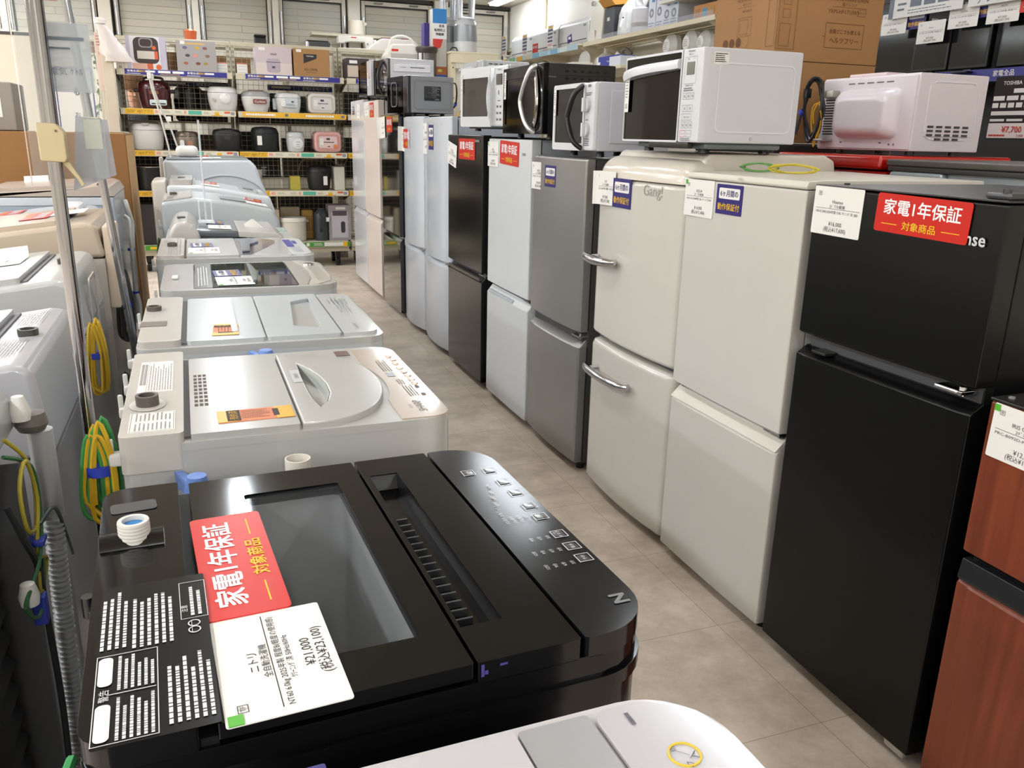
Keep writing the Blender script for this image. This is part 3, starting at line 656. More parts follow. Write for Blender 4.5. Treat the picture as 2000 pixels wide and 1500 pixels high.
it = [('Abitelax', x1 + .05, .293, .011), ('電子ﾚﾝｼﾞ', x1 + .05, .283, .007)] + frame_rects(x1 + .018, .2, x1 + .084, .276, .0008) + [('分', x1 + .07, .27, .006), ('加熱', x1 + .035, .27, .006)]
for zz, n_ in ((.155, 3), (.12, 2), (.095, 1), (.072, 3)):
    for i in range(n_):
        ww = .054 / n_; xx = x1 + .02 + i * (ww + .004); it += frame_rects(xx, zz, xx + ww, zz + .019, .0008); it.append(('強' if n_ == 3 else 'あたため' if n_ == 1 else '弱', xx + ww / 2, zz + .009, .009 if n_ > 1 else .008))
it += fine(x1 + .02, x1 + .08, .178, .19, 2, 6) + [('解凍あたため', x1 + .05, .2 - .005, .007)] + fine(x1 + .02, x1 + .08, .035, .044, 2, 9)
text('lettering', it, mat('77777c', .5), p, FR(0, 0, -.0005))
text('red_lettering', frame_rects(x1 + .016, .046, x1 + .045, .066, .001) + [('とりけし', x1 + .03, .056, .006)], RED, p, FR(0, 0, -.0005))
text('lettering', frame_rects(x1 + .05, .046, x1 + .08, .066, .0008) + [('スタート', x1 + .065, .056, .006)], mat('77777c', .5), p, FR(0, 0, -.0006))
MB().plate(rrect(.055, .33, .06, .26, .02), [rrect(.06, .325, .065, .255, .017)], 0, .002, M=Mx(.24, 0, 0, (0, 1, 0), (0, 0, 1))).build('pressed_rim', mat('e0dfe5', .3, coat=.2), t)
lb = decal('rating_label', t, Mx(.2402, .062, .27, (0, 1, 0), (0, 0, 1)), .05, .035, PAPER)
text('lettering', fine(-.022, .022, -.012, .015, 5, 21, .6), INK, lb, Mx(.2402, .062, .27, (0, 1, 0), (0, 0, 1)))
MB().cyl((.239, .19, .045), (.242, .19, .045), .005).build('screw', STEEL, t)
MB().box(-.2, .22, .04, .32, .012, .032, .008).build('base', mat('6f7676', .4, metal=.4), t)
# pinkish one seen from behind on the red refrigerator (its back faces the aisle)
PK = mat('e0d6dc', .28, coat=.4); w = .45; d = .3; H = .245
t = thing('microwave_oven', 'white microwave oven seen from behind on the red refrigerator', 'microwave oven', (2.2, 2.425, 1.347), 90, GM)
MB().box(-w / 2, w / 2, -d, -.004, .012, .012 + H, .005).box(-w / 2 - .004, -w / 2 + .002, -d + .04, -.05, .06, .225, .0028).build('body', PK, t)
bk = MB().box(-w / 2 + .006, w / 2 - .006, -.008, .002, .018, .25, .002).build('back_panel', PK, t)
bp = []
for z_, ins in ((0, 0), (.02, .004), (.045, .018), (.055, .04)):
    bp.append([(p_[0], z_, p_[1]) for p_ in rrect(-w / 2 + .06 + ins, .12 - ins, .05 + ins, .215 - ins, .03)])
MB().loft(bp).build('bulge', PK, bk)
g = MB()
for i in range(9):
    for j in range(14): g.cyl((.145 + i * .006 + (j % 2) * .003, .001, .065 + j * .009), (.145 + i * .006 + (j % 2) * .003, .004, .065 + j * .009), .0026, n=6)
g.build('vent_hole', mat('3a3234', .8), bk)
MB().box(.13, .2, .0, .035, .19, .215, .004).build('bracket', mat('9f9d90', .35, metal=.6), bk)
MB().box(.14, .215, .0, .05, .04, .047, .002).build('shelf_bracket', STEEL, bk)
v = MB()
for i in range(5): v.box(-.12 + i * .045, -.09 + i * .045, .001, .0032, .232, .236)
v.box(-.14, -.133, .001, .003, .03, .036).box(-.16, -.154, .001, .003, .03, .036).box(.09, .1, .001, .003, .035, .04).box(-.1, -.09, .001, .003, .035, .04)
v.build('vent_slot', mat('6c6266', .7), bk)
v = MB()
for j, n_ in enumerate((5, 5, 5, 3)):
    for i in range(n_):
        yy = -d + .065 + (i + (1 if n_ == 3 else 0)) * .038; v.box(-w / 2 - .0065, -w / 2 - .003, yy, yy + .024, .088 - j * .013, .095 - j * .013)
v.build('side_vent', mat('4a464a', .8), t)
MB().plate(rrect(-d + .035, -.045, .05, .235, .04), [rrect(-d + .04, -.05, .055, .23, .036)], 0, .0025, M=Mx(-w / 2 - .003, 0, 0, (0, -1, 0), (0, 0, 1)) @ Matrix.Diagonal((-1, 1, -1, 1))).build('pressed_rim', mat('ece6ec', .25), t)
f = MB()
for sx in (-1, 1):
    for yy in (-.06, -.25): f.cyl((sx * .17, yy, 0), (sx * .17, yy, .014), .015)
f.build('foot', BLACK, t)
def loop_cord(c, rx, ry, n, r, rnd, nm, m, parent=None, ax=(1, 0)):
    R = random.Random(rnd); P = []
    for k in range(n * 8):
        a = 6.28319 * k / 8; q = 1 + R.uniform(-.2, .2); off = R.uniform(-.35, .35) * rx
        P.append((c[0] + ax[0] * (rx * q * math.cos(a)) + R.uniform(-.006, .006) + ax[0] * off * .3, c[1] + ax[1] * rx * q * math.cos(a) + R.uniform(-.006, .006), c[2] + ry * q * math.sin(a)))
    return MB().tube(P, r, 6, 3).build(nm, m, parent)
loop_cord((.205, .05, .15), .035, .1, 3, .0048, 2, 'power_cord', BLACK, t, (1, .3))
loop_cord((.185, .045, .1), .018, .07, 2, .0026, 4, 'earth_wire', mat('d2a51c', .5), t, (1, .3))
MB().box(.235, .255, .04, .065, .19, .225, .004).tube([(.245, .05, .19), (.26, .06, .13), (.265, .07, .06)], .006).build('plug', BLACK, t)
MB().cyl((.25, .06, .145), (.258, .064, .135), .012).build('cord_tie', mat('2a3fae', .5), t)
tag(MB().box(2.27, 2.47, 2.42, 2.6, 1.606, 1.62, .004).build('booklet', mat('e6cfd2', .5)), 'pinkish booklet lying on the microwave oven seen from behind', 'booklet')
o = loop_cord((1.64, 2.06, 1.305), .05, .012, 4, .0018, 6, 'earth_wire', mat('c9b52a', .5), None, (.8, -1)); tag(o, 'yellow and green earth wire loop on the plain white refrigerator, nearer end', 'wire')
o = loop_cord((1.6, 2.17, 1.305), .04, .012, 4, .0018, 8, 'earth_wire', mat('5f9a4a', .5), None, (.8, -1)); tag(o, 'green earth wire loop under the edge of the big white microwave oven', 'wire')
# cartons
CB = mat('a67b4e', .75, noise=(30, .05)); CBP = mat('6b4522', .7)
for k, z in enumerate((1.377, 1.68)):
    h = .3 if k == 0 else .36
    t = thing('carton', ('lower brown microwave oven carton mostly hidden behind the big white microwave', 'upper brown microwave oven carton with speech bubble print')[k], 'carton', (2.1, 2.83, z), 0, 'stacked microwave oven cartons')
    MB().box(0, .495, 0, .42, 0, h, .004).build('body', CB, t)
    MB().box(.0, .495, -.0008, .42, h * .995, h + .0008).build('flap', mat('bb9160', .75), t)
    R_ = Mx(0, -.0006, 0, (1, 0, 0), (0, 0, 1)); L_ = Mx(-.0006, 0, 0, (0, -1, 0), (0, 0, 1))
    s = h - .36
    it = [('MICROWAVE OVEN', .325, .232, .02, 'c', .004), ('電子レンジ', .325, .213, .014), bar(.245, .2025, .41, .2038), ('YRM-HF171(W)', .3, .187, .022), ('ホワイト', .39, .187, .011)] + frame_rects(.37, .175, .41, .2, .001)
    if k: it += [('全国どこでも使える', .318, .115, .017, 'c', .008), ('ヘルツフリー', .318, .083, .024, 'c', .008)]
    it += [bar(.17, .05, .17, .05)] + frame_rects(.0, .04, .085, h - .03, .0015) + frame_rects(.012, .05, .06, .13, .0012)
    for q in range(3): it += frame_rects(.02, .15 + q * .045, .055, .18 + q * .045, .0012)
    if k: text('bubble', frame_rects(.225, .055, .41, .145, .002) + [bar(.213, .095, .225, .097)], CBP, t, R_)
    text('lettering', it, CBP, t, R_)
    it = [('MICROWAVE OVEN', -.2, .235, .015), ('電子レンジ', -.2, .218, .011), bar(-.26, .208, -.14, .209), ('YRM-HF171', -.2, .193, .013)] + frame_rects(-.25, .1, -.16, .17, .0012) + frame_rects(-.24, .108, -.185, .162, .0012) + frame_rects(-.06, .05, -.008, h - .05, .0015)
    text('lettering', it, CBP, t, L_)
    if k:
        for q in range(4): MB().cyl((-.001, .33 - q * .045, .08), (.001, .33 - q * .045, .08), .018 if q < 3 else .021, n=20).build('badge', CBP if q < 3 else mat('a77b4b', .7), t)
        MB().box(-.001, .0, .02, .3, h - .012, h + .0, 0).box(.38, .47, -.0016, 0, h - .02, h).build('packing_tape', mat('cdb489', .25), t)

# ---------------------------------------------------------------- washing machines: aisle row (local front is -y, turned to face the refrigerators)
GW = 'washing machines in the row facing the aisle'
WW = mat('bbbab6', .22, coat=.4); WB = mat('c2c7c9', .25, coat=.3); WC = mat('c8c2bb', .25, coat=.3); SEAM = mat('6a686a', .6); PALEG = mat('c9cacb', .3)
def circle(cx, cy, r, n=28, a0=0, a1=360, ry=None): return [(cx + r * math.cos(rad(a0 + (a1 - a0) * k / (n if a1 - a0 == 360 else n - 1))), cy + (ry or r) * math.sin(rad(a0 + (a1 - a0) * k / (n if a1 - a0 == 360 else n - 1)))) for k in range(n)]
def washer(label, x, y, w, d, H, m, rot=90, group=GW, r=(.06, .03, .03, .06), cut=.33, hole=True, seam=None, bodym=None):
    t = thing('washing_machine', label, 'washing machine', (x, y, 0), rot, group)
    lo = rrect(-w / 2 + .006, w / 2 - .006, -d / 2 + .006, d / 2 - .006, r)
    MB().plate(lo, [], .03, H - cut).build('body', bodym or m, t)
    MB().plate(rrect(-w / 2, w / 2, -d / 2, d / 2, r), [hole if isinstance(hole, list) else circle(0, -.03, .185)] if hole else [], H - cut - .001, H - .02, r=.008).build('top_cover', m, t)
    f = MB()
    for sx in (-1, 1):
        for sy in (-1, 1): f.cyl((sx * (w / 2 - .06), sy * (d / 2 - .06), 0), (sx * (w / 2 - .06), sy * (d / 2 - .06), .032), .022)
    f.build('foot', BLACK, t)
    if isinstance(hole, list):
        MB().bowl(hole, H - .02, .24, .8).build('drum', mat('c9cbcd', .4), t)
    elif hole:
        MB().lathe([(.185, H - .022), (.18, H - .07), (.2, H - .08), (.2, H - cut + .01), (.05, H - cut + .004), (0, H - cut + .004)], 32, (0, -.03, 0)).build('drum', mat('b9bbbd', .3, metal=.5), t)
    return t
def inlet(t, u, v, z, m=mat('5f5650', .45), r=.019, inner=None, h=.012, tilt=0):
    o = MB().lathe([(r * .98, -.004), (r * .99, -.002), (r, h * .3), (r, h), (r * .72, h), (r * .7, h * .4), (0, h * .35)], 20, (u, v, z)).build('water_inlet', m, t)
    if inner: MB().lathe([(r * .71, h * .8), (0, h * .82)], 16, (u, v, z)).build('inlet_filter', inner, o)
def orange_tag(t, M, w=.12, h=.062):
    c = plain_card('sale_tag', t, M, w, h, mat('e0875d', .5, noise=None), .001); c['label'] = 'orange and yellow sold tag'
    MB().box(-w / 2 - .001, -w / 2 + .03, -h / 2, h / 2, .0012, .0018, M=M).box(w / 2 - .026, w / 2 + .004, -h / 2 - .002, h / 2, .0012, .0018, M=M).build('yellow_tape', mat('e2ae2c', .35), c)
    text('lettering', [bar(-w / 2 + .014, -h * .46, -w / 2 + .036, h * .46), bar(w / 2 - .03, -h * .3, w / 2 - .02, h * .3)] + fine(-w * .18, w * .22, -h * .35, h * .4, 6, 7, .25), mat('3a2c28', .6), c, M, .002)
    text('lettering', [('売約済', -w / 2 + .025, 0, .016)], mat('e2ae2c', .5), c, M @ Matrix.Translation((-w / 2 + .025, 0, 0)) @ Matrix.Rotation(rad(90), 4, 'Z') @ Matrix.Translation((w / 2 - .025, 0, 0)), .0026)
    return c
def hose_hook(t, u, v, z, m=mat('e4e2dc', .35)):
    MB().box(u - .012, u + .012, v - .01, v + .024, z - .022, z, .005).box(u - .004, u + .004, v + .015, v + .024, z - .01, z + .024, .003).build('hose_hook', m, t)

# --- black one
H = .9; w = .535; d = .545
GB = mat('0c0c0d', .1, spec=.35); GBT = mat('08080a', .14, spec=.35)
t = washer('glossy black washing machine with red warranty card and price card on its glass lid', .134, .905, w, d, H, GBT, 92.6, r=(.07, .02, .02, .07), hole=rrect(-.215, .21, -.04, .108, .02))
B1 = mat('17171a', .12, coat=1, noise=(25, .12))
pn = [p for p in rrect(-w / 2, w / 2, -d / 2, -.183, (.068, .004, .004, .068), 8)]
c = MB().plate(pn, [], H - .022, H + .002, r=.006).build('control_panel', mat('111113', .16, spec=.4, noise=(14, .25)), t)
bt = [(.165, -.215), (.166, -.248), (.12, -.252), (.08, -.254), (.033, -.254), (-.003, -.254), (-.057, -.255), (-.091, -.256), (-.122, -.256)]
it = []; it2 = []
for k, (u, v) in enumerate(bt):
    s = .0095; m_ = TP(u, v, 0)
    it += [(q[0], q[1] + u, q[2] + v, q[3] + u, q[4] + v) for q in frame_rects(-s, -s, s, s, .0011)]
b = MB()
for u, v in bt: b.box(u - .007, u + .007, v - .007, v + .007, H + .0015, H + .0035, .002)
b.build('button', mat('3a3a3d', .2, coat=.6), c)
for u, v, s in ((.165, -.215, '電源'), (.12, -.252, 'スタート'), (.08, -.254, 'コース'), (.033, -.254, '水量'), (-.003, -.254, '洗い'), (-.057, -.255, 'すすぎ'), (-.091, -.256, '脱水'), (-.122, -.256, '予約')): it2.append((s, u, v, .006, 'c'))
for k in range(3):
    for j in range(4 - (k == 0)):
        it2.append(('%d分' % (3 * j + 3), -.06 - .034 * k, -.238 + .011 * j, .006)); 
for j in range(4): it2 += [('標準', .11 - .02 * j, -.226 + .004 * j, .006), ('お急ぎ', .075 - .018 * j, -.216 + .003 * j, .006), ('(1) 注水', .0, -.236 + .01 * j, .006)]
text('lettering', it + it2, mat('cfcfd2', .4), c, Matrix.Translation((0, 0, H + .0035)), .0004)
text('logo', [('N', -.215, -.25, .026, 'c', .03)], mat('7d7d80', .4), c, Matrix.Translation((0, 0, H + .002)), .0008)
slot = [(-.205, -.118), (.207, -.118), (.207, -.078), (-.205, -.072)]
l1 = MB().plate(rrect(-w / 2, w / 2, -.178, -.068, .003), [slot], H - .022, H + .002, r=.002).build('lid_front', GB, t)
MB().bowl(slot, H, .04, .82).build('grip_recess', mat('080809', .4), l1)
g = MB()
for k in range(16): g.box(-.19 + k * .018, -.187 + k * .018, -.098, -.078, H - .03, H - .012)
g.build('grip_rib', mat('2c2c2e', .4), l1)
win = rrect(-.205, .2, -.03, .098, .004)
l2 = MB().plate(rrect(-w / 2, w / 2, -.064, .166, .003), [win], H - .014, H + .002, r=.002).build('lid', GB, t)
MB().plate(win, [], H - .006, H - .001).build('glass', glassy('3c4044', .14, .04), l2)
rp = MB().plate(rrect(-w / 2, w / 2, .18, d / 2, (.004, .03, .03, .004)), [], H - .022, H + .006, r=.008).build('rear_panel', mat('0d0d0e', .1, spec=.35), t)
MB().box(-w / 2 + .004, w / 2 - .004, .165, .181, H - .03, H - .012).build('hinge_gap', mat('040404', .6), t)
ch = [(.09 + .018 * math.sin(rad(a)), .205 + .018 * -math.cos(rad(a))) for a in range(0, 181, 30)]
MB().tube([(.1, .27, H - .004), (.1, .25, H - .004), (.1, .225, H - .004), (.1, .2, H - .004)], .022, 12, 4).build('inlet_channel', mat('060606', .2), rp)
inlet(t, .1, .232, H + .006, mat('d9d6d0', .45), .0175, mat('2a86c8', .3), .027)
nut = MB()
for k in range(6): nut.lathe([(.0176, .001 + k * .0043), (.0182, .003 + k * .0043), (.0176, .005 + k * .0043)], 20, (.1, .232, H + .006))
nut.build('inlet_thread', mat('d9d6d0', .45), t)
P_ = TP(-.14, .212, H + .006)
WI = mat('d7d7d7', .5)
it = frame_rects(-.128, -.002, .0, .05, .0008) + [bar(-.062, .0, -.061, .04), ('警告', -.062, .042, .009), ('注意', .06, -.028, .007)] + frame_rects(.04, -.05, .115, -.024, .0007)
it += fine(-.057, -.004, -.0, .033, 6, 31, .5) + fine(-.125, -.066, .0, .033, 6, 32, .5) + fine(.01, .122, .024, .05, 4, 33, .5) + fine(.005, .115, -.018, .022, 6, 34, .5) + fine(-.12, -.02, -.048, -.008, 6, 35, .5) + fine(.045, .11, -.046, -.032, 2, 36, .5)
it += [('!', -.062, .03, .008)]
lb = decal('warning_label', t, P_, .262, .1, mat('0b0b0c', .2, spec=.35), .002, .0004); text('lettering', it, WI, lb, P_, .0012)
for x0, x1 in ((-.124, -.075), (-.048, -.004)): MB().plate(rrect(x0, x1, .036, .048, .005), [], .0012, .0016, M=P_).build('blank_patch', mat('f2f0ec', .45), lb)
for cx in (.018, .03): text('mark', [bar(cx - .004, -.034, cx + .004, -.0335)], WI, lb, P_, .0012); MB().plate(circle(cx, -.036, .006, 16), [circle(cx, -.036, .0048, 16)], .0012, .0014, M=P_).build('mark', WI, lb)
warranty_card(t, TP(.014, .125, H + .003, 1.5), .247, .084, .02)
price_card(t, TP(-.193, .107, H + .002, 1), w=.168, h=.108, head='ニトリ', kind='全自動洗濯機', line='NT60 6.0kg 2025年製 程度B(軽度の使用感)', line2='ｸﾘｰﾆﾝｸﾞ済 50Hz/60Hz', price='¥21,000', tax='(税込¥23,100)', green=True)
decal('clear_tape', t, TP(.2, .235, H + .0065, 4), .03, .055, mat('4e4e50', .2), .006)
MB().box(.03, .07, .27, .285, .83, .86, .003).cyl((.05, .285, .87), (.05, .285, .845), .007).build('cord_hook', mat('1a1a1a', .3), t)
MB().box(-w / 2 - .0008, -w / 2 + .001, -.074, -.071, H - .014, H - .001).box(-w / 2 - .0008, -w / 2 + .001, -.078, -.0745, H - .012, H - .008).box(-w / 2 - .0008, -w / 2 + .001, -.098, -.09, H - .006, H - .004).build('tape_residue', mat('4a3f8a', .6), l1)
MB().plate(rrect(-w / 2 - .004, w / 2 + .004, -d / 2 - .004, d / 2, (.073, .02, .02, .073), 8), [rrect(-w / 2 + .02, w / 2 - .02, -d / 2 + .02, d / 2 - .02, .05, 8)], H - .062, H - .046, r=.005).build('rim_band', GBT, t)
MB().tube([(-.28, .29, .62), (-.27, .3, .74), (-.245, .3, .82), (-.22, .29, .845), (-.2, .285, .85)], .005).build('earth_wire', mat('3f9a58', .4), t)

# --- white one with beige panel
H = .905; w = .535; d = .545
t = washer('white washing machine with beige control panel and orange tag, behind the black one', .125, 1.612, w, d, H, WW, 90.6, r=(.05, .012, .012, .05), hole=False, cut=.33)
MB().plate(rrect(-w / 2, w / 2, -d / 2, d / 2, (.05, .012, .012, .05), 8), [[(p[0], p[1]) for p in circle(-.03, -.06, .15, 24, ry=.022)]], H - .021, H - .006, r=.006).build('deck', WW, t)
LC = lambda u, o=0: -.008 - .178 * max(0, 1 - ((u + .0285) / .2335) ** 2) ** .375 - o
US = [-.0285 - .2335 * math.cos(math.pi * k / 36) for k in range(37)]
lens = [(x, y) for x, y in [(-.178, -.05), (-.15, -.066), (-.1, -.078), (-.04, -.08), (.02, -.074), (.08, -.06), (.118, -.045), (.06, -.043), (0, -.042), (-.06, -.042), (-.13, -.044)]][::-1]
l2 = MB().plate([(u, LC(u)) for u in US], [lens[::-1]], H - .008, H + .006, r=.004).build('lid_front', WW, t)
MB().bowl(lens[::-1], H + .004, .03, .7).build('grip_recess', mat('bfc2ba', .3), l2)
text('lettering', [bar(-.02, -.04, .07, -.022), ], mat('c3c4c4', .3), l2, Matrix.Translation((0, 0, H + .006))); text('lettering', [('SHARP', .025, -.031, .012)], mat('8d8e90', .3), l2, Matrix.Translation((0, 0, H + .0065)))
l1 = MB().plate(rrect(-.264, .21, -.004, .168, .003), [[(-.108 + (i // 1) * 0 + 0, 0)] for i in ()], H - .008, H + .006, r=.003).build('lid', WW, t)
g = MB()
for i in range(9):
    for j in range(3): g.box(-.118 + i * .024, -.104 + i * .024, .137 + j * .0085, .143 + j * .0085, H + .0055, H + .0065)
g.build('vent_hole', mat('5a5048', .8), l1)
MB().plate(rrect(-w / 2 - .0015, w / 2 + .0015, .178, d / 2 + .0015, .01), [], H - .05, H + .012, r=.01).build('rear_panel', WC, t)
MB().box(-w / 2 + .02, w / 2 - .02, .168, .179, H - .012, H - .003).build('hinge_gap', SEAM, t)
cp = rrect(-.262, .235, -.267, -.2, (.03, 0, 0, .03))[:6] + [(.235, -.178)] + [(u, min(-.178, LC(u, .012))) for u in US[::-1] if -.25 < u < .2] + [(-.262, -.178)] + rrect(-.262, .235, -.267, -.2, (.03, 0, 0, .03))[-6:]
c = MB().plate(cp, [], H - .006, H - .0035).build('control_panel', mat('b9a898', .28, coat=.6), t)
it = [('SHARP', -.2, -.225, .022), ('ES-GE', -.2, -.208, .008)]
for k in range(7): it += [bar(-.14 + k * .05, -.255, -.125 + k * .05, -.247)]
it += fine(-.14, -.06, -.243, -.222, 4, 8, .4) + fine(.04, .14, -.232, -.21, 4, 9, .4) + fine(-.06, -.02, -.235, -.22, 3, 12, .4)
text('lettering', it, mat('6b5a50', .5), c, Matrix.Translation((0, 0, H - .0035)))
MB().box(-.0, .03, -.228, -.212, H - .0035, H - .0028).build('display', mat('2f2b2a', .2), c)
b = MB()
for k, (u, v) in enumerate(((.16, -.248), (.13, -.252), (.06, -.25), (.03, -.252), (0, -.253), (-.03, -.253), (-.055, -.253), (.1, -.25))): b.lathe([(.011, 0), (.01, .0025), (0, .003)], 14, (u, v, H - .0036), 1, .7)
b.build('button', mat('c7b9ac', .2, metal=.3), c)
P_ = TP(.08, .226, H + .012); lb = decal('instruction_label', t, P_, .22, .062, mat('ebe8e2', .4), .001)
text('lettering', fine(-.1, .1, -.028, .014, 9, 41, .35) + [bar(-.06, .018, .09, .0225), bar(-.06, .024, .09, .0285)] + frame_rects(-.108, -.03, .108, .016, .0006), mat('9a948f', .6), lb, P_, .0012)
P_ = TP(-.2, .226, H + .012); lb = decal('instruction_label', t, P_, .1, .07, mat('ebe8e2', .4), .001)
text('lettering', frame_rects(-.048, -.033, .048, .033, .0008) + fine(-.043, -.002, -.03, .028, 9, 42, .35) + fine(.004, .045, -.03, .028, 9, 43, .35), mat('9a948f', .6), lb, P_, .0012)
MB().lathe([(.05, 0), (.045, -.001), (.03, -.0005), (0, 0)], 20, (-.105, .236, H + .0132), .8, .6).build('inlet_dish', mat('cfcac2', .4), t)
inlet(t, -.105, .236, H + .0125, h=.018)
orange_tag(t, TP(-.193, .064, H + .006, 93) @ Matrix.Rotation(rad(-90), 4, 'Z') @ Matrix.Rotation(rad(-92), 4, 'Z'))
MB().box(.2, .24, -.17, -.14, H - .006, H - .0045).build('sticker', mat('6b5147', .4), t); text('lettering', fine(.18, .2, -.17, -.14, 4, 3, .4), GREYM, t, Matrix.Translation((0, 0, H - .006)))
MB().plate(rrect(-.011, .011, -.022, .022, .011), [], 0, .002, M=Mx(-w / 2 - .0005, .135, .8, (0, -1, 0), (0, 0, 1))).build('slot', mat('8f928f', .6), t)
hose_hook(t, -.2, d / 2, .87); hose_hook(t, .05, d / 2, .87); hose_hook(t, .2, d / 2, .87)
def adopt(o, t):                        # a part built in room coordinates
    o.matrix_local = (Matrix.Translation(t.location) @ t.rotation_euler.to_matrix().to_4x4()).inverted() @ o.matrix_basis; o.parent = t
    return o
adopt(MB().lathe([(0, 0), (.021, 0), (.0205, .875), (.018, .875), (.017, .6)], 20, (.118, 1.285, 0)).build('drain_pipe', mat('e5ddd2', .35)), t)
def blue_clip(x, y, z, t):
    B = mat('6f8fd6', .35); M_ = Matrix.Translation((x, y, z)) @ Matrix.Rotation(rad(20), 4, 'Z')
    c = MB().loft([[(x_ * s, y_ * s, zz) for x_, y_ in circle(0, 0, .018, 12)] for s, zz in ((1, 0), (1.15, .025), (.8, .05))], M=M_).prism([(.014, .0), (.05, .0), (.055, .02), (.045, .014), (.016, .024)], -.01, .01, 'y', .003, M=M_).box(-.006, .006, -.002, .085, .004, .03, M=M_)
    c = adopt(c.build('hose_clip', B), t); c['label'] = 'blue plastic hose clip'
blue_clip(-.035, 1.265, .822, t); blue_clip(.118, 1.905, .852, t)

# --- plain white one
H = .9; w = .575; d = .575
t = washer('white washing machine with orange tag and brown card, third from the front', .128, 2.283, w, d, H, WB, 90, r=(.05, .03, .03, .05), hole=False)
MB().plate(rrect(-w / 2, w / 2, -d / 2, d / 2, (.05, .03, .03, .05), 8), [], H - .021, H - .004, r=.012).build('deck', WW, t)
MB().plate(rrect(-.265, .265, -.275, -.185, (.04, .004, .004, .04), 6), [], H - .005, H + .004, r=.003).build('control_panel', mat('c8cac9', .25, coat=.6), t)
text('lettering', [('Panasonic', -.19, -.225, .018)] + fine(-.02, .2, -.25, -.215, 4, 51, .3) + fine(.1, .2, -.26, -.2, 5, 52, .3), mat('8e9092', .5), t, Matrix.Translation((0, 0, H + .004)))
rec = [(-.2, -.14), (.2, -.155), (.16, -.1), (-.16, -.075)]
l = MB().plate(rrect(-.268, .268, -.18, -.003, .01), [rec], H - .006, H + .006, r=.004).build('lid_front', WB, t)
MB().bowl(rec, H + .003, .03, .8).build('grip_recess', mat('a9b0b4', .25, coat=.4), l)
MB().prism([(-.15, .9), (-.07, .94), (-.015, .908)], -.17, .12, 'x', .008).build('fold', WB, l) if False else None
MB().plate(rrect(-.268, .268, .001, .178, .01), [], H - .006, H + .006, r=.004).plate(rrect(-.2, .2, .06, .075, .006), [], H + .005, H + .0095, r=.003).build('lid', WB, t)
MB().plate(rrect(-w / 2 + .01, w / 2 - .01, .19, d / 2 - .004, .02), [], H - .006, H + .012, r=.012).build('rear_panel', WC, t)
MB().box(-.26, .26, .177, .191, H - .004, H + .001).build('hinge_gap', SEAM, t)
inlet(t, .09, .26, H + .012)
MB().box(-.115, -.06, .225, .285, H + .012, H + .0135).build('brown_card', mat('7b6e66', .6), t)
orange_tag(t, TP(-.165, .088, H + .006, 178), .12, .06)
hose_hook(t, .2, d / 2, .86); hose_hook(t, -.22, d / 2, .86)

# --- dark glass lid
H = .92; w = .54; d = .53
t = washer('white washing machine with dark glass lid and a price card, fourth from the front', .138, 2.895, w, d, H, WB, 90, r=(.09, .04, .04, .09))
MB().plate(rrect(-w / 2, w / 2, -d / 2, d / 2, (.09, .04, .04, .09), 8), [rrect(-.25, .25, -.14, .17, .004)], H - .021, H - .002, r=.01).build('deck', WW, t)
GG = glassy('1d2a2a', .5, .03)
l = MB().plate(rrect(-.246, .246, -.136, .116, .003), [], H - .006, H - .001).build('lid', GG, t)
MB().plate(rrect(-.246, .246, .116, .166, .003), [], H - .008, H + .001, r=.002).build('lid_strip', mat('9b9fa0', .15, metal=.5), t)
text('lettering', fine(-.22, .2, .125, .16, 4, 61, .4), mat('d6d8d8', .5), t, Matrix.Translation((0, 0, H + .001)))
MB().prism([(-.2, -.005), (.2, -.005), (.16, -.02), (.0, -.03), (-.16, -.02)], H - .002, H + .008, 'z', .003).build('grip', mat('7d8a8a', .15, metal=.4), l)
MB().plate([(-.246, -.14), (-.246, -.165), (-.15, -.185), (0, -.192), (.15, -.185), (.246, -.165), (.246, -.14)][::-1], [], H - .004, H + .001).build('trim', mat('b5b1aa', .2, metal=.3), t)
c = MB().plate([(-.25, -.17), (-.15, -.19), (0, -.197), (.15, -.19), (.25, -.17), (.25, -.2), (.2, -.243), (.1, -.256), (-.1, -.256), (-.2, -.243), (-.25, -.2)][::-1], [], H - .004, H + .0015).build('control_panel', mat('cfc9bf', .3, coat=.4), t)
text('lettering', fine(-.2, .2, -.245, -.205, 6, 62, .3), mat('8c857a', .5), c, Matrix.Translation((0, 0, H + .0015)))
MB().lathe([(.022, 0), (.02, .006), (0, .008)], 18, (.14, -.215, H + .001)).build('dial', CHROME, c)
MB().box(-.07, -.02, .215, .235, H - .002, H + .006, .004).build('inlet_cover', mat('dcdad2', .4), t)
guarantee_card(t, TP(.01, .066, H + .001, 3), .125, .085); price_card(t, TP(-.145, .048, H + .001, 2), w=.16, h=.11, head='日立', kind='全自動洗濯機', line='BW-V80 8.0kg 2019年製', price='¥38,000', tax='(税込¥41,800)', green=True)
hose_hook(t, -.1, d / 2, .87)

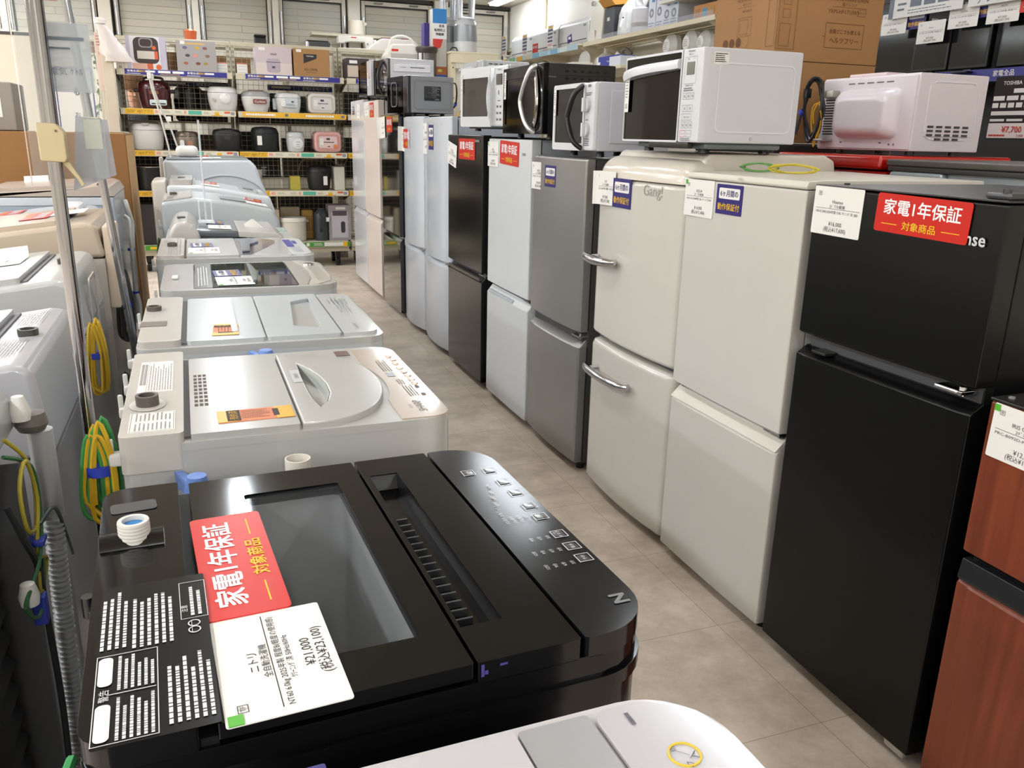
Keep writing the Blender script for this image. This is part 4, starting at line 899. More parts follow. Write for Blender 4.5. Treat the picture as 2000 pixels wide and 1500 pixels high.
# --- navy lens
H = .92; w = .575; d = .575
t = washer('white washing machine with a navy shell shaped lid window, fifth from the front', .126, 3.575, w, d, H, WB, 90, r=(.06, .03, .03, .06), hole=False)
MB().plate(rrect(-w / 2, w / 2, -d / 2, d / 2, (.06, .03, .03, .06), 8), [], H - .021, H - .002, r=.01).build('deck', WW, t)
MB().plate(rrect(-.27, .27, -.006, .182, .006), [], H - .004, H + .006, r=.003).build('lid', WW, t)
MB().plate(rrect(-.27, .27, -.2, -.01, .006), [], H - .004, H + .004, r=.003).build('lid_front', mat('d4d6d6', .2, coat=.5), t)
l = MB().plate([(-.255, -.012), (-.255, -.05), (-.18, -.075), (-.05, -.125), (.08, -.165), (.17, -.17), (.23, -.13), (.255, -.06), (.255, -.012)][::-1], [], H + .003, H + .0055).build('window', mat('211a4a', .06, coat=1), t)
MB().prism([(-.2, -.02), (.18, -.03), (.22, -.07), (.1, -.1), (.0, -.06), (-.18, -.05)], H + .005, H + .013, 'z', .003).build('grip', mat('9aa2ac', .12, metal=.5), l)
c = MB().plate(rrect(-.25, .25, -.28, -.19, (.04, .01, .01, .04)), [], H - .004, H + .002).build('control_panel', mat('d9dbdc', .3, coat=.4), t)
text('lettering', [bar(-.04, -.235, .2, -.205), bar(.06, -.255, .16, -.238)], mat('41409a', .4), c, Matrix.Translation((0, 0, H + .002)))
text('lettering', fine(-.2, .0, -.255, -.215, 5, 72, .35), mat('8d8f98', .5), c, Matrix.Translation((0, 0, H + .002)))
MB().plate(rrect(-w / 2 + .01, w / 2 - .01, .19, d / 2 - .004, .02), [], H - .006, H + .01, r=.01).build('rear_panel', WC, t)
text('lettering', fine(.04, .24, .2, .27, 6, 73, .3) + fine(-.25, -.06, .2, .25, 5, 74, .3), mat('9c9690', .6), t, Matrix.Translation((0, 0, H + .01)))
MB().box(-.26, .26, .181, .191, H - .004, H + .001).build('hinge_gap', mat('6b4a40', .6), t)
inlet(t, .0, .235, H + .01, h=.014)
guarantee_card(t, TP(.045, .125, H + .006, 2), .12, .085); price_card(t, TP(-.12, .118, H + .006, 0), w=.165, h=.115, head='東芝', kind='全自動洗濯機', line='AW-7D 7.0kg 2019年製', price='¥25,000', tax='(税込¥27,500)', green=True)
hose_hook(t, -.1, d / 2, .87)

# --- lifted dark lid
H = .9; w = .56; d = .56
t = washer('white washing machine with raised dark lid and pyramid shaped grip, sixth from the front', .13, 4.245, w, d, H, mat('d8dcd8', .25, coat=.4), 90, r=(.06, .03, .03, .06), hole=False)
MB().plate(rrect(-w / 2, w / 2, -d / 2, d / 2, (.06, .03, .03, .06), 8), [], H - .021, H - .002, r=.01).build('deck', mat('d5dcd6', .25, coat=.4), t)
MB().prism([(.03 + .1, H - .01), (.13, H + .03), (.16, H + .075), (.2, H + .09), (.24, H + .075), (.265, H + .03), (.27, H - .01)], -w / 2 + .004, w / 2 - .01, 'x', .02, 3).build('rear_panel', WC, t)
MB().box(-.1, -.06, .19, .225, H + .083, H + .092, .003).build('inlet_cover', mat('4e4a48', .5), t)
MB().prism([(.15, H + .02), (.15, H + .05), (-.03, H + .04), (-.035, H + .012)], -.255, .24, 'x', .006).build('lid', mat('5b5f66', .12, coat=.8), t)
MB().prism([(-.03, H + .012), (-.03, H + .04), (-.2, H + .03), (-.225, H + .01), (-.22, H - .002)], -.255, .24, 'x', .008).build('lid_front', WC, t)
MB().loft([[(-.06, -.07, H + .035), (.07, -.07, H + .035), (.07, -.16, H + .03), (-.06, -.16, H + .03)], [(-.0, -.105, H + .066), (.012, -.105, H + .066), (.012, -.115, H + .066), (-.0, -.115, H + .066)]]).build('grip', mat('d6d0c8', .3), t)
MB().box(.05, .2, -.272, -.235, H - .003, H + .002, .001).build('control_panel', mat('b3c2ba', .3), t)
M_ = TP(-.13, .045, H + .046, 0, 3.2); price_card(t, M_, w=.17, h=.1, head='日立', line='BW-8WV 2017年製', price='¥20,000'); guarantee_card(t, TP(.05, .06, H + .047, 0, 3.2), .12, .08)
# --- three with sloping tops
def slope_washer(label, y0, y1, prof, m, x=.13, deck=None):
    w = y1 - y0; t = thing('washing_machine', label, 'washing machine', (x, (y0 + y1) / 2, 0), 90, GW)
    P = [(x - X, z) for X, z in prof]
    MB().prism([(P[0][0], .03)] + P + [(P[-1][0], .03)], -w / 2, w / 2, 'x', .02, 3).build('body', m, t)
    f = MB()
    for sx in (-1, 1):
        for v in (P[0][0] - .06, P[-1][0] + .06): f.cyl((sx * (w / 2 - .06), v, 0), (sx * (w / 2 - .06), v, .034), .022)
    f.build('foot', BLACK, t)
    return t, w, P
def on_slope(P, i, f=.5):
    (a, za), (b, zb) = P[i], P[i + 1]; return TP(0, a + (b - a) * f, za + (zb - za) * f, 0, math.degrees(math.atan2(za - zb, a - b)))
t, w, P = slope_washer('pale blue sided washing machine with sloping top and dark lid window', 4.57, 5.12, [(-.175, 1.025), (-.02, 1.045), (.11, 1.03), (.255, 1.008), (.362, .985), (.392, .93), (.41, .85)], WB)
S = on_slope(P, 2, .4)
MB().plate(rrect(-.16, .2, -.07, .06, .02), [], 0, .004, M=S).build('window', mat('4a4744', .1, coat=.8), t)
S2 = on_slope(P, 3, .35); price_card(t, S2 @ Matrix.Translation((-.12, 0, .002)), w=.17, h=.11, head='東芝', line='AW-10 2018年製', price='¥36,000'); c = warranty_card(t, S2 @ Matrix.Translation((.13, -.0, .002)) @ Matrix.Rotation(rad(-4), 4, 'Z'), .24, .09)
MB().plate(rrect(-.26, .26, -.07, .07, .01), [], 0, .006, M=on_slope(P, 0, .5)).build('rear_panel', WC, t); inlet(t, .06, .25, 1.036, h=.014)
text('lettering', [bar(.02, 0, .1, .03), bar(-.2, .02, -.05, .05)], GREYM, t, on_slope(P, 0, .5), .0068)
text('lettering', [('10kg', 0, .0, .03)] + fine(-.03, .03, -.06, -.03, 4, 81, .3), GREYM, t, Mx(-w / 2, -.13, .86, (0, -1, 0), (0, 0, 1)), .0006)
MB().plate([(-.03, -.05), (.03, -.05), (.22, -.13), (.24, -.16), (-.25, -.16), (-.25, -.05)][::-1] if False else rrect(-.16, .1, -.03, .0, .01), [], 0, .004, M=Mx(-w / 2, .06, .84, (0, -1, 0), (0, 0, 1))).build('side_grip', mat('a9b4bd', .4), t)
hose_hook(t, -.15, .305, .9)
t, w, P = slope_washer('white washing machine with sloping top and blue lined grip, eighth from the front', 5.18, 5.74, [(-.16, 1.07), (0, 1.07), (.13, 1.053), (.34, 1.014), (.4, 1.01), (.425, .93), (.43, .85)], mat('dfe3e6', .25, coat=.4))
S = on_slope(P, 2, .75); rec = [(-.1, -.03), (.12, -.04), (.08, .02), (-.06, .03)]
MB().plate(rrect(-.14, .16, -.06, .05, .02), [rec], 0, .008, M=S).build('lid_front', WW, t); MB().plate(rec, [], .0004, .002, M=S).build('grip_recess', mat('5f6f94', .3), t)
S = on_slope(P, 1, .6); warranty_card(t, S @ Matrix.Translation((.1, 0, .002)), .24, .08); price_card(t, S @ Matrix.Translation((-.12, 0, .002)), w=.16, h=.1, head='ﾊﾟﾅｿﾆｯｸ', line='NA-FA80 2018年製', price='¥30,000')
MB().plate(rrect(-.26, .27, -.06, .06, .02), [], 0, .03, M=on_slope(P, 0, .5), r=.012).box(-.26, .27, -.075, -.066, -.002, .012, M=on_slope(P, 0, .5)).build('rear_panel', WC, t)
MB().box(-.06, .02, -.02, .02, .03, .034, .001, M=on_slope(P, 0, .5)).build('inlet_cover', mat('5b5653', .5), t)
MB().box(-.25, .12, .29, .37, .55, 1.095, .02).build('rear_tank', mat('e6dcd0', .35), t)
t, w, P = slope_washer('tallest white washing machine at the far end of the row with an arched side', 5.9, 6.5, [(-.19, 1.183), (.34, 1.192), (.383, 1.15), (.4, 1.08), (.432, 1.0), (.44, .85)], mat('d6dce2', .25, coat=.4))
MB().box(-w / 2 + .01, w / 2 - .01, -.2, .3, 1.186, 1.2, .004).build('top_panel', mat('a4a8ac', .25, coat=.4), t)
SL = Mx(-w / 2 - .0008, 0, 0, (0, -1, 0), (0, 0, 1))
arcp = [(.05 + .27 * math.cos(rad(a)), .9 + .19 * math.sin(rad(a))) for a in range(20, 166, 8)]
MB().tube([(-w / 2, -p[0], p[1]) for p in arcp], .008, 6, 2).build('arch_rib', mat('c4cad2', .3), t)
text('lettering', fine(-.02, .02, -.03, .03, 5, 91, .35), GREYM, t, SL @ Matrix.Translation((.3, 1.12, 0)))
price_card(t, TP(-.2, .02, 1.2, 0), w=.17, h=.11, head='日立', line='BD-STX 2020年製', price='¥88,000'); warranty_card(t, TP(.1, .08, 1.2, 0), .24, .09)
MB().box(-.2, .0, .1, .24, 1.2, 1.27, .03, 3).build('water_filter_case', mat('e9e6e0', .3), t)
MB().box(-.2, -.12, .32, .345, 1.0, 1.2, .01).build('rear_cover', WC, t)

# ---------------------------------------------------------------- washing machines: left row, backs towards the aisle row (local back is +y)
GL_ = 'washing machines of the left row, backs to the aisle row'
def left_washer(label, y0, y1, xb, H, m, top=None, d=.58, band=.2, inl=None, labels=True, lid=True, drop=.06, seam=True, sideband=None):
    w = y1 - y0; t = thing('washing_machine', label, 'washing machine', (xb - d / 2, (y0 + y1) / 2, 0), -90, GL_)
    MB().plate(rrect(-w / 2 + .003, w / 2 - .003, -d / 2, d / 2 - .004, (.04, .006, .006, .04)), [], .03, H - band - .003).build('body', m, t)
    MB().prism([(-d / 2, H - band), (-d / 2, H - drop - .02), (-d / 2 + .03, H - drop), (d / 2 - .14, H - .012), (d / 2 - .05, H), (d / 2 - .02, H - .012), (d / 2, H - band + .0)], -w / 2, w / 2, 'x', .018, 3).build('top_cover', top or m, t)
    f = MB()
    for sx in (-1, 1):
        for sy in (-1, 1): f.cyl((sx * (w / 2 - .06), sy * (d / 2 - .06), 0), (sx * (w / 2 - .06), sy * (d / 2 - .06), .034), .022)
    f.build('foot', BLACK, t)
    sl = math.degrees(math.atan2(drop - .012, d - .17))
    if lid:
        M_ = TP(0, 0, H - .012 - (d / 2 - .14) * math.tan(rad(sl)) + .001, 0, sl)
        MB().plate(rrect(-w / 2 + .03, w / 2 - .03, -d / 2 + .12, d / 2 - .135, .012), [], -.004, .014, M=M_, r=.006).build('lid', top or m, t)
        MB().box(-w / 2 + .04, w / 2 - .04, d / 2 - .133, d / 2 - .12, -.004, .003, M=M_).build('hinge_gap', SEAM, t)
    M2 = TP(0, d / 2 - .085, H - .004, 0, 6)
    if inl: inlet(t, inl, d / 2 - .065, H - .002, mat('4a4644', .4), .02, None, .013)
    if labels:
        for u0, u1, sd in ((-w * .42, (inl or 0) - .05, 5), ((inl or 0) + .045, w * .4, 6)):
            if u1 - u0 > .06: text('printed_notice', fine(u0, u1, -.028, .03, 9, sd + int(y0 * 10), .35), mat('77716b', .6), t, M2, .0025)
    return t, w, M2, sl
LW = mat('bbbbc0', .25, coat=.3)
t, w, M2, sl = left_washer('white washing machine with printed notices and black inlet, touching the thick chrome pole', 1.70, 2.27, -.295, .955, LW, band=.19, inl=.02)
M_ = TP(0, .0, .905, 0, sl); MB().plate(rrect(-.23, .22, -.16, .145, .01), [], .012, .0145, M=TP(0, 0, .955 - .012 - .15 * math.tan(rad(sl)), 0, sl)).build('lid_label', mat('c9c3b9', .4), t)
text('lettering', fine(-.2, .2, -.14, .13, 22, 15, .35), mat('857c70', .6), t, TP(0, 0, .955 - .012 - .15 * math.tan(rad(sl)), 0, sl), .0155)
t, w, M2, sl = left_washer('white washing machine with crumpled price card and navy card, second in the left row', 2.42, 3.02, -.315, .995, mat('bebebc', .25, coat=.3), band=.17, inl=-.02, labels=False)
LIDM = TP(0, 0, .995 - .012 - .15 * math.tan(rad(sl)) + .016, 0, sl)
guarantee_card(t, LIDM @ Matrix.Translation((.06, .02, .001)) @ Matrix.Rotation(rad(4), 4, 'Z'), .18, .07); price_card(t, LIDM @ Matrix.Translation((-.1, .03, .001)), w=.17, h=.16, head='SHARP', line='ES-TX 2018年製', price='¥24,000', curl=.03)
MB().plate(rrect(-.08, .08, -.12, .06, .02), [rrect(-.07, .07, -.11, .05, .015)], 0, .004, M=Mx(.0, .29, .9, (-1, 0, 0), (0, 0, 1))).build('rear_frame', WC, t)
hose_hook(t, .18, .286, .84); MB().cyl((.302, .2, .85), (.298, .2, .85), .007).build('screw', mat('8a6b56', .5), t)
t, w, M2, sl = left_washer('beige washing machine with red and orange cards, third in the left row', 3.1, 3.68, -.305, 1.075, mat('c2b9ad', .3, coat=.2), mat('c4b39f', .25, coat=.2), band=.12, labels=True)
LIDM = TP(0, 0, 1.075 - .012 - .15 * math.tan(rad(sl)) + .016, 0, sl)
warranty_card(t, LIDM @ Matrix.Translation((.0, .06, .001)), .24, .09); price_card(t, LIDM @ Matrix.Translation((-.02, .16, .001)), w=.17, h=.11, head='Panasonic', line='NA-VX 2019年製', price='¥68,000')
decal('sticker', t, LIDM @ Matrix.Translation((.1, -.12, .0)), .2, .06, mat('9fb4c4', .4)); hose_hook(t, .2, .286, .9)
MB().box(.08, .28, .285, .32, .78, 1.06, .008).build('rear_tank', mat('dcc9b2', .35), t)
t, w, M2, sl = left_washer('white washing machine with a red card behind the beige one in the left row', 3.76, 4.25, -.40, 1.04, mat('bfc2c6', .25, coat=.3), band=.2, labels=False)
LIDM = TP(0, 0, 1.04 - .012 - .15 * math.tan(rad(sl)) + .016, 0, sl)
warranty_card(t, LIDM @ Matrix.Translation((-.05, -.05, .001)), .2, .09); MB().box(-.2, .0, .12, .22, .99, 1.06, .02).build('rear_cover', mat('e6e6e8', .3), t)
t, w, M2, sl = left_washer('large washing machine with pinkish beige top, last of the left row by the big carton', 4.32, 4.98, -.36, 1.12, mat('a9b1bb', .25, coat=.3), mat('b9ab9f', .3, coat=.2), d=.66, band=.05, labels=False, drop=.04)
MB().box(-w / 2 - .002, w / 2 + .002, -.33, .3, 1.03, 1.066, .004).build('trim_band', mat('cfd4da', .3), t)
MB().box(.2, .3, .18, .26, 1.085, 1.13, .01).build('rear_cover', mat('dccbbb', .3), t); MB().box(.22, .28, .25, .285, 1.11, 1.126, .003).build('inlet_cover', mat('5b5a5c', .5), t)
LIDM = TP(0, 0, 1.102, 0, sl); price_card(t, LIDM @ Matrix.Translation((-.12, -.06, .006)), w=.17, h=.11, head='HITACHI', line='BD-NX 2017年製', price='¥78,000', curl=.03); decal('sticker', t, LIDM @ Matrix.Translation((.0, -.1, .006)), .16, .09, mat('8d6f5e', .4))
MB().tube([(-.08, .34, 1.02), (-.06, .35, .98), (-.1, .36, .9), (-.06, .355, .8), (-.08, .35, .62), (-.07, .34, .4)], .014).build('hose', mat('e4e2da', .4), t)
MB().tube([(.0, .34, .95), (.03, .36, .93), (.05, .36, .85), (.03, .36, .76), (.02, .355, .6), (.05, .37, .5), (.08, .36, .42), (.04, .35, .45)], .01).build('power_cord', mat('d9d8d2', .4), t)
for z in (.78, .56): MB().cyl((.02, .355, z), (.02, .355, z + .012), .018).build('cord_tie', mat('2a3fae', .5), t)
# nearest one of the left row, its open back in view
w = .57; d = .56; H = .99
t = thing('washing_machine', 'nearest left washing machine showing its black louvred open back and wires', 'washing machine', (-.31 - d / 2, 1.205, 0), -90, GL_)
DG = mat('5c5c5d', .4, metal=.5)
MB().box(-w / 2, w / 2, -d / 2, d / 2 - .11, .03, H - .14, .006).build('body', mat('b6b6b4', .3), t)
MB().prism([(-d / 2, H - .14), (-d / 2, H - .08), (d / 2 - .14, H - .015), (d / 2 - .03, H), (d / 2, H - .03), (d / 2, H - .09), (d / 2 - .1, H - .14)], -w / 2, w / 2, 'x', .016, 3).build('top_cover', mat('b9b9b7', .25, coat=.3), t)
fr = MB()
fr.box(-w / 2, -w / 2 + .03, d / 2 - .12, d / 2, .03, H - .14, .002).box(w / 2 - .05, w / 2, d / 2 - .12, d / 2, .03, H - .14, .002)
fr.build('frame_post', DG, t)
lv = MB().box(-w / 2 + .035, w / 2 - .055, d / 2 - .08, d / 2 - .06, .06, H - .16)
for k in range(13): lv.prism([(d / 2 - .062, .1 + k * .05), (d / 2 - .04, .11 + k * .05), (d / 2 - .062, .132 + k * .05)], -w / 2 + .07, .1, 'x')
lv.build('louvre_panel', mat('1f1f20', .4), t)
st = MB()
st.prism([(.03, .78), (.06, .78), (.2, .1), (.17, .1)], d / 2 - .03, d / 2 - .022, 'y').build('brace', mat('6e6e70', .35, metal=.6), t)
MB().box(.12, .16, d / 2 - .02, d / 2 - .012, .06, .78, .001).build('brace', mat('6e6e70', .35, metal=.6), t)
for z in (.2, .45, .7): MB().cyl((.14, d / 2 - .014, z), (.14, d / 2 - .004, z), .009).build('bolt', STEEL, t)
# corrugated hose hanging on its back
hz = MB(); N = 46
hz.tube([(-.3, d / 2 + .03, .89), (-.3, d / 2 + .03, .8), (-.3, d / 2 + .03, .73)], .02, 12, 2)
hz.tube([(-.3, d / 2 + .03 - .02 * i / 180, .72 - .62 * i / 180) for i in range(181)], .017, 12, 0, rr=lambda s: .014 + .003 * (1 if int(s * 180) % 3 else -1))
hz.build('drain_hose', mat('b0b1b2', .4), t)
MB().lathe([(0, 0), (.02, .0), (.026, .012), (.022, .03), (0, .034)], 18, (-.285, d / 2 + .022, .895)).build('hose_cap', mat('6d6862', .5), t)
MB().lathe([(0, .02), (.015, .02), (.017, .035), (.009, .06), (0, .062)], 14, (-.265, d / 2 + .012, .9)).build('hose_joint', mat('efeee9', .3), t)
def local_cord(nm, pts, r, m): return MB().tube([(p[0] - .12, (p[1] - d / 2) * .55 + d / 2, p[2] + .03) for p in pts], r * .75, 7, 4).build(nm, m, t)
YG = mat('b9a93a', .45); GR_ = mat('3c6b47', .45)
Y_ = d / 2
local_cord('earth_wire', [(-.02, Y_ + .02, .9), (-.05, Y_ + .05, .86), (-.09, Y_ + .05, .8), (-.06, Y_ + .05, .74), (-.0, Y_ + .05, .76), (.01, Y_ + .05, .83), (-.03, Y_ + .06, .86), (-.07, Y_ + .06, .78), (-.04, Y_ + .05, .7), (-.1, Y_ + .05, .66), (-.02, Y_ + .05, .64), (-.05, Y_ + .05, .72)], .0042, YG)
local_cord('earth_wire', [(-.0, Y_ + .02, .88), (-.06, Y_ + .06, .84), (-.08, Y_ + .06, .76), (-.03, Y_ + .06, .7), (.03, Y_ + .05, .68), (.06, Y_ + .04, .66), (.02, Y_ + .05, .62), (-.04, Y_ + .05, .63), (-.06, Y_ + .055, .68)], .0042, GR_)
local_cord('earth_wire', [(-.06, Y_ + .06, .74), (-.11, Y_ + .08, .745), (-.16, Y_ + .08, .71), (-.2, Y_ + .08, .65), (-.23, Y_ + .08, .6)], .004, mat('3a4540', .45))
MB().box(-.186, -.154, Y_ + .015, Y_ + .04, .742, .752, .003).build('cord_tie', mat('2a3fae', .5), t)
MB().box(-.15, -.125, Y_ + .015, Y_ + .035, .62, .67, .004).build('cord_tie', mat('2a3fae', .5), t)
MB().lathe([(0, 0), (.013, 0), (.015, .015), (.01, .035), (0, .04)], 14, (-.09, Y_ + .022, .68)).build('hose_joint', mat('efeee9', .3), t)
local_cord('power_cord', [(.0, Y_ + .01, .8), (.0, Y_ + .04, .74), (-.03, Y_ + .05, .68), (-.04, Y_ + .05, .58), (-.05, Y_ + .05, .4), (-.04, Y_ + .04, .2)], .007, mat('303132', .4))

# --- white machine nearest the camera, under the picture's lower edge (aisle row)
H = .9; w = .545; d = .56
t = washer('white washing machine nearest the camera with yellow ringed power button', .116, .275, w, d, H, mat('c9c6ca', .25, coat=.3), 91.5, r=(.075, .03, .03, .075), hole=False)
MB().plate(rrect(-w / 2, w / 2, -d / 2, d / 2, (.075, .03, .03, .075), 8), [], H - .021, H - .002, r=.012).build('deck', mat('cfccce', .25, coat=.3), t)
c = MB().plate(rrect(-w / 2 + .012, w / 2 - .012, -d / 2 + .01, -.175, (.065, .012, .012, .065), 8), [], H - .003, H + .003, r=.002).build('control_panel', mat('bfbcbf', .2, coat=.3), t)
MB().plate(rrect(-w / 2 + .012, w / 2 - .012, -.17, -.105, .004), [], H - .003, H + .004, r=.003).build('lid_front', mat('9b9a9c', .25, metal=.2), t)
MB().plate(rrect(-w / 2 + .012, w / 2 - .012, -.102, .17, .004), [], H - .003, H + .006, r=.003).build('lid', mat('c6c2c6', .2, coat=.3), t)
MB().box(-w / 2 + .02, w / 2 - .02, .02, .022, H + .005, H + .0065).build('lid_seam', mat('cfcacf', .4), t)
MB().plate(circle(.19, -.223, .014, 24, ry=.014), [circle(.19, -.223, .0122, 24)], H + .003, H + .0042).build('power_button', mat('e0c33a', .4), c)
MB().plate(circle(.125, -.235, .015, 24), [circle(.125, -.235, .0142, 24)], H + .003, H + .0042).build('start_button', mat('8ec2b4', .4), c)
text('lettering', [('切', .198, -.217, .006), ('／', .192, -.222, .01), ('入', .186, -.229, .01), ('ふたロック', .16, -.222, .009), ('スタート', .127, -.235, .009), ('一時停止', .118, -.241, .005)] + fine(.235, .252, -.205, -.2, 1, 4, .8), mat('5d5866', .5), c, TP(0, 0, H + .003) @ Matrix.Identity(4), .001)
guarantee_card(t, TP(.215, .09, H + .006, 2), .12, .083)
MB().plate(rrect(-w / 2, w / 2, .175, d / 2, .03), [], H - .003, H + .012, r=.01).build('rear_panel', WC, t)

# ---------------------------------------------------------------- chrome poles with clamps and clear sheets
def pole(label, x, y, r, zc, dx=0, r2=None):
    t = thing('display_pole', label, 'pole', (x, y, 0), 0, 'chrome display poles between the washing machine rows')
    MB().cyl((0, 0, .012), (dx * zc, 0, zc), r, n=20).build('pole', mat('98989c', .1, metal=1), t)
    MB().cyl((dx * zc, 0, zc - .02), (dx * 2.6, 0, 2.6), r2 or r * 1.2, n=20).build('outer_tube', mat('98989c', .1, metal=1), t)
    MB().cyl((0, 0, 0), (0, 0, .014), .075, n=28).build('base', STEEL, t)
    return t
BEI = mat('cdbd95', .5)
t = pole('thick chrome pole with large beige clamp and clear sheets', -.205, 1.5, .0105, 1.36, .001, .0125)
MB().prism([(-.016, 1.327), (.018, 1.325), (.021, 1.332), (.021, 1.37), (.011, 1.383), (-.017, 1.384)], -.016, .014, 'y', .003).build('clamp', BEI, t)
MB().prism([(.01, 1.327), (.022, 1.325), (.04, 1.292), (.036, 1.288), (.03, 1.3)], -.004, .004, 'y', .001).build('clamp_lever', BEI, t)
MB().cyl((.01, -.0175, 1.372), (.01, -.0155, 1.372), .0017).build('screw', mat('6b5c3f', .4), t)
s = MB()
s.prism([(-.034, .02), (.075, .02), (.075, .0206), (-.034, .0206)], 1.3, 1.75, 'z')
s.build('clear_sheet', glassy('b4c2c8', .12, .1), t)
s = MB(); s.box(.0, .068, .022, .0226, 1.43, 1.53).build('price_sheet', glassy('b7bcc2', .5, .2), t)
text('lettering', [('電気', .02, 1.46, .012), ('ｹﾄﾙ', .045, 1.46, .012), bar(.005, 1.505, .06, 1.51), bar(.005, 1.492, .04, 1.495)], mat('45566e', .5), t, FR(0, 0, .0215))
MB().box(.002, .03, .0215, .0219, 1.56, 1.585).build('orange_strip', mat('c9764f', .45), t)
MB().prism([(-.034, .0), (-.03, -.02), (-.0305, -.02), (-.035, .0)], 1.29, 1.75, 'z').build('clear_sheet', glassy('c5ccd0', .1, .1), t)
MB().prism([(.02, 1.28), (.085, 1.305), (.08, 1.39), (.035, 1.395)], .024, .0246, 'y').build('grey_sheet', glassy('9da2ac', .5, .15), t)
MB().box(.045, .07, .0215, .0225, 1.345, 1.39, .001).build('pale_clip', mat('d8d6c4', .4), t)
t = pole('thinner chrome pole with small beige clamp further back', -.165, 2.75, .0115, 1.38, -.075, .0125)
MB().box(-.105 - .019, -.105 + .021, -.022, .022, 1.335, 1.405, .004).box(-.09, -.075, -.01, .01, 1.31, 1.34, .003).build('clamp', BEI, t)
# clear rod stand standing on the raised lid
t = thing('sign_rod', 'slim clear rod sign stand on the raised dark lid washing machine', 'rod', (.03, 4.2, .958))
MB().box(-.035, .035, -.03, .03, 0, .012, .003).box(-.03, -.024, -.028, .028, .012, .1, .002).box(.024, .03, -.028, .028, .012, .1, .002).build('base', glassy('e8eef0', .35, .06), t)
MB().cyl((0, 0, .01), (-.0, 0, .46), .0045, n=8).build('rod', glassy('d5dde0', .45, .05), t)
# earth wires and plugs in the gap
def bundle(nm, lab, c, h, m1, m2, seed, cat='wire', tie=True):
    t = thing(nm, lab, cat, c); R = random.Random(seed)
    for k, m in enumerate((m1, m2)):
        P = []
        for q in range(5):
            x = R.uniform(-.012, .012); y = R.uniform(-.02, .02); P += [(x - .018, y, -h * .5 + R.uniform(0, .03)), (x - .014, y, 0), (x, y, h * .5 - R.uniform(0, .03)), (x + .016, y, .01), (x + .01, y, -h * .5)]
        MB().tube(P, .0038, 6, 4).build('strand', m, t)
    if tie: MB().cyl((0, 0, -.012), (0, 0, .004), .024).build('cord_tie', mat('2a3fae', .5), t)
    return t
YW = mat('d1a923', .5); GW_ = mat('3f8f4a', .5)
bundle('earth_wire', 'bundle of yellow earth wire hanging on the back of a left row washing machine', (-.285, 2.39, .8), .2, YW, YW, 3)
bundle('earth_wire', 'thick bundle of green and yellow earth wire behind the beige panelled washing machine', (-.185, 1.42, .845), .17, GW_, YW, 5)
bundle('power_cord', 'dark bundled power cord between the beige left washing machine and the pole', (-.27, 3.2, .78), .25, mat('4a4845', .5), mat('4a4845', .5), 8, 'cord')
bundle('power_cord', 'black bundled power cord in the gap behind the plain white washing machine', (-.215, 2.45, .62), .22, mat('2c2b2a', .5), mat('454238', .5), 9, 'cord')
bundle('earth_wire', 'green wire bundle behind the raised lid washing machine, beside the carton edge', (-.178, 4.3, .78), .2, mat('4d7a3f', .5), mat('3e4a38', .5), 11)
# two white hanging power cords with plugs
t = thing('power_cord', 'pair of white power cords hanging in front of the dark red rice cooker', 'cord', (0, 6.35, 0))
CW = mat('d9d6ce', .4)
MB().tube([(-.235, 0, 1.71), (-.23, 0, 1.64), (-.2, 0, 1.5), (-.165, 0, 1.3), (-.15, 0, 1.2)], .006).build('cord', CW, t)
MB().tube([(-.225, .02, 1.71), (-.215, .02, 1.62), (-.18, .02, 1.5), (-.14, .02, 1.4), (-.1, .02, 1.25), (-.085, .02, 1.21)], .006).build('cord', CW, t)
MB().box(-.25, -.226, -.01, .01, 1.69, 1.73, .004).box(-.23, -.21, .01, .03, 1.685, 1.725, .004).build('plug', mat('efece4', .35), t)
MB().box(-.243, -.24, -.004, .004, 1.728, 1.75).box(-.234, -.231, -.004, .004, 1.728, 1.75).build('plug_pin', STEEL, t)
MB().box(-.155, -.125, .01, .03, 1.42, 1.455, .004).build('cord_clip', mat('f1eee6', .35), t)
# the big carton standing behind the left row, a grey box on it, the board behind
CBB = mat('926637', .75, noise=(3, .06))
t = thing('carton', 'huge brown carton standing upright behind the left washing machines', 'carton', (-.345, 5.2, 0))
MB().box(-1.35, 0, 0, .62, 0, 1.345, .006).build('body', CBB, t)
MB().box(.0005, .0025, .0, .62, .01, 1.335).build('end_flap', mat('c9a06a', .7), t)
MB().tube([(-.45, .1, 1.347), (-.2, .05, 1.35), (-.05, .12, 1.352), (-.0, .3, 1.348)], .004).build('packing_string', mat('e3dac6', .6), t)
MB().box(-1.35, 0, .28, .34, 1.3452, 1.3462).build('packing_tape', mat('caa46a', .3), t)
t = thing('appliance_box', 'grey box with white notices on top of the huge carton', 'box', (-1.0, 5.35, 1.3465))
MB().box(-.4, .115, 0, .35, 0, .25, .01).build('body', mat('8f877e', .5), t)
c = decal('notice', t, FR(.015, .12, -.001), .075, .1, PAPER); text('lettering', [('商品ご購入', .015, .155, .011), ('のお客様', .015, .142, .009)] + fine(-.015, .045, .08, .1, 3, 2, .3), GREYM, c, FR(0, 0, -.0022)); MB().box(.0, .03, -.0024, -.0022, .11, .13).build('picture', mat('d9b98a', .5), c)
c = decal('price_notice', t, FR(-.075, .12, -.001), .08, .1, PAPER); text('lettering', fine(-.11, -.04, .1, .165, 5, 3, .6), mat('565a78', .5), c, FR(0, 0, -.0022)); text('red_lettering', [('7,000', -.065, .085, .02)], RED, c, FR(0, 0, -.0024))
t = thing('notice_board', 'cream board standing behind the grey box at the left edge', 'board', (-1.75, 6.9, 0))
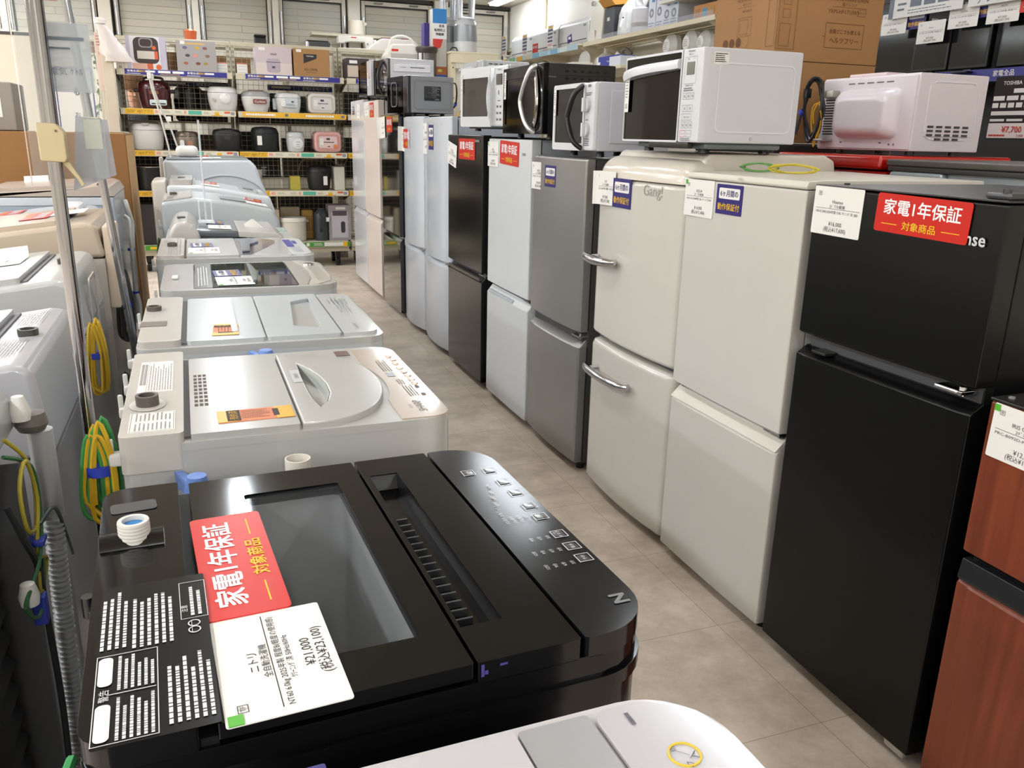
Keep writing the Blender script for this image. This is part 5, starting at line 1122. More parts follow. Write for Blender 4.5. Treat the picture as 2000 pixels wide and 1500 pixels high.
MB().box(-.2, .77, 0, .03, .0, 1.965, .004).build('panel', mat('efe3cf', .6), t); MB().box(-.2, .77, -.004, .03, 1.965, 1.985, .003).build('edge', mat('4a4040', .5), t)
t = thing('poster_panel', 'white poster panel with dark lettering beside the thin pole', 'poster', (-.88, 8.3, 0))
MB().box(-.16, .11, 0, .012, 1.0, 1.84, .003).build('panel', mat('efe8e2', .5), t); MB().box(-.17, .12, .002, .02, .98, 1.855, .002).build('frame', mat('4b4a8a', .4), t)
text('lettering', [('税', -.0, 1.66, .07, 'c', .02), ('8', .08, 1.66, .06), ('おト', -.0, 1.47, .05), ('くLE', .02, 1.42, .05)], mat('3b3a40', .5), t, FR(0, 0, -.001))
f = MB().box(-.14, .1, -.1, .1, 0, .02, .004).box(-.04, .0, .012, .03, .015, 1.0, .002).build('stand', mat('8a8a8c', .4), t)

# ---------------------------------------------------------------- double sided gondola shelving at the far end
SHF = mat('cfc5ae', .45); SHD = mat('8e846e', .5); MESH = mat('bdb295', .45)
LV = [.265, .79, 1.17, 1.55, 1.90]
YF, YB = 8.95, 9.42
BLUE = mat('2e2c86', .4); YLW = mat('edb72a', .4); GRS = mat('4f9a3a', .4); TEAL = mat('57b59a', .45); PINKM = mat('e8a48c', .45); ORG = mat('d9653a', .45); LTP = mat('e6e0cc', .45)
def strip(parent, x0, x1, z, kind, y=None, s=1):
    y = YF - .016 if y is None else y; h = .048
    base = {'y': YLW, 'b': BLUE, 'g': GRS, 'w': YLW}[kind]
    o = MB().box(x0, x1, y, y + .002, z - h, z, 0).build('label_strip', base, parent); F_ = FR(0, 0, y - .0005); L = x1 - x0; zc = z - h / 2
    if kind == 'y':
        text('lettering', [('HJのアプリ', x0 + L * .17, zc, h * .72, 'c', .0, L * .13)] + fine(x0 + L * .01, x0 + L * .1, zc - .015, zc + .015, 2, 4, .3), mat('5b4a18', .5), o, F_)
        b = MB().box(x0 + L * .25, x0 + L * .995, y - .0006, y, z - h + .001, z - .001).build('pale_band', LTP, o)
        text('picture', [bar(x0 + L * .26, zc - .012, x0 + L * .3, zc + .014), bar(x0 + L * .52, zc - .014, x0 + L * .54, zc + .014)], PINKM, b, F_, .0012)
        text('picture', [bar(x0 + L * .56, zc - .018, x0 + L * .68, zc + .018)], TEAL, b, F_, .0012)
        text('picture', [bar(x0 + L * .8, zc - .018, x0 + L * .84, zc + .01), bar(x0 + L * .77, z - h + .001, x0 + L * .87, zc - .016)], YLW, b, F_, .0012)
        text('picture', [bar(x0 + L * .89, zc - .0, x0 + L * .945, zc + .018)], ORG, b, F_, .0012)
        text('picture', [bar(x0 + L * .95, zc - .014, x0 + L * .985, zc + .016)], mat('8f93a0', .5), b, F_, .0012)
        text('lettering', fine(x0 + L * .32, x0 + L * .4, zc - .012, zc + .014, 2, 5, .35) + fine(x0 + L * .44, x0 + L * .51, zc - .012, zc + .014, 2, 6, .35) + fine(x0 + L * .7, x0 + L * .76, zc - .012, zc + .012, 2, 6, .35), mat('8a8272', .5), b, F_, .0012)
    elif kind == 'b':
        for k in (0, .58):
            text('lettering', [('家電全品', x0 + L * (k + .08), zc + .006, h * .42, 'c', .02, L * .11), bar(x0 + L * (k + .2), zc - .002, x0 + L * (k + .29), zc + .014)] + fine(x0 + L * (k + .02), x0 + L * (k + .16), z - h + .004, z - h + .012, 1, 8, .6), WHITEINK, o, F_)
            text('yellow_lettering', [('保証付き', x0 + L * (k + .165), zc + .006, h * .42, 'c', .02, L * .07)], YEL, o, F_)
        text('lettering', [bar(x0 + L * .32, zc - .004, x0 + L * .44, zc + .016), bar(x0 + L * .46, zc - .004, x0 + L * .57, zc + .016)], WHITEINK, o, F_)
        text('yellow_lettering', fine(x0 + L * .34, x0 + L * .56, z - h + .006, z - h + .014, 1, 9, .6), YEL, o, F_)
    elif kind == 'w':
        text('lettering', fine(x0 + L * .03, x0 + L * .37, zc - .012, zc + .012, 1, 10, .8) + fine(x0 + L * .6, x0 + L * .92, zc - .012, zc + .012, 1, 11, .8), WHITEINK, o, F_); text('picture', [bar(x0 + L * .4, zc - .012, x0 + L * .43, zc + .012), bar(x0 + L * .95, zc - .012, x0 + L * .98, zc + .012)], mat('6b6f7c', .5), o, F_)
    else:
        text('lettering', fine(x0 + L * .5, x0 + L * .62, zc - .014, zc + .014, 2, 12, .5) + [bar(x0 + L * .4, zc - .016, x0 + L * .44, zc + .016)], WHITEINK, o, F_); MB().box(x0 + L * .64, x0 + L * .9, y - .001, y, z - h + .004, z - .004).build('pale_band', PAPER, o); text('picture', [bar(x0 + L * .9, z - h, x0 + L * .96, z), bar(x0 + L * .05, zc - .012, x0 + L * .36, zc + .012)], YEL, o, F_)
def bay(lab, x0, x1, kinds, closed_left=False):
    t = thing('gondola_shelf', lab, 'shelf', ((x0 + x1) / 2, YB, 0), 0, 'back to back gondola shelf bays with mesh'); cx = (x0 + x1) / 2; a, b = x0 - cx, x1 - cx; yf = YF - YB
    for k, z in enumerate(LV):
        s = MB().box(a + .01, b - .01, yf, -.03, z - .012, z, .002).box(a + .01, b - .01, yf - .014, yf, z - .055, z + .002, .003).build('shelf_board', SHF, t)
        for kk in kinds:
            if kk[0] == k: strip(s, a + kk[2], b - kk[3], z, kk[1], yf - .0175)
        br = MB()
        for x in (a + .012, b - .018): br.prism([(-.03, z - .13), (-.03, z - .012), (yf + .02, z - .012), (yf + .02, z - .04)], x, x + .006, 'x')
        br.build('shelf_bracket', SHD, t)
    for x in (a, b - .035):
        u = MB().box(x, x + .035, -.03, .03, .03, 2.215, .003)
        u.build('upright', SHF, t)
        h = MB()
        for q in range(44): h.box(x + .008, x + .014, -.0315, -.0295, .1 + q * .048, .125 + q * .048).box(x + .021, x + .027, -.0315, -.0295, .1 + q * .048, .125 + q * .048)
        h.build('slot_hole', mat('6d6552', .7), t)
    m = MB(); n = int((b - a) / .05)
    for q in range(1, n): m.box(a + q * (b - a) / n - .0018, a + q * (b - a) / n + .0018, -.002, .0016, .3, 2.2)
    for q in range(38): m.box(a + .03, b - .03, -.005, -.002, .32 + q * .05, .3236 + q * .05)
    m.build('mesh_back', MESH, t)
    MB().box(a, b, -.02, .02, 2.185, 2.225, .004).build('top_rail', SHF, t)
    if closed_left: MB().box(a - .1, a - .006, yf - .06, yf - .02, 0, 2.2, .004).build('end_post', mat('dccfb8', .5), t)
    if closed_left: MB().box(a - .004, a, yf, -.03, .03, 1.9, 0).build('side_frame', mat('b9b4a8', .4, metal=.3), t)
    bs = MB().box(a + .01, b - .01, yf + .02, -.03, .16, .25)
    bs.build('base', SHF, t)
    ft = MB()
    for x in (a + .12, b - .12): ft.cyl((x - .02, yf + .1, .05), (x + .02, yf + .1, .05), .05).box(x - .025, x + .025, yf + .06, yf + .14, .09, .16)
    for x in (a + .12, b - .12): ft.cyl((x - .02, -.06, .05), (x + .02, -.06, .05), .05).box(x - .025, x + .025, -.1, -.02, .09, .16)
    ft.build('caster', BLACK, t)
    yb2 = .28
    for z in (.265, .9, 1.45, 1.9):
        MB().box(a + .01, b - .01, .03, yb2, z - .02, z, .002).build('rear_shelf_board', SHF, t)
    s2 = MB().box(a + .36, b - .02, yb2 - .03, yb2 - .028, 1.79, 1.845).build('rear_label_strip', BLUE, t)
    text('lettering', [bar(a + .4, 1.81, a + .6, 1.835), ('家電全品保証付き', b - .2, 1.82, .035)], WHITEINK, s2, FR(0, 0, yb2 - .03))
    return t
bay('left bay of the far shelves with the dark red rice cooker', -.62, .42, [(0, 'g', .1, .04), (1, 'y', .02, .0), (2, 'y', .02, .0), (3, 'y', .05, .0), (4, 'b', .08, .06)], True)
bay('middle bay of the far shelves with the square pink and white rice cookers', .43, 1.49, [(0, 'g', .3, .0), (1, 'y', .0, .0), (2, 'y', .0, .0), (3, 'w', .05, .0), (4, 'b', .1, .05)])
bay('right bay of the far shelves, mostly behind the far refrigerators', 1.50, 2.56, [(1, 'y', 0, 0), (2, 'y', .0, .0), (4, 'b', .1, .05)])
# beige mesh frame under the purifiers
t = thing('display_stand', 'cream slotted display stand under the tower air purifiers', 'display stand', (2.85, 9.1, 0))
MB().box(-.26, -.21, -.2, .25, .0, 2.19, .003).box(.21, .26, -.2, .25, 0, 2.19, .003).build('upright', mat('e2d5b4', .5), t); MB().box(-.27, .27, -.22, .27, 2.19, 2.21, .004).box(-.26, .26, -.22, -.2, 2.1, 2.19).build('top_board', mat('e8dcbd', .5), t)
h = MB()
for q in range(12): h.cyl((-.235, -.203, .4 + q * .15), (-.235, -.199, .4 + q * .15), .008)
h.build('slot_hole', mat('5c543f', .7), t)
m = MB()
for q in range(14): m.box(-.2 + q * .03, -.197 + q * .03, -.19, -.187, .1, 2.1)
for q in range(30): m.box(-.21, .21, -.193, -.19, .15 + q * .065, .153 + q * .065)
m.build('mesh_panel', mat('d8cba6', .5), t)

# ---------------------------------------------------------------- things on the far shelves
GC = 'rice cookers on the far shelves'
def cooker(label, x0, x1, y, z, h, m, lid=None, e=3.2, flare=.94, handle=True, band=None, dome=.12, depth=None, group=GC, cat='rice cooker', name='rice_cooker'):
    w = x1 - x0; r = w / 2; t = thing(name, label, cat, ((x0 + x1) / 2, y, z), 0, group); sy = (depth or w) / w
    hb = h * .72
    MB().lathe([(0, .004), (r * flare * .88, .004), (r * flare * .95, .02), (r * (flare + 1) / 2, hb * .5), (r, hb * .9), (r * .99, hb)], 32, sx=1, sy=sy, e=e).build('body', m, t)
    l = MB().lathe([(r * .99, hb + .003), (r * .97, hb + (h - hb) * .45), (r * .86, hb + (h - hb) * .8), (r * .6, hb + (h - hb) * .95), (0, h)], 32, sx=1, sy=sy, e=e).build('lid', lid or m, t)
    ft = MB()
    for sx in (-1, 1): ft.cyl((sx * r * .6, -r * sy * .5, 0), (sx * r * .6, -r * sy * .5, .006), .014)
    ft.build('foot', BLACK, t)
    return t, r, sy, l, hb
def front_badge(t, r, sy, z, w, h, m, name='control_panel', x=0, out=.004, rr=.012, parent=None):
    return MB().plate(rrect(x - w / 2, x + w / 2, z - h / 2, z + h / 2, rr), [], 0, .012, M=FR(0, 0, -r * sy + .01 - out), r=.002).build(name, m, parent or t)
DR = mat('4a1319', .25, coat=.5); MBK = mat('1e1e20', .45); CWH = mat('e4e2df', .28, coat=.3)
t, r, sy, l, hb = cooker('dark red electric pressure cooker with a white notice', -.455, -.16, 9.14, 1.55, .265, DR, e=2.4, flare=.9)
MB().tube([(-.08, -.02, .25), (-.07, -.02, .285), (.07, -.02, .285), (.08, -.02, .25)], .012).build('handle', mat('2a0d10', .3), l)
for sx in (-1, 1): MB().box(sx * r - .02 if sx > 0 else sx * r - .035, sx * r + .035 if sx > 0 else sx * r + .02, -.05, .05, .15, .185, .01).build('side_grip', mat('24090c', .3), t)
c = front_badge(t, r, sy, .06, .15, .05, mat('d8e4e4', .4), 'notice', .03); text('lettering', [bar(-.03, .045, .095, .055)], INK, c, FR(0, 0, -r * sy - .0065), .003)
front_badge(t, r, sy, .15, .08, .03, mat('7a4a22', .3), 'badge')
o = MB().lathe([(0, 0), (.12, 0), (.14, .02), (.15, .2), (.14, .3), (.1, .34), (0, .35)], 24, (.0, 9.58, 1.452)).build('urn', mat('171316', .35)); tag(o, 'black pot shape behind the mesh right of the dark red cooker', 'pot')
o = MB().lathe([(0, 0), (.05, 0), (.055, .02), (.055, .2), (.03, .26), (0, .27)], 16, (.02, 9.6, 1.452)).build('x', mat('a3262a', .4)); o.name = 'bottle'; tag(o, 'red bottle shape behind the mesh of the left bay', 'bottle'); o.location.y = -.08 + .0
def round_cooker(label, x0, x1, y, z, h, m, panel, **k):
    t, r, sy, l, hb = cooker(label, x0, x1, y, z, h, m, **k)
    return t, r, sy, l, hb
t, r, sy, l, hb = cooker('glossy white rice cooker with round dial and dark lid latch', .17, .455, 9.13, 1.55, .235, CWH, flare=.9)
MB().lathe([(.0, 0), (.05, 0), (.052, .006), (.04, .01), (0, .011)], 24, M=FR(.02, .12, -r * sy + .004)).build('dial', mat('d2d0cf', .2, metal=.2), t)
MB().box(-.09, .05, -.08, .06, .232, .262, .014).build('lid_latch', MBK, l); front_badge(t, r, sy, .1, .03, .03, mat('b9a9a4', .3), 'badge', -.09)
t, r, sy, l, hb = cooker('white rice cooker with grey lid top and dark red name plate', .485, .765, 9.13, 1.55, .205, CWH, mat('a9a7a6', .3), flare=.86)
MB().box(-.07, .07, -.1, -.01, .19, .209, .006).build('lid_panel', mat('8b6a5a', .3), l)
c = front_badge(t, r, sy, .1, .13, .045, mat('7a1d22', .25, coat=.5), 'name_plate', .03, .002); text('lettering', [('Cuckoo', .03, .1, .032)], WHITEINK, c, FR(0, 0, -r * sy - .0045), .003)
t, r, sy, l, hb = cooker('small white rice cooker with spoon pocket at its side and pale panel', .81, 1.065, 9.13, 1.55, .2, CWH, flare=.92)
c = front_badge(t, r, sy, .1, .12, .09, mat('cfd6d8', .3), 'control_panel', .02); text('lettering', [bar(.02, .1, .045, .115)] + fine(-.03, .07, .065, .09, 2, 5, .3), mat('4e565e', .5), c, FR(0, 0, -r * sy - .0065), .003); front_badge(t, r, sy, .09, .04, .06, PAPER, 'price_tag', -.06, .006)
MB().box(-r - .025, -r + .01, -.03, .02, .03, .14, .008).build('spoon_pocket', mat('dde3e5', .3), t)
def square_cooker(label, x0, x1, z, h, m, trim, face, orange=None):
    w = x1 - x0; t = thing('rice_cooker', label, 'rice cooker', ((x0 + x1) / 2, 9.13, z), 0, GC)
    MB().prism(rrect(-w / 2, w / 2, .004, h, .05, 6), -.12, .13, 'y', .02, 3).build('body', m, t)
    MB().plate(rrect(-w / 2 + .025, w / 2 - .025, .03, h - .028, .035, 6), [rrect(-w / 2 + .037, w / 2 - .037, .042, h - .04, .025, 6)], 0, .006, M=FR(0, 0, -.119)).build('trim_ring', trim, t)
    c = MB().plate(rrect(-w / 2 + .045, w / 2 - .045, .048, h - .046, .02), [], 0, .004, M=FR(0, 0, -.119)).build('control_panel', face, t)
    text('lettering', [bar(-.015, h * .6, .02, h * .7)] + fine(-.05, .07, h * .46, h * .54, 1, 4, .5) + [bar(-.005, h * .28, .02, h * .32)], mat('54484a', .5), c, FR(0, 0, -.1235))
    MB().box(-w * .3, -w * .16, -.1275, -.1235, h * .36, h * .68).build('price_tag', PAPER, t)
    if orange: MB().lathe([(0, 0), (.022, 0), (.022, .003), (0, .004)], 16, M=FR(w * .27, h * .3, -.1232)).build('picture', mat('d9874f', .5), t)
    return t
square_cooker('square white rice cooker with dark square display, upper shelf of the middle bay', 1.125, 1.4, 1.55, .2, mat('e6ded6', .3, coat=.3), mat('cfc6bd', .3), mat('dedcda', .35))
square_cooker('square pink rice cooker, middle shelf of the middle bay', 1.17, 1.445, 1.17, .21, mat('e5b0ab', .3, coat=.3), mat('d99e98', .3), mat('e9cdc8', .35), True)
t, r, sy, l, hb = cooker('tall matt white cooker beside the big carton, middle shelf of the left bay', -.565, -.26, 9.14, 1.17, .255, mat('e2dcd6', .4), e=2.6, flare=.96)
MB().box(-.03, .03, -r - .004, -r + .02, .232, .25, .004).build('lid_latch', mat('bdb6b0', .4), l)
t, r, sy, l, hb = cooker('stainless steel rice cooker with copper panel, middle shelf of the left bay', -.16, .065, 9.13, 1.17, .185, mat('8f8478', .3, metal=.6), mat('6a5d52', .3, metal=.5), e=2.2, flare=.97)
MB().lathe([(r * 1.0, .125), (r * 1.05, .132), (r * 1.0, .14)], 28).build('rim', CHROME, t); front_badge(t, r, sy, .07, .04, .06, PAPER, 'price_tag', -.05, .01); front_badge(t, r, sy, .06, .05, .07, mat('a8795f', .3), 'control_panel', .02, .004)
t, r, sy, l, hb = cooker('matt black rounded rice cooker, middle shelf of the left bay', .185, .465, 9.13, 1.17, .215, MBK, e=3.6, flare=.92)
c = front_badge(t, r, sy, .13, .06, .035, mat('27272a', .3), 'control_panel'); MB().box(-.05, .05, -.05, .05, .205, .22, .005).build('lid_latch', MBK, l)
t, r, sy, l, hb = cooker('tall black cooking pot with white tag, middle shelf of the middle bay', .555, .825, 9.14, 1.17, .245, mat('1d2022', .5), e=2.1, flare=.9)
front_badge(t, r, sy, .11, .045, .09, PAPER, 'price_tag', -.06, .016, .004)
t, r, sy, l, hb = cooker('small pale grey egg shaped cooker with round smiling panel, middle shelf of the middle bay', .9, 1.085, 9.13, 1.17, .205, mat('dcdedd', .3, coat=.3), e=2.6, flare=.93)
MB().lathe([(0, 0), (.05, 0), (.052, .005), (.046, .008), (0, .009)], 24, M=FR(.015, .085, -r * sy + .006)).build('control_panel', mat('e9e9e7', .3), t); text('lettering', [bar(-.005, .1, .035, .104), bar(.0, .075, .03, .079), bar(-.0, .055, .03, .058)], GREYM, t, FR(0, 0, -r - .005), .0)
t, r, sy, l, hb = cooker('black pot with white tag, lower shelf of the middle bay', 1.09, 1.34, 9.14, .79, .25, MBK, e=2.1, flare=.92); front_badge(t, r, sy, .1, .04, .09, PAPER, 'price_tag', .05, .014, .004)
MB().tube([(-.2, 0, .2), (-.16, -.02, .3), (0, -.03, .31), (.12, -.02, .31), (.2, 0, .24)], .006).build('bail_handle', mat('6f6a62', .3, metal=.6), t)
o = MB().lathe([(0, 0), (.07, 0), (.09, .2), (.085, .2), (.065, .01), (0, .01)], 20, (.56, 9.15, .79)).build('bucket', mat('d9d5cc', .4)); tag(o, 'pale bucket on the lower shelf behind the tallest washing machine', 'bucket')
o = MB().box(.92, 1.02, 9.1, 9.2, .79, .93, .006).build('small_box', mat('cdbf4a', .5)); tag(o, 'small yellow topped box on the lower shelf of the middle bay', 'box')
o = MB().box(1.36, 1.47, 9.02, 9.2, .79, 1.03, .01).build('appliance_box', mat('d8d5c6', .5)); tag(o, 'pale box on the lower shelf right of the black pot', 'box')
# bottom shelf
t = thing('food_pot', 'white lidded round pot on the bottom shelf', 'pot', (.92, 9.12, .265))
MB().lathe([(0, 0), (.125, 0), (.135, .015), (.142, .2), (.15, .205), (.15, .23), (.14, .245), (0, .25)], 28).build('body', mat('e2ddd3', .35), t)
for sx in (-1, 1): MB().box(sx * .15 - .012, sx * .15 + .012, -.03, .03, .195, .215, .005).build('side_grip', mat('d8d2c6', .35), t)
t = thing('fan_heater', 'mustard coloured heater with round holes on the bottom shelf', 'heater', (1.09, 9.25, .265))
MB().box(-.06, .06, -.06, .06, 0, .31, .02, 3).build('body', mat('b48b3e', .45), t)
h = MB()
for a in range(4):
    for b in range(9): h.cyl((-.036 + a * .024, -.0615, .1 + b * .018), (-.036 + a * .024, -.059, .1 + b * .018), .006, n=8)
h.build('vent_hole', mat('6a4c1c', .6), t)
t = thing('vacuum_pot', 'tall dark grey vacuum pot on the bottom shelf', 'pot', (1.22, 9.12, .265))
MB().lathe([(0, 0), (.075, 0), (.08, .01), (.082, .2), (.075, .27), (.055, .3), (.03, .33), (0, .335)], 24).build('body', mat('3f434a', .35), t)
MB().tube([(-.02, -.07, .27), (-.02, -.11, .26), (-.02, -.115, .15), (-.02, -.08, .1)], .011).build('handle', mat('33363c', .35), t); MB().box(.04, .075, -.085, -.07, .2, .245, .003).build('price_tag', PAPER, t)
t = thing('pot_box', 'box printed with an electric water boiler on the bottom shelf', 'box', (1.405, 9.15, .265))
MB().box(-.115, .115, -.1, .13, 0, .37, .004).build('body', mat('a59ba2', .5), t)
p = MB().box(-.085, .085, -.1015, -.1, .03, .3).build('printed_pot', mat('c9c4cc', .45), t)
text('printed_detail', [bar(-.075, .26, .075, .31)], mat('5c4a52', .5), p, FR(0, 0, -.102)); MB().plate(rrect(.01, .055, .08, .2, .02), [], 0, .001, M=FR(0, 0, -.102)).build('printed_window', mat('3b3b42', .4), p); MB().box(-.04, .06, -.1018, -.1, .325, .35).build('price_label', PAPER, t)
o = MB().box(.66, .78, 9.0, 9.2, .265, .6, .006).build('appliance_box', mat('a89c86', .6)); tag(o, 'brownish box at the left of the bottom shelf, behind the white pot', 'box')
o = MB().box(.82, 1.02, 9.29, 9.4, .265, .6, .004).build('appliance_box', mat('bfae93', .6)); tag(o, 'tan box behind the white pot on the bottom shelf', 'box')
# boxes on the top shelf
t = thing('cooker_box', 'box printed with a black pressure cooker, leftmost on the top shelf', 'box', (-.345, 9.1, 1.902))
MB().box(-.175, .175, 0, .28, 0, .3, .003).build('body', mat('c6bfd0', .5), t)
p = MB().box(-.14, .12, -.0012, 0, .0, .3).build('printed_panel', mat('e8e6ea', .5), t)
q = MB().plate(rrect(-.11, .11, .06, .29, .05), [], 0, .001, M=FR(0, 0, -.0013)).build('printed_cooker', mat('3c2c2c', .4), p)
MB().box(-.08, .07, -.0032, -.0022, .1, .17).build('printed_label', mat('d9cfc4', .5), q); MB().box(.07, .1, -.0032, -.0022, .1, .17).build('printed_label', ORG, q); MB().plate(rrect(-.06, .06, .2, .285, .03), [rrect(-.05, .05, .21, .275, .025)], 0, .001, M=FR(0, 0, -.0025)).build('printed_handle', GREYM, q)
MB().box(-.13, .0, -.0028, -.0015, .0, .06).build('printed_label', mat('e8b9a8', .5), p); MB().box(.0, .05, -.0028, -.0015, .0, .06).build('printed_label', ORG, p)
for x_, z_, r_ in ((.1, .03, .025), (.07, .2, .018)): MB().cyl((x_, -.003, z_), (x_, -.0015, z_), r_).build('printed_label', ORG, p)
t = thing('cooker_box', 'grey box printed with small coloured bowls, second on the top shelf', 'box', (.1, 9.1, 1.902))
MB().box(-.18, .18, 0, .28, 0, .285, .003).build('body', mat('a7a2a0', .5), t)
for i in range(9):
    cx, cz = -.1 + (i % 3) * .09 + (.02 if i % 2 else 0), .22 - (i // 3) * .07; hexs = ['6b6a8a', 'd4a93c', '8a5a5a', '4c4a50', 'd98b80', '8a6b55', 'a8604a', '7a4034', 'a08a4a']
    MB().plate(circle(cx, cz, .022, 14, ry=.014), [], 0, .001, M=FR(0, 0, -.0003)).build('printed_bowl', mat(hexs[i], .5), t)
text('lettering', [bar(-.12, .25, .08, .265)], mat('d9b06a', .5), t, FR(0, 0, -.0003)); MB().box(-.14, -.1, -.0015, 0, .25, .28).build('price_label', PAPER, t)
t = thing('cooker_box', 'pinkish box printed with a small white cooker, third on the top shelf', 'box', (.82, 9.1, 1.902))
MB().box(-.175, .175, 0, .27, 0, .27, .003).build('body', mat('cfc0c2', .5), t); p = MB().box(-.17, .17, -.001, 0, .0, .12).build('printed_table', mat('dccfc8', .5), t)
q = MB().plate(rrect(-.07, .06, .03, .16, .025), [], 0, .001, M=FR(0, 0, -.0012)).build('printed_cooker', mat('b9aab6', .4), t); MB().box(-.075, .065, -.0035, -.0015, .125, .13).box(-.02, .01, -.0035, -.0015, .07, .09).build('printed_detail', mat('55505a', .4), t); text('lettering', [('炊飯器', 0, .2, .02)], INK, t, FR(0, 0, -.0003)); MB().box(-.14, -.08, -.0015, 0, .235, .262).build('price_label', PAPER, t)
t = thing('cooker_box', 'brown box with dark triangle print, fourth on the top shelf', 'box', (1.19, 9.1, 1.902))
MB().box(-.18, .18, 0, .27, 0, .27, .01).build('body', mat('a87c4c', .6), t)
MB().plate([(-.08, .13), (-.08, .22), (.05, .22), (.05, .18)][::-1], [], 0, .001, M=FR(0, 0, -.0003)).build('printed_mark', mat('2c2420', .5), t); text('lettering', [('KS-CF05B', -.01, .075, .03, 'c', .01), bar(-.06, .045, .05, .048)], mat('3a2a1c', .5), t, FR(0, 0, -.0003)); text('white_lettering', [('TOSHIBA', -.015, .2, .018)], WHITEINK, t, FR(0, 0, -.0016)); MB().box(-.15, -.1, -.0015, 0, .235, .262).build('price_label', PAPER, t)
for k, (x, lab) in enumerate(((.33, 'white price stand with red stripe left of the mesh upright, top shelf'), (.52, 'white price stand with red stripe right of the mesh upright, top shelf'))):
    t = thing('price_stand', lab, 'price stand', (x, 9.2, 1.902), 0, 'price stands on the top shelf')
    MB().box(-.05, .05, 0, .004, 0, .11, .001).build('card', PAPER, t); MB().box(-.05, .05, -.001, 0, .1, .108).build('red_stripe', ORG, t); text('ruled_lines', [bar(-.04, .02 + .03 * q, .04, .022 + .03 * q) for q in range(3)], GREYM, t, FR(0, 0, -.0005))
# boxes on the far side seen through the mesh
BRB = mat('8f6a40', .7)
for k, (x0, x1, z0, h, lab, hx) in enumerate(((-.18, -.05, 1.902, .2, 'brown box seen through the mesh between the first and second top boxes', '8f6a40'), (.3, .42, 1.902, .19, 'brown box seen through the mesh left of the top upright', '97704a'), (.47, .62, 1.902, .18, 'brown box seen through the mesh right of the top upright', 'a07a52'),
    (1.02, 1.44, 1.452, .28, 'teal box behind the mesh above the small white cookers', '3d5650'), (.1, .36, 1.452, .3, 'dark box behind the mesh above the glossy white cooker', '2d2a2c'), (.45, .78, 1.452, .28, 'dark red box behind the mesh of the middle bay', '4a2a2a'), (-.1, .38, .902, .42, 'brownish box behind the mesh of the left bay', '4e3a2a'), (.9, 1.44, .902, .4, 'grey brown box behind the mesh of the middle bay', '403a34'),
    (-.56, -.14, .902, .46, 'blackish box behind the mesh under the tall matt white cooker', '232021'), (.46, .86, .902, .46, 'black box behind the mesh under the tall black cooking pot', '1d1b1c'), (-.6, .0, .287, .47, 'dark grey box low behind the mesh of the left bay', '2b2828'), (.46, .8, .287, .44, 'dark brown box low behind the mesh, left part of the middle bay', '33291f'), (.83, 1.4, .287, .4, 'charcoal box low behind the mesh of the middle bay', '26262a'), (.05, .4, .287, .5, 'dark olive box low behind the mesh of the left bay', '2f2d22'), (-.4, -.17, 1.452, .22, 'flat dark box behind the mesh beside the dark red cooker', '2a2223'), (.8, 1.0, 1.452, .3, 'dark green box behind the small white cooker with spoon pocket', '26332c'), (1.56, 2.4, 1.452, .34, 'long dark box behind the mesh of the bay with the microwaves', '302b2a'), (1.55, 2.45, .902, .42, 'wide dark box on the rear side behind the far refrigerators', '2a2827'))):
    o = MB().box(x0, x1, 9.46, 9.68, z0, z0 + h, .004).build('carton', mat(hx, .7)); tag(o, lab, 'box', 'boxes on the far side of the gondola shelves')
# things standing on the top rails and rear top shelf
def on_top(nm, lab, cat, x, y, z): return thing(nm, lab, cat, (x, y, z))
sh = thing('display_shelf', 'cream high display shelf behind the top rail of the gondola', 'shelf', (.9, 9.9, 0))
MB().box(-1.05, 1.75, -.14, .2, 2.2, 2.225, .004).build('board', SHF, sh); 
for x in (-1.0, .1, 1.68): MB().box(x, x + .04, .0, .04, 0, 2.2, .002).build('post', SHF, sh)
t = on_top('pot', 'orange pot with clear wrapping on the high shelf', 'pot', .065, 9.88, 2.226); MB().lathe([(0, 0), (.052, 0), (.066, .12), (.055, .12), (.045, .02), (0, .02)], 20).build('body', mat('c85a26', .35, coat=.5), t); MB().lathe([(0, .12), (.06, .121), (.03, .14), (0, .145)], 16).build('lid', mat('c85a26', .35), t)
t = on_top('canister', 'black canister on the high shelf', 'canister', .76, 9.88, 2.226); MB().box(-.06, .06, -.05, .05, 0, .1, .012).build('body', mat('1c1a1c', .25), t); MB().box(-.063, .063, -.053, .053, .1, .125, .01).build('lid', mat('232125', .3), t)
t = on_top('toaster', 'black toaster with steel end on the high shelf', 'toaster', 1.36, 9.88, 2.226); MB().box(-.13, .13, -.07, .07, 0, .1, .02, 3).build('body', mat('1c1b1d', .25, coat=.5), t); MB().box(-.132, -.09, -.072, .072, .004, .094, .018, 3).build('end_panel', STEEL, t); MB().box(-.09, .1, -.02, .02, .098, .1015).build('slot', DARK, t); MB().box(.128, .145, -.012, .012, .06, .075, .003).build('lever', BLACK, t)
t = on_top('sewing_machine', 'white sewing machine on the high shelf', 'sewing machine', 1.78, 9.88, 2.226)
MB().prism([(-.2, 0), (.2, 0), (.2, .04), (.19, .045), (.19, .15), (.17, .165), (-.19, .165), (-.2, .15), (-.2, .09), (-.13, .09), (-.13, .1), (-.06, .11), (.09, .11), (.105, .045), (-.2, .04)], -.06, .06, 'y', .008).build('body', mat('e6e2d8', .3), t)
MB().cyl((.2, 0, .11), (.225, 0, .11), .035).build('hand_wheel', mat('d6d2c8', .3), t); MB().cyl((-.165, 0, .03), (-.165, 0, .09), .006).build('needle_bar', STEEL, t); MB().box(-.06, .0, -.0615, -.06, .145, .155).build('red_mark', RED, t); MB().cyl((.12, -.061, .09), (.12, -.066, .09), .01).build('dial', GREYM, t)
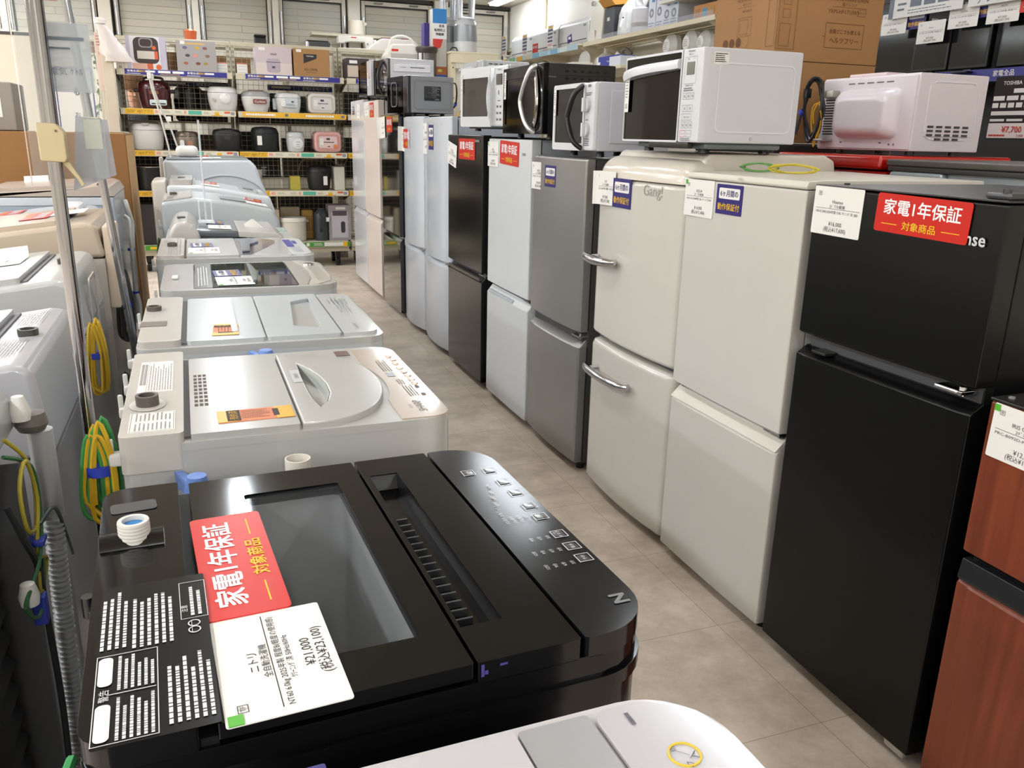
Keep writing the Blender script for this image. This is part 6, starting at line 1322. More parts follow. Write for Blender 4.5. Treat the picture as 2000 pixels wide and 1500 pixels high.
t = on_top('ledge', 'cream ledge along the window wall carrying the cream jug', 'ledge', 1.9, 10.72, 0); MB().box(-.5, .5, -.12, .12, 2.46, 2.49, .003).build('board', SHF, t); MB().box(-.3, -.26, -.02, .02, 0, 2.46).box(.26, .3, -.02, .02, 0, 2.46).build('post', SHF, t)
t = on_top('jug', 'cream jug by the windows above the sewing machine', 'jug', 1.94, 10.7, 2.491); MB().lathe([(0, 0), (.095, 0), (.1, .01), (.092, .15), (.088, .16), (.08, .16), (.08, .02), (0, .02)], 24).build('body', mat('e3d8c6', .4), t); MB().prism([(.08, .08), (.13, .13), (.12, .145), (.08, .155)], -.015, .015, 'y', .004).build('spout', mat('e3d8c6', .4), t)
t = on_top('sewing_case', 'white sewing machine case with carrying handle beside the far white microwave', 'case', 2.13, 9.05, 1.902)
MB().prism([(-.2, .0), (.2, 0), (.2, .2), (.17, .33), (.1, .37), (-.12, .36), (-.2, .24)], 0, .22, 'y', .02, 3).build('body', mat('e4ded4', .35), t); MB().tube([(-.14, .11, .33), (-.1, .11, .42), (0, .11, .45), (.1, .11, .42), (.15, .11, .34)], .012).build('handle', mat('eeeae0', .3), t); MB().prism([(-.13, .13), (.1, .13), (.16, .18), (.14, .27), (-.14, .27)], -.004, .0, 'y', .002).build('clear_window', mat('b9b4ae', .25), t); MB().box(-.13, -.06, -.003, 0, .29, .31).build('red_mark', RED, t)
t = on_top('dressmaker_bag', 'maroon topped white machine behind the sewing case', 'machine', 2.1, 9.6, 2.226); MB().prism([(-.25, 0), (.3, 0), (.3, .09), (.24, .13), (-.1, .13), (-.2, .06)], -.08, .08, 'y', .01).build('body', mat('e6dfd8', .35), t); MB().box(-.1, .0, -.05, .05, .13, .142, .004).box(.12, .24, -.05, .05, .13, .142, .004).build('top_band', mat('6b2b34', .4), t)
t = on_top('blender', 'smoky glass coffee maker with chrome band beside the tall blue and white box', 'coffee maker', 2.37, 9.05, 1.902)
MB().lathe([(0, 0), (.1, 0), (.105, .02), (.1, .28), (0, .29)], 24).build('base', mat('574f4a', .2, coat=.5), t); MB().lathe([(.1, .28), (.118, .31), (.118, .34), (.1, .35), (0, .352)], 24).build('lid', mat('3d3733', .25, coat=.5), t); MB().box(.085, .12, -.02, .02, .1, .3, .006).build('chrome_band', CHROME, t); MB().box(-.1, -.075, -.09, -.06, .2, .28, .003).build('price_tag', PAPER, t)
t = on_top('tall_box', 'tall narrow box in blue, white, red and orange beside the purifiers', 'box', 2.505, 9.02, 1.902); F_ = FR(0, 0, -.001)
MB().box(-.075, .075, 0, .12, -.0 + .0, .72, .003).build('body', mat('b9b3aa', .5), t)
for z0, z1, hx in ((.58, .72, '2f7fc0'), (.43, .58, 'e9e7e2'), (.0, .08, '2f4a8a'), (.08, .16, '9c5a34')): MB().box(-.075, .075, -.0012, 0, z0, z1).build('printed_band', mat(hx, .5), t)
MB().prism([(.0, .43), (-.075, .43), (-.075, .37), (-.03, .33), (.01, .35), (.035, .43)], -.002, -.0002, 'y').build('printed_drop', mat('c9332c', .5), t); text('lettering', [('家具', .02, .555, .03, 'c', .02), ('転倒防止', .0, .515, .03, 'c', .02), ('伸縮棒', .0, .475, .03, 'c', .02)], INK, t, FR(0, 0, -.0016)); text('lettering', [('KIYOME', .0, .04, .02)], WHITEINK, t, FR(0, 0, -.0016)); MB().plate(circle(0, .12, .024, 16, ry=.014), [], 0, .001, M=FR(0, 0, -.0014)).build('printed_badge', mat('c9b64a', .5), t)
o = MB().box(2.385, 2.44, 9.2, 9.32, 1.902, 2.5, .003).build('umbrella_box', mat('41307a', .5)); tag(o, 'purple upright box behind the tall blue and white box', 'box')
t = thing('oven_box', 'dark box with printed picture behind the far microwaves, right bay of the top shelf', 'box', (1.64, 9.05, 1.902)); MB().box(-.11, .12, 0, .25, 0, .2, .003).build('body', mat('3b2f33', .5), t); MB().box(-.1, .1, -.0012, 0, .02, .13).build('printed_picture', mat('c9b9a8', .5), t); MB().box(-.08, .0, -.0014, 0, .15, .18).build('price_label', PAPER, t)
# tower purifiers
def purifier(lab, x, y, z, r):
    t = thing('air_purifier', lab, 'air purifier', (x, y, z), 0, 'tower air purifiers')
    MB().lathe([(0, 0), (r * .96, 0), (r, .01), (r, .1), (r * .97, .12)], 28).build('base', mat('d8d8d8', .3), t)
    MB().lathe([(r * .98, .1), (r * 1.0, .12), (r * 1.0, .26), (r * .97, .27)], 28).build('filter_shroud', mat('8e9093', .35, metal=.5), t)
    MB().lathe([(r * .97, .27), (r * .9, .3), (r * .6, .335), (0, .34)], 28).build('shoulder', mat('cfd0d2', .2, coat=.6), t)
    o = MB(); R0, R1 = r * .85, r * .5
    out = [(R0 * math.cos(rad(a)) * .85, .62 + .12 * math.sin(rad(a))) for a in range(0, 181, 20)] + [(-R0 * .85, .33), (R0 * .85, .33)]
    inn = [(R1 * math.cos(rad(a)) * .7, .62 + .07 * math.sin(rad(a))) for a in range(0, 181, 20)] + [(-R1 * .7, .36), (R1 * .7, .36)]
    o.plate(out, [inn], -.05, .05, M=FR(0, 0, 0), r=.008); o.build('air_loop', mat('c3c5ca', .2, metal=.4, coat=.5), t)
    return t
purifier('nearer silver tower air purifier on the cream stand', 2.8, 9.07, 2.211, .125)
purifier('silver tower air purifier half hidden behind the other on the cream stand', 2.66, 9.26, 2.211, .105)
tag(MB().tube([(2.69, 9.0, 2.215), (2.67, 8.98, 2.25), (2.63, 9.0, 2.25), (2.615, 9.02, 2.22)], .006).build('power_cord', BLACK), 'black cord curl beside the tower air purifiers', 'cord')
# plastic bag on a hanger at the left end, with its pale sign strip
t = thing('plastic_bag', 'white translucent plastic bag hanging at the left end of the shelves', 'bag', (-.60, 8.9, 1.92))
R = random.Random(3); rings = []
for k in range(9):
    s = k / 8; rings.append([((.035 + .1 * s) * math.cos(a) * (1 + .2 * R.uniform(-1, 1)) - .1 + .13 * s, (.03 + .05 * s) * math.sin(a) * (1 + .2 * R.uniform(-1, 1)), .35 - .32 * s) for a in [6.283 * q / 14 for q in range(14)]])
MB().loft(rings).build('bag', mat('ede2dc', .3, alpha=.85), t); MB().lathe([(0, .34), (.05, .35), (.055, .38), (.03, .4), (0, .4)], 12, (-.1, 0, 0)).build('knot', mat('f2ece6', .3), t)
t = thing('sign_strip', 'tall pinkish white sign strip beside the plastic bag', 'sign', (-.745, 8.95, 0))
MB().box(-.02, .05, 0, .01, 1.7, 2.2, .002).build('panel', mat('ecd2c4', .4), t); text('lettering', fine(-.01, .04, 2.08, 2.18, 4, 3, .3) + [('11', .015, 2.02, .04)], mat('b07868', .5), t, FR(0, 0, -.0005)); MB().box(-.0, .03, .01, .03, 0, 1.72, .002).build('post', mat('e5dfcf', .5), t)
# frame with mesh further left, carrying a trailing plant
t = thing('mesh_stand', 'white mesh stand with price cards at the far left behind the poles', 'stand', (-.95, 9.2, 0))
MB().box(.16, .2, -.03, .03, 0, 2.15, .003).box(-.5, -.46, -.03, .03, 0, 2.15, .003).box(-.5, .2, -.03, .03, 2.15, 2.19, .003).build('frame', mat('e2d9c4', .45), t)
m = MB()
for q in range(10): m.box(-.43 + q * .062, -.427 + q * .062, 0, .003, .3, 2.15)
for q in range(30): m.box(-.47, .17, -.003, 0, .3 + q * .062, .303 + q * .062)
m.build('mesh', mat('ddd3bb', .45), t)
LEAF = mat('5a7a34', .45)
t = thing('trailing_plant', 'green trailing plant behind the mesh at the far left', 'plant', (-.82, 9.36, 1.25)); R = random.Random(9); lf = MB(); 
for q in range(70):
    x, z = R.uniform(-.07, .08), R.uniform(.0, .8); a = R.uniform(0, 3.1); s = R.uniform(.018, .035)
    lf.prism([(0, 0), (s * .6, s * .5), (0, s * 1.6), (-s * .6, s * .5)], -.001, .001, 'y', M=Matrix.Translation((x, R.uniform(-.05, .05), z)) @ Matrix.Rotation(R.uniform(-1, 1), 4, 'Z') @ Matrix.Rotation(a, 4, 'Y'))
lf.build('leaves', LEAF, t); MB().tube([(0, 0, .82), (.02, .01, .5), (-.02, 0, .2), (.0, 0, .0)], .004).build('stem', mat('6d6a3a', .6), t); MB().lathe([(0, 0), (.05, 0), (.065, .1), (.05, .1), (0, .02)], 16, (0, 0, .8)).build('pot', mat('8a5a3a', .6), t); MB().box(-.16, .16, -.08, .1, -.02, .0).build('shelf', mat('d8cfba', .5), t); MB().box(-.15, -.13, .06, .08, -1.25, -.02).box(.13, .15, .06, .08, -1.25, -.02).build('post', mat('d8cfba', .5), t)
# person looking from the other side of the shelves
SKIN = mat('c99a7c', .5)
t = thing('person', 'person in brown knitted hat and dark coat standing behind the mesh shelves', 'person', (-.53, 10.05, 0), 0)
def skin_body(nm, pts, edges, m, parent, root=0, sub=2):
    me = bpy.data.meshes.new(nm); me.from_pydata([p[:3] for p in pts], edges, []); o = bpy.data.objects.new(nm, me); COL.objects.link(o)
    md = o.modifiers.new('s', 'SKIN'); md.use_smooth_shade = True
    for v, p in zip(me.skin_vertices[0].data, pts): v.radius = (p[3], p[4] if len(p) > 4 else p[3])
    me.skin_vertices[0].data[root].use_root = True
    o.modifiers.new('u', 'SUBSURF').levels = sub; o.modifiers['u'].render_levels = sub
    me2 = bpy.data.meshes.new_from_object(o.evaluated_get(bpy.context.evaluated_depsgraph_get())); bpy.data.objects.remove(o)
    me2.name = nm; me2.materials.clear(); me2.materials.append(m); q = bpy.data.objects.new(nm, me2); COL.objects.link(q); q.parent = parent
    for f in me2.polygons: f.use_smooth = True
    return q
P = [(0, 0, .98, .16, .11), (0, 0, 1.2, .15, .1), (0, 0, 1.42, .17, .1), (0, 0, 1.53, .06), (0, -.02, 1.6, .055), (0, -.03, 1.67, .08, .09), (0, -.03, 1.76, .085, .1), (0, -.02, 1.83, .07, .08),
     (.19, 0, 1.44, .06), (.24, .02, 1.18, .045), (.22, -.1, .95, .035), (-.19, 0, 1.44, .06), (-.24, .02, 1.18, .045), (-.22, -.1, .95, .035), (.09, 0, .88, .09), (.1, -.02, .5, .065), (.1, 0, .08, .045), (.1, -.13, .035, .035), (-.09, 0, .88, .09), (-.1, -.02, .5, .065), (-.1, 0, .08, .045), (-.1, -.13, .035, .035)]
E_ = [(0, 1), (1, 2), (2, 3), (3, 4), (4, 5), (5, 6), (6, 7), (2, 8), (8, 9), (9, 10), (2, 11), (11, 12), (12, 13), (0, 14), (14, 15), (15, 16), (16, 17), (0, 18), (18, 19), (19, 20), (20, 21)]
body = skin_body('body', P, E_, SKIN, t)
MB().lathe([(.205, 0.82), (.21, 1.0), (.2, 1.2), (.215, 1.4), (.16, 1.5), (.085, 1.54), (.07, 1.54)], 24, sx=1, sy=.72).build('coat', mat('2a2a30', .7), t)
MB().lathe([(.108, 1.755), (.118, 1.78), (.116, 1.84), (.1, 1.9), (.06, 1.935), (0, 1.945)], 24, (0, -.02, 0), 1, 1.08).build('knitted_hat', mat('6b4a2c', .9, bump=(160, .5)), t)
h = MB()
for sx in (-1, 1): h.lathe([(0, -.007), (.012, 0), (0, .007)], 10, (sx * .035, -.118, 1.735), 1.2, .6)
h.build('eye', mat('2b1d18', .3), t); MB().prism([(-.105, 1.735), (-.15, 1.69), (-.115, 1.682)], -.014, .014, 'x', .005).build('nose', SKIN, t); MB().box(-.026, .026, -.122, -.11, 1.648, 1.656, .003).build('mouth', mat('8a4f45', .5), t); MB().box(-.055, -.018, -.124, -.11, 1.758, 1.764, .002).box(.018, .055, -.124, -.11, 1.758, 1.764, .002).build('eyebrow', mat('2b1d18', .6), t)

t = thing('cooking_pot', 'black pot with steel rim on the lower shelf beside the huge carton', 'pot', (-.42, 9.13, .79))
MB().lathe([(0, 0), (.115, 0), (.125, .01), (.13, .22), (.12, .22), (.11, .02), (0, .02)], 26).build('body', mat('1b1a1b', .35), t)
MB().lathe([(.13, .218), (.134, .224), (.13, .23), (.118, .226)], 26).build('rim', CHROME, t)
o = MB().box(-.56, -.2, 9.0, 9.3, .265, .66, .006).build('appliance_box', mat('2e2b2c', .5)); tag(o, 'dark box on the bottom shelf beside the huge carton', 'box')

# ---------------------------------------------------------------- right wall shelves
RS = mat('e4d8bd', .45)
t = thing('wall_shelf', 'cream wall shelf carrying humidifiers and fan boxes, right wall', 'shelf', (4.0, 6.7, 0))
MB().box(-.4, -.02, -1.12, 1.12, 2.235, 2.25, .002).box(-.405, -.39, -1.12, 1.12, 2.215, 2.252, .002).build('board', RS, t)
for y in (-1.0, -.1, .85): MB().prism([(-.02, 2.08), (-.02, 2.235), (-.36, 2.235), (-.36, 2.21)], y, y + .01, 'y').build('bracket', RS, t)
MB().box(-.408, -.406, -1.1, .8, 2.25, 2.285).build('clear_lip', glassy('d0d2e0', .12, .1), t)
for q in range(3): MB().cyl((-.3 + q * .08, -1.0, 2.2), (-.3 + q * .08, 1.0, 2.2), .004).build('rod', RS, t)
t = thing('wall_shelf', 'cream wall shelf carrying the air conditioners, right wall near the window corner', 'shelf', (4.0, 9.0, 0))
MB().box(-.42, -.02, -1.1, 1.1, 2.235, 2.25, .002).build('board', RS, t)
for y in (-1.08, .0, 1.05): MB().prism([(-.02, 2.08), (-.02, 2.235), (-.38, 2.235), (-.38, 2.21)], y, y + .01, 'y').build('bracket', RS, t)
s = MB().box(-.424, -.421, -1.1, 1.1, 2.2, 2.25).build('label_strip', mat('b9d3e0', .4), t)
for k, hx in enumerate(('e0a832', '7fb57f', 'e0a832', 'd8cfae', '7fb0d0', 'a9cfe2', '7fb0d0', 'd9e4e4')): MB().box(-.4255, -.424, .9 - k * .25, 1.08 - k * .25, 2.202, 2.248).build('label', mat(hx, .45), s)
GAC = 'air conditioners on the wall shelf'
for k, (y, lab) in enumerate(((9.75, 'white wall air conditioner nearest the window corner on the wall shelf'), (9.05, 'white wall air conditioner in the middle of the wall shelf'), (8.3, 'white wall air conditioner nearest the camera on the wall shelf'))):
    a = thing('air_conditioner', lab, 'air conditioner', (3.72, y, 2.251), -90, GAC)
    MB().prism([(-.0, .0), (-.02, .05), (-.02, .22), (.02, .265), (.2, .27), (.2, 0)], -.36, .36, 'x', .015, 3).build('body', mat('d7d8da', .3, coat=.3), a)
    MB().prism([(-.004, .03), (-.022, .06), (-.02, .066), (.0, .036)], -.33, .33, 'x').build('louvre', DARK, a)
    MB().box(.25, .31, -.024, -.018, .18, .2, .002).build('badge', GREYM, a)
for k, (y, z, lab) in enumerate(((10.05, 2.33, 'navy and white air conditioner price card nearest the window corner'), (9.36, 2.28, 'navy and white air conditioner price card between the first two air conditioners'), (8.62, 2.3, 'navy and white air conditioner price card beside the nearest air conditioner'))):
    a = thing('price_card', lab, 'price card', (3.585, y, z), -90, 'air conditioner price cards')
    MB().box(-.07, .07, 0, .004, -.03, .19, .001).build('card', mat('e4e2e4', .45), a); text('lettering', [bar(-.065, .13 - .035 * q, .065, .15 - .035 * q) for q in range(4)], mat('5a5a72', .5), a, FR(0, 0, 0)); text('yellow_mark', [bar(-.04, .16, .05, .18)], YEL, a, FR(0, 0, -.0004)); text('red_lettering', [('¥38,000', 0, .0, .035)], RED, a, FR(0, 0, -.0004)); MB().box(-.01, .01, .004, .08, -.03, -.025).build('stem', glassy('e0e4e6', .3), a)
a = thing('warranty_card', 'small red warranty card standing on the air conditioner shelf', 'card', (3.57, 9.0, 2.252), -90); MB().box(-.08, .08, 0, .003, 0, .09, .001).build('card', RED, a); text('lettering', [('家電1年保証', 0, .055, .03, 'c', .01, .13)], REDW, a, FR(0, 0, 0))
a = thing('guarantee_card', 'small tilted navy card hanging at the air conditioner shelf end', 'card', (3.56, 8.05, 2.27), -90); MB().plate(rrect(-.05, .05, 0, .07, .004), [], 0, .003, M=FR(0, 0, 0, 12)).build('card', NAVY, a); MB().box(-.035, .025, -.0045, -.003, .03, .055).build('white_panel', PAPER, a)
# things on the humidifier shelf
Z = 2.251
t = thing('tower_heater', 'white slim tower with chrome knob at the far end of the wall shelf', 'tower fan', (3.72, 7.66, Z)); MB().prism([(-.09, 0), (.09, 0), (.1, .1), (.085, .4), (-.06, .4), (-.075, .1)], -.14, .14, 'y', .015, 3).build('body', mat('e3dfd2', .35), t); MB().cyl((-.08, .02, .33), (-.11, .02, .33), .022).build('knob', CHROME, t); MB().box(-.1, -.085, -.02, .1, .0, .1, .003).build('label', PAPER, t)
t = thing('speaker_tower', 'black tower appliance with orange brim on the wall shelf', 'appliance', (3.74, 7.38, Z)); MB().box(-.1, .1, -.1, .1, 0, .27, .02).build('body', mat('3a3a40', .4), t); MB().prism([(-.16, .33), (-.1, .27), (.1, .3), (.06, .36)], -.12, .12, 'y', .004).build('brim', mat('c98f3a', .45), t); MB().box(-.101, -.1, -.02, .03, .15, .18).build('price_tag', PAPER, t)
t = thing('humidifier', 'white wrapped humidifier with yellow tip on the wall shelf', 'humidifier', (3.74, 7.14, Z)); MB().lathe([(0, 0), (.1, 0), (.11, .02), (.1, .18), (.08, .24), (.03, .3), (.02, .34), (0, .34)], 22, e=2.6).build('body', mat('d9d9da', .2, coat=.4), t); MB().lathe([(0, .34), (.02, .34), (.012, .38), (0, .385)], 12).build('nozzle', mat('d8a832', .4), t); MB().box(-.1, -.08, -.05, .05, .14, .155, .004).build('outlet', DARK, t)
t = thing('fan_heater', 'white round topped cylinder fan on the wall shelf', 'fan', (3.72, 6.87, Z)); MB().lathe([(0, 0), (.1, 0), (.105, .01), (.105, .19), (.095, .2), (0, .2)], 26).build('body', mat('d4d3d6', .3, coat=.3), t); MB().plate(circle(0, .32, .14, 24), [circle(0, .32, .1, 24)], -.03, .03, M=Mx(0, 0, 0, (0, -1, 0), (0, 0, 1)), r=.006).build('air_ring', mat('b9b9bd', .3, metal=.3), t); MB().lathe([(.1055, .045), (.106, .05), (.106, .075), (.1055, .08)], 26).build('band', mat('a9a4a6', .4), t)
t = thing('fan_heater', 'grey cylinder behind the white round topped fan on the wall shelf', 'fan', (3.86, 6.72, Z)); MB().lathe([(0, 0), (.09, 0), (.09, .33), (0, .34)], 22).build('body', mat('a3a3a8', .35), t); MB().lathe([(.091, .2), (.092, .22), (.091, .24)], 22).build('band', mat('8c8c92', .4), t)
for k, (y, h, wd) in enumerate(((6.62, .34, .075), (6.49, .34, .075), (6.37, .25, .07), (6.26, .25, .07))):
    t = thing('fan_box', ('white and blue fan box, farthest of four on the wall shelf', 'white and blue fan box, second farthest of four on the wall shelf', 'white and blue fan box, second nearest of four on the wall shelf', 'white and blue fan box nearest of four, its grey side showing')[k], 'box', (3.66, y, Z), -90, 'white and blue fan boxes')
    MB().box(-.06, .06, 0, .22, 0, h, .003).build('body', mat('dfe1ec', .5) if k < 3 else mat('d5dae2', .5), t); MB().box(-.005, .04, -.0012, 0, h * .62, h).build('blue_band', mat('4a8cc8', .5), t)
    MB().plate(circle(-.005, h * .38, .035, 18), [circle(-.005, h * .38, .018, 18)], 0, .001, M=FR(0, 0, -.0005)).build('printed_fan', mat('8b8c96', .5), t); text('lettering', fine(-.05, .05, .02, .06, 2, k + 3, .4), mat('6a6fa8', .5), t, FR(0, 0, -.0005)); MB().box(.0602, .0612, .03, .15, h * .7, h * .76).build('blue_mark', mat('4a8cc8', .5), t)
t = thing('orange_box', 'row of orange packaging at the near end of the wall shelf', 'box', (3.72, 5.85, Z), -90); MB().box(-.22, .22, 0, .2, 0, .12, .004).build('body', mat('c98c4a', .55), t)
for k in range(4): MB().box(-.19 + k * .1, -.13 + k * .1, -.0012, 0, .03, .09).build('printed_picture', mat(('b07838', '4a9ab0', 'b5823e', '8a5a30')[k], .5), t)
t = thing('wall_shelf', 'white upper wall shelf at the top edge over the fan boxes', 'shelf', (4.0, 5.9, 0)); MB().box(-.4, -.02, -.5, .5, 2.415, 2.44, .003).build('board', mat('efeae0', .4), t); MB().prism([(-.02, 2.32), (-.02, 2.415), (-.3, 2.415)], -.4, -.39, 'y').prism([(-.02, 2.32), (-.02, 2.415), (-.3, 2.415)], .39, .4, 'y').build('bracket', RS, t)
# low wall shelf with the wrapped fans
t = thing('wall_shelf', 'lower cream wall shelf with wrapped round fans, right wall', 'shelf', (4.0, 6.7, 0)); MB().box(-.42, -.02, -1.12, 1.12, 1.97, 1.99, .002).build('board', RS, t)
for y in (-1.0, 0, .95): MB().prism([(-.02, 1.82), (-.02, 1.97), (-.38, 1.97), (-.38, 1.95)], y, y + .01, 'y').build('bracket', RS, t)
CLR = glassy('e6e6e2', .45, .12)
for k, (y, z, r_, lab) in enumerate(((6.4, 2.11, .105, 'round white fan in clear wrapping, farthest of the wrapped fans'), (6.1, 2.11, .1, 'round white fan in clear wrapping, middle of the wrapped fans'), (5.9, 2.1, .085, 'round white fan in clear wrapping, nearest of the wrapped fans'))):
    t = thing('circulator_fan', lab, 'fan', (3.75, y, z), -90, 'wrapped round fans')
    MB().lathe([(0, -.06), (r_ * .6, -.055), (r_, -.02), (r_, .02), (r_ * .6, .055), (0, .06)], 26, M=FR(0, 0, 0)).build('wrapped_cage', CLR, t)
    c = MB().lathe([(0, .05), (r_ * .5, .05), (r_ * .52, .056), (0, .06)], 24, M=FR(0, 0, -.004)).build('centre_label', PAPER, t); text('lettering', fine(-r_ * .3, r_ * .3, -r_ * .3, r_ * .3, 4, k + 4, .3), GREYM, c, FR(0, 0, -.0645)); MB().cyl((0, 0, -r_ * .5), (0, 0, 1.99 - z), .02).lathe([(0, 0), (.07, 0), (.06, .012), (0, .014)], 20, (0, 0, 1.991 - z)).build('stand', mat('dddcd8', .35), t)
t = thing('iron', 'grey iron with red heel and white base on the lower wall shelf', 'iron', (3.75, 7.2, 1.991), -70); MB().prism([(-.1, 0), (.1, 0), (.1, .02), (-.08, .15), (-.12, .1)], -.05, .05, 'y', .008).build('body', mat('c9c4c0', .35), t); MB().tube([(-.08, 0, .12), (-.02, 0, .17), (.06, 0, .12)], .014).build('handle', mat('77706c', .4), t); MB().box(-.13, -.1, -.03, .03, .01, .07, .006).build('heel', RED, t)
t = thing('glass_dome', 'clear glass dome appliance under the wall shelf', 'appliance', (3.75, 7.62, 1.991)); MB().lathe([(0, 0), (.11, 0), (.12, .03), (.1, .11), (.05, .15), (.025, .16), (.025, .24), (0, .24)], 24).build('dome', glassy('e4e2da', .4, .08), t); MB().lathe([(0, 0), (.12, 0), (.125, .012), (0, .014)], 24).build('base', mat('d9d6cc', .4), t)
t = thing('fan_disc', 'pale translucent disc leaning next to the clear glass dome', 'fan', (3.7, 7.92 - .2, 1.991), -80); 
MB().lathe([(0, -.012), (.09, -.01), (.1, 0), (.09, .01), (0, .012)], 24, M=FR(-.2, .1, 0)).build('disc', CLR, t); MB().box(-.24, -.16, -.03, .03, 0, .012, .003).build('foot', mat('dddcd8', .35), t)
# small boxes standing on an inner display between the refrigerator rows and the wall
t = thing('display_table', 'white topped display table behind the refrigerators carrying the blue box', 'table', (3.3, 6.9, 0)); MB().box(-.22, .22, -.9, .6, 1.89, 1.915, .003).build('top', RS, t)
for sx in (-1, 1):
    for sy in (-1, 1): MB().box(sx * .19 - .015, sx * .19 + .015, sy * .55 - .015, sy * .55 + .015, 0, 1.89).build('leg', RS, t)
t = thing('product_box', 'navy blue box with white lettering above the black microwave oven', 'box', (3.2, 6.5, 1.916), -90); MB().box(-.17, .2, 0, .16, 0, .1, .003).build('body', mat('2a3a9a', .45), t); text('lettering', [bar(-.15, .04, -.1, .06), ('Panasonic', .06, .06, .022)], WHITEINK, t, FR(0, 0, -.0005)); MB().box(-.172, -.14, -.001, .162, -.0 + .001, .101).build('white_end', PAPER, t)
o = MB().box(3.12, 3.3, 6.95, 7.2, 1.916, 2.0, .004).build('product_box', mat('efeae2', .5)); tag(o, 'white box left of the navy blue box above the black microwave oven', 'box')
o = MB().box(3.1, 3.25, 6.05, 6.24, 1.916, 1.985, .004).build('product_box', mat('dfe1ea', .5)); tag(o, 'pale box in front of the navy blue box, next to the big white microwave', 'box')
# ---------------------------------------------------------------- television wall at the right
t = thing('tv_rack', 'dark television rack carrying televisions, price cards and sign boards', 'rack', (3.44, 3.0, 0))
MB().box(.0, .5, -1.3, 1.0, .03, .9, .004).box(.0, .5, -1.3, 1.0, 1.675, 1.705, .003).box(.42, .5, -1.3, 1.0, .9, 2.6).build('shelf', mat('1d1a1a', .5), t)
MB().box(.1, .3, -1.3, 1.0, 2.1, 2.14, .003).build('upper_board', mat('2a2626', .5), t)
s = MB().box(-.012, -.008, -1.3, .35, 1.665, 1.72).build('blue_strip', BLUE, t); M_ = Mx(-.0125, 0, 1.692, (0, -1, 0), (0, 0, 1))
for q in range(3): text('lettering', [('家電全品', .25 + q * .5 - .1 - .1, .006, .028, 'c', .01), bar(.25 + q * .5 + .1, -.004, .25 + q * .5 + .26, .02)], WHITEINK, s, M_); text('yellow_lettering', [('保証付き', .25 + q * .5 - .03, .006, .028, 'c', .01), bar(.25 + q * .5 + .1, -.02, .25 + q * .5 + .26, -.01)], YEL, s, M_)
for (y0, y1, nm) in ((3.17, 3.62, 'a'), (2.55, 3.14, 'b')):
    yc_ = (y0 + y1) / 2; w_ = y1 - y0; sg = MB().box(-.085, -.08, y0 - 3, y1 - 3, 1.985, 2.075, .001).build('sign_board', mat('e2e0dc', .45), t); M_ = Mx(-.0852, yc_ - 3, 2.03, (0, -1, 0), (0, 0, 1))
    if nm == 'a':
        text('lettering', [bar(-w_ / 2, -.045, -w_ / 2 + .03, .045)] + [bar(-.09 + .085 * q, -.002, -.02 + .085 * q, .03) for q in range(3)] + fine(-.17, -.11, -.02, .03, 2, 3, .4) + fine(-.1, .2, -.035, -.01, 2, 6, .3), mat('6c7484', .5), sg, M_)
    else:
        text('lettering', [('テレビの選び方', -.08, -.012, .06, 'c', .0, .34), bar(.19, -.045, .22, .045)], mat('5f7474', .5), sg, M_)
    MB().box(-.08, .2, y0 - 3 + .05, y0 - 3 + .06, 2.08, 2.1).build('sign_arm', GREYM, t)
def tv(lab, y0, y1, z0, z1, x, m, tilt=0, scr=None):
    w_ = y1 - y0; h_ = z1 - z0; t = thing('television', lab, 'television', (x, (y0 + y1) / 2, z0), -90, 'televisions on the rack')
    MB().box(-w_ / 2, w_ / 2, 0, .035, .02, h_, .006).box(-w_ / 4, w_ / 4, .035, .07, h_ * .2, h_ * .7, .01).build('body', m, t)
    MB().box(-w_ / 2 + .014, w_ / 2 - .014, -.001, .002, .035, h_ - .012).build('screen', scr or mat('060708', .1, spec=.3), t)
    MB().box(-w_ * .2, w_ * .2, -.04, .1, 0, .008, .003).box(-.02, .02, .01, .03, .004, .03).build('stand', BLACK, t)
    return t
TVB = mat('08080a', .25, spec=.3)
tv('black television half hidden behind the stacked cartons', 3.5, 3.95, 1.707, 2.08, 3.47, TVB)
tv('small black frameless television, front middle of the rack', 3.27, 3.49, 1.707, 1.965, 3.42, mat('100e0e', .25, spec=.3), scr=mat('0d0b0b', .12, spec=.3))
tv('small television with greenish grey screen on a thick bezel', 3.05, 3.275, 1.707, 1.99, 3.43, TVB, scr=mat('12181a', .1, spec=.3))
tv('widest black television on the rack, under the red warranty card', 2.4, 3.03, 1.707, 2.06, 3.46, TVB, scr=mat('0d110f', .1, spec=.35))
GPC = 'price cards hung over the televisions'
for k, (y, z, x, lab) in enumerate(((3.6, 1.965, 3.38, 'white price card over the leftmost television'), (3.36, 1.905, 3.385, 'white price card on the small frameless television'), (3.18, 1.955, 3.385, 'white price card over the greenish grey television'), (2.97, 1.955, 3.385, 'white price card at the left end of the wide television'))):
    a = thing('hung_price_card', lab, 'price card', (x, y, z), -90, GPC); c = price_card(a, FR(0, 0), w=.165, h=.1, head=('AIWA', 'Fujitsu', 'TOSHIBA', 'ORION')[k], line='24V型 2019年製 液晶ﾃﾚﾋﾞ', price='¥7,000', tax='(税込¥7,700)'); MB().box(-.005, .005, .001, .03, .03, .06).build('hook', glassy('e0e4e6', .3), a)
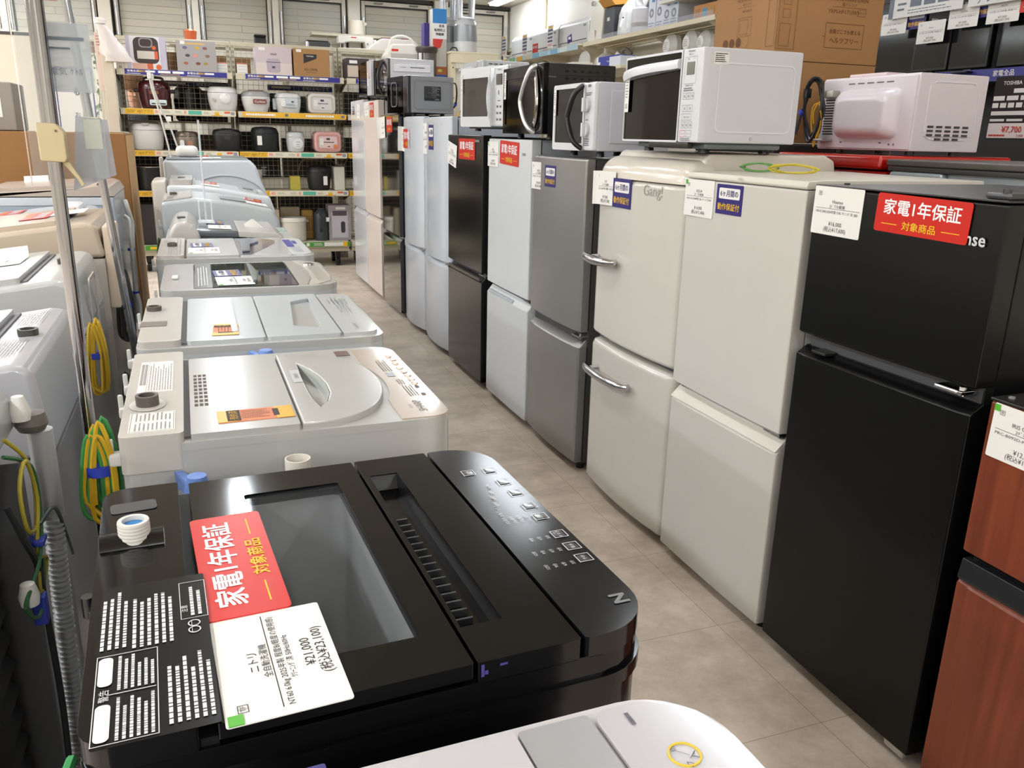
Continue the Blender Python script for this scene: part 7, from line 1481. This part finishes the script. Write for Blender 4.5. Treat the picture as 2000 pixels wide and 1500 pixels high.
for k, (y, z, x, lab) in enumerate(((3.47, 1.975, 3.395, 'navy guarantee card between the first two price cards of the television rack'), (3.075, 1.985, 3.395, 'navy guarantee card between the last two price cards of the television rack'))):
    a = thing('hung_guarantee_card', lab, 'guarantee card', (x, y, z), -90, 'navy cards hung over the televisions'); guarantee_card(a, FR(0, 0), .12, .09); MB().box(-.005, .005, .002, .03, .0, .06).build('hook', glassy('e0e4e6', .3), a)
a = thing('hung_warranty_card', 'red warranty card at the top right over the wide television', 'warranty card', (3.385, 2.79, 1.985), -90); warranty_card(a, FR(0, 0), .2, .1); MB().box(-.005, .005, .002, .03, .0, .06).build('hook', glassy('e0e4e6', .3), a)
t = thing('price_sign', 'black framed television price sign reading 7,700 yen', 'price sign', (3.0, 2.48, 1.42), -90)
MB().box(-.13, .19, 0, .006, -.01, .225, .001).build('panel', mat('2c282a', .35), t); F_ = FR(0, 0, -.001)
text('lettering', [('TOSHIBA', -.05, .2, .02, 'c', .01)], mat('e6e4e2', .5), t, F_); MB().box(.02, .1, -.0015, 0, .187, .212).build('yellow_patch', mat('d9b53a', .5), t); text('lettering', [('32V', .06, .2, .018)], INK, t, FR(0, 0, -.002))
it = [bar(-.04, .162, .13, .178), bar(.14, .162, .18, .178)]
for q in range(4): it.append(bar(-.125 + q * .06, .135, -.075 + q * .06, .152))
for q in range(6): it.append(bar(-.125 + q * .035, .108, -.098 + q * .035, .126))
it += [bar(-.125, .08, .18, .095), bar(-.125, .057, -.06, .066), bar(-.05, .057, .02, .066), bar(.03, .057, .1, .066)]
text('blank_field', it, mat('dcd6d2', .5), t, F_); MB().box(-.128, .188, -.0014, 0, -.006, .05).build('price_field', mat('e6dad6', .45), t)
text('red_lettering', [('¥7,700', -.02, .027, .032, 'c', .015), ('7,000', .02, .003, .014)] + fine(-.12, -.04, -.0, .008, 1, 3, .8), mat('cf3a36', .5), t, FR(0, 0, -.0018))
MB().box(.0, .01, .006, .2, -.01, -.004).build('arm', BLACK, t)
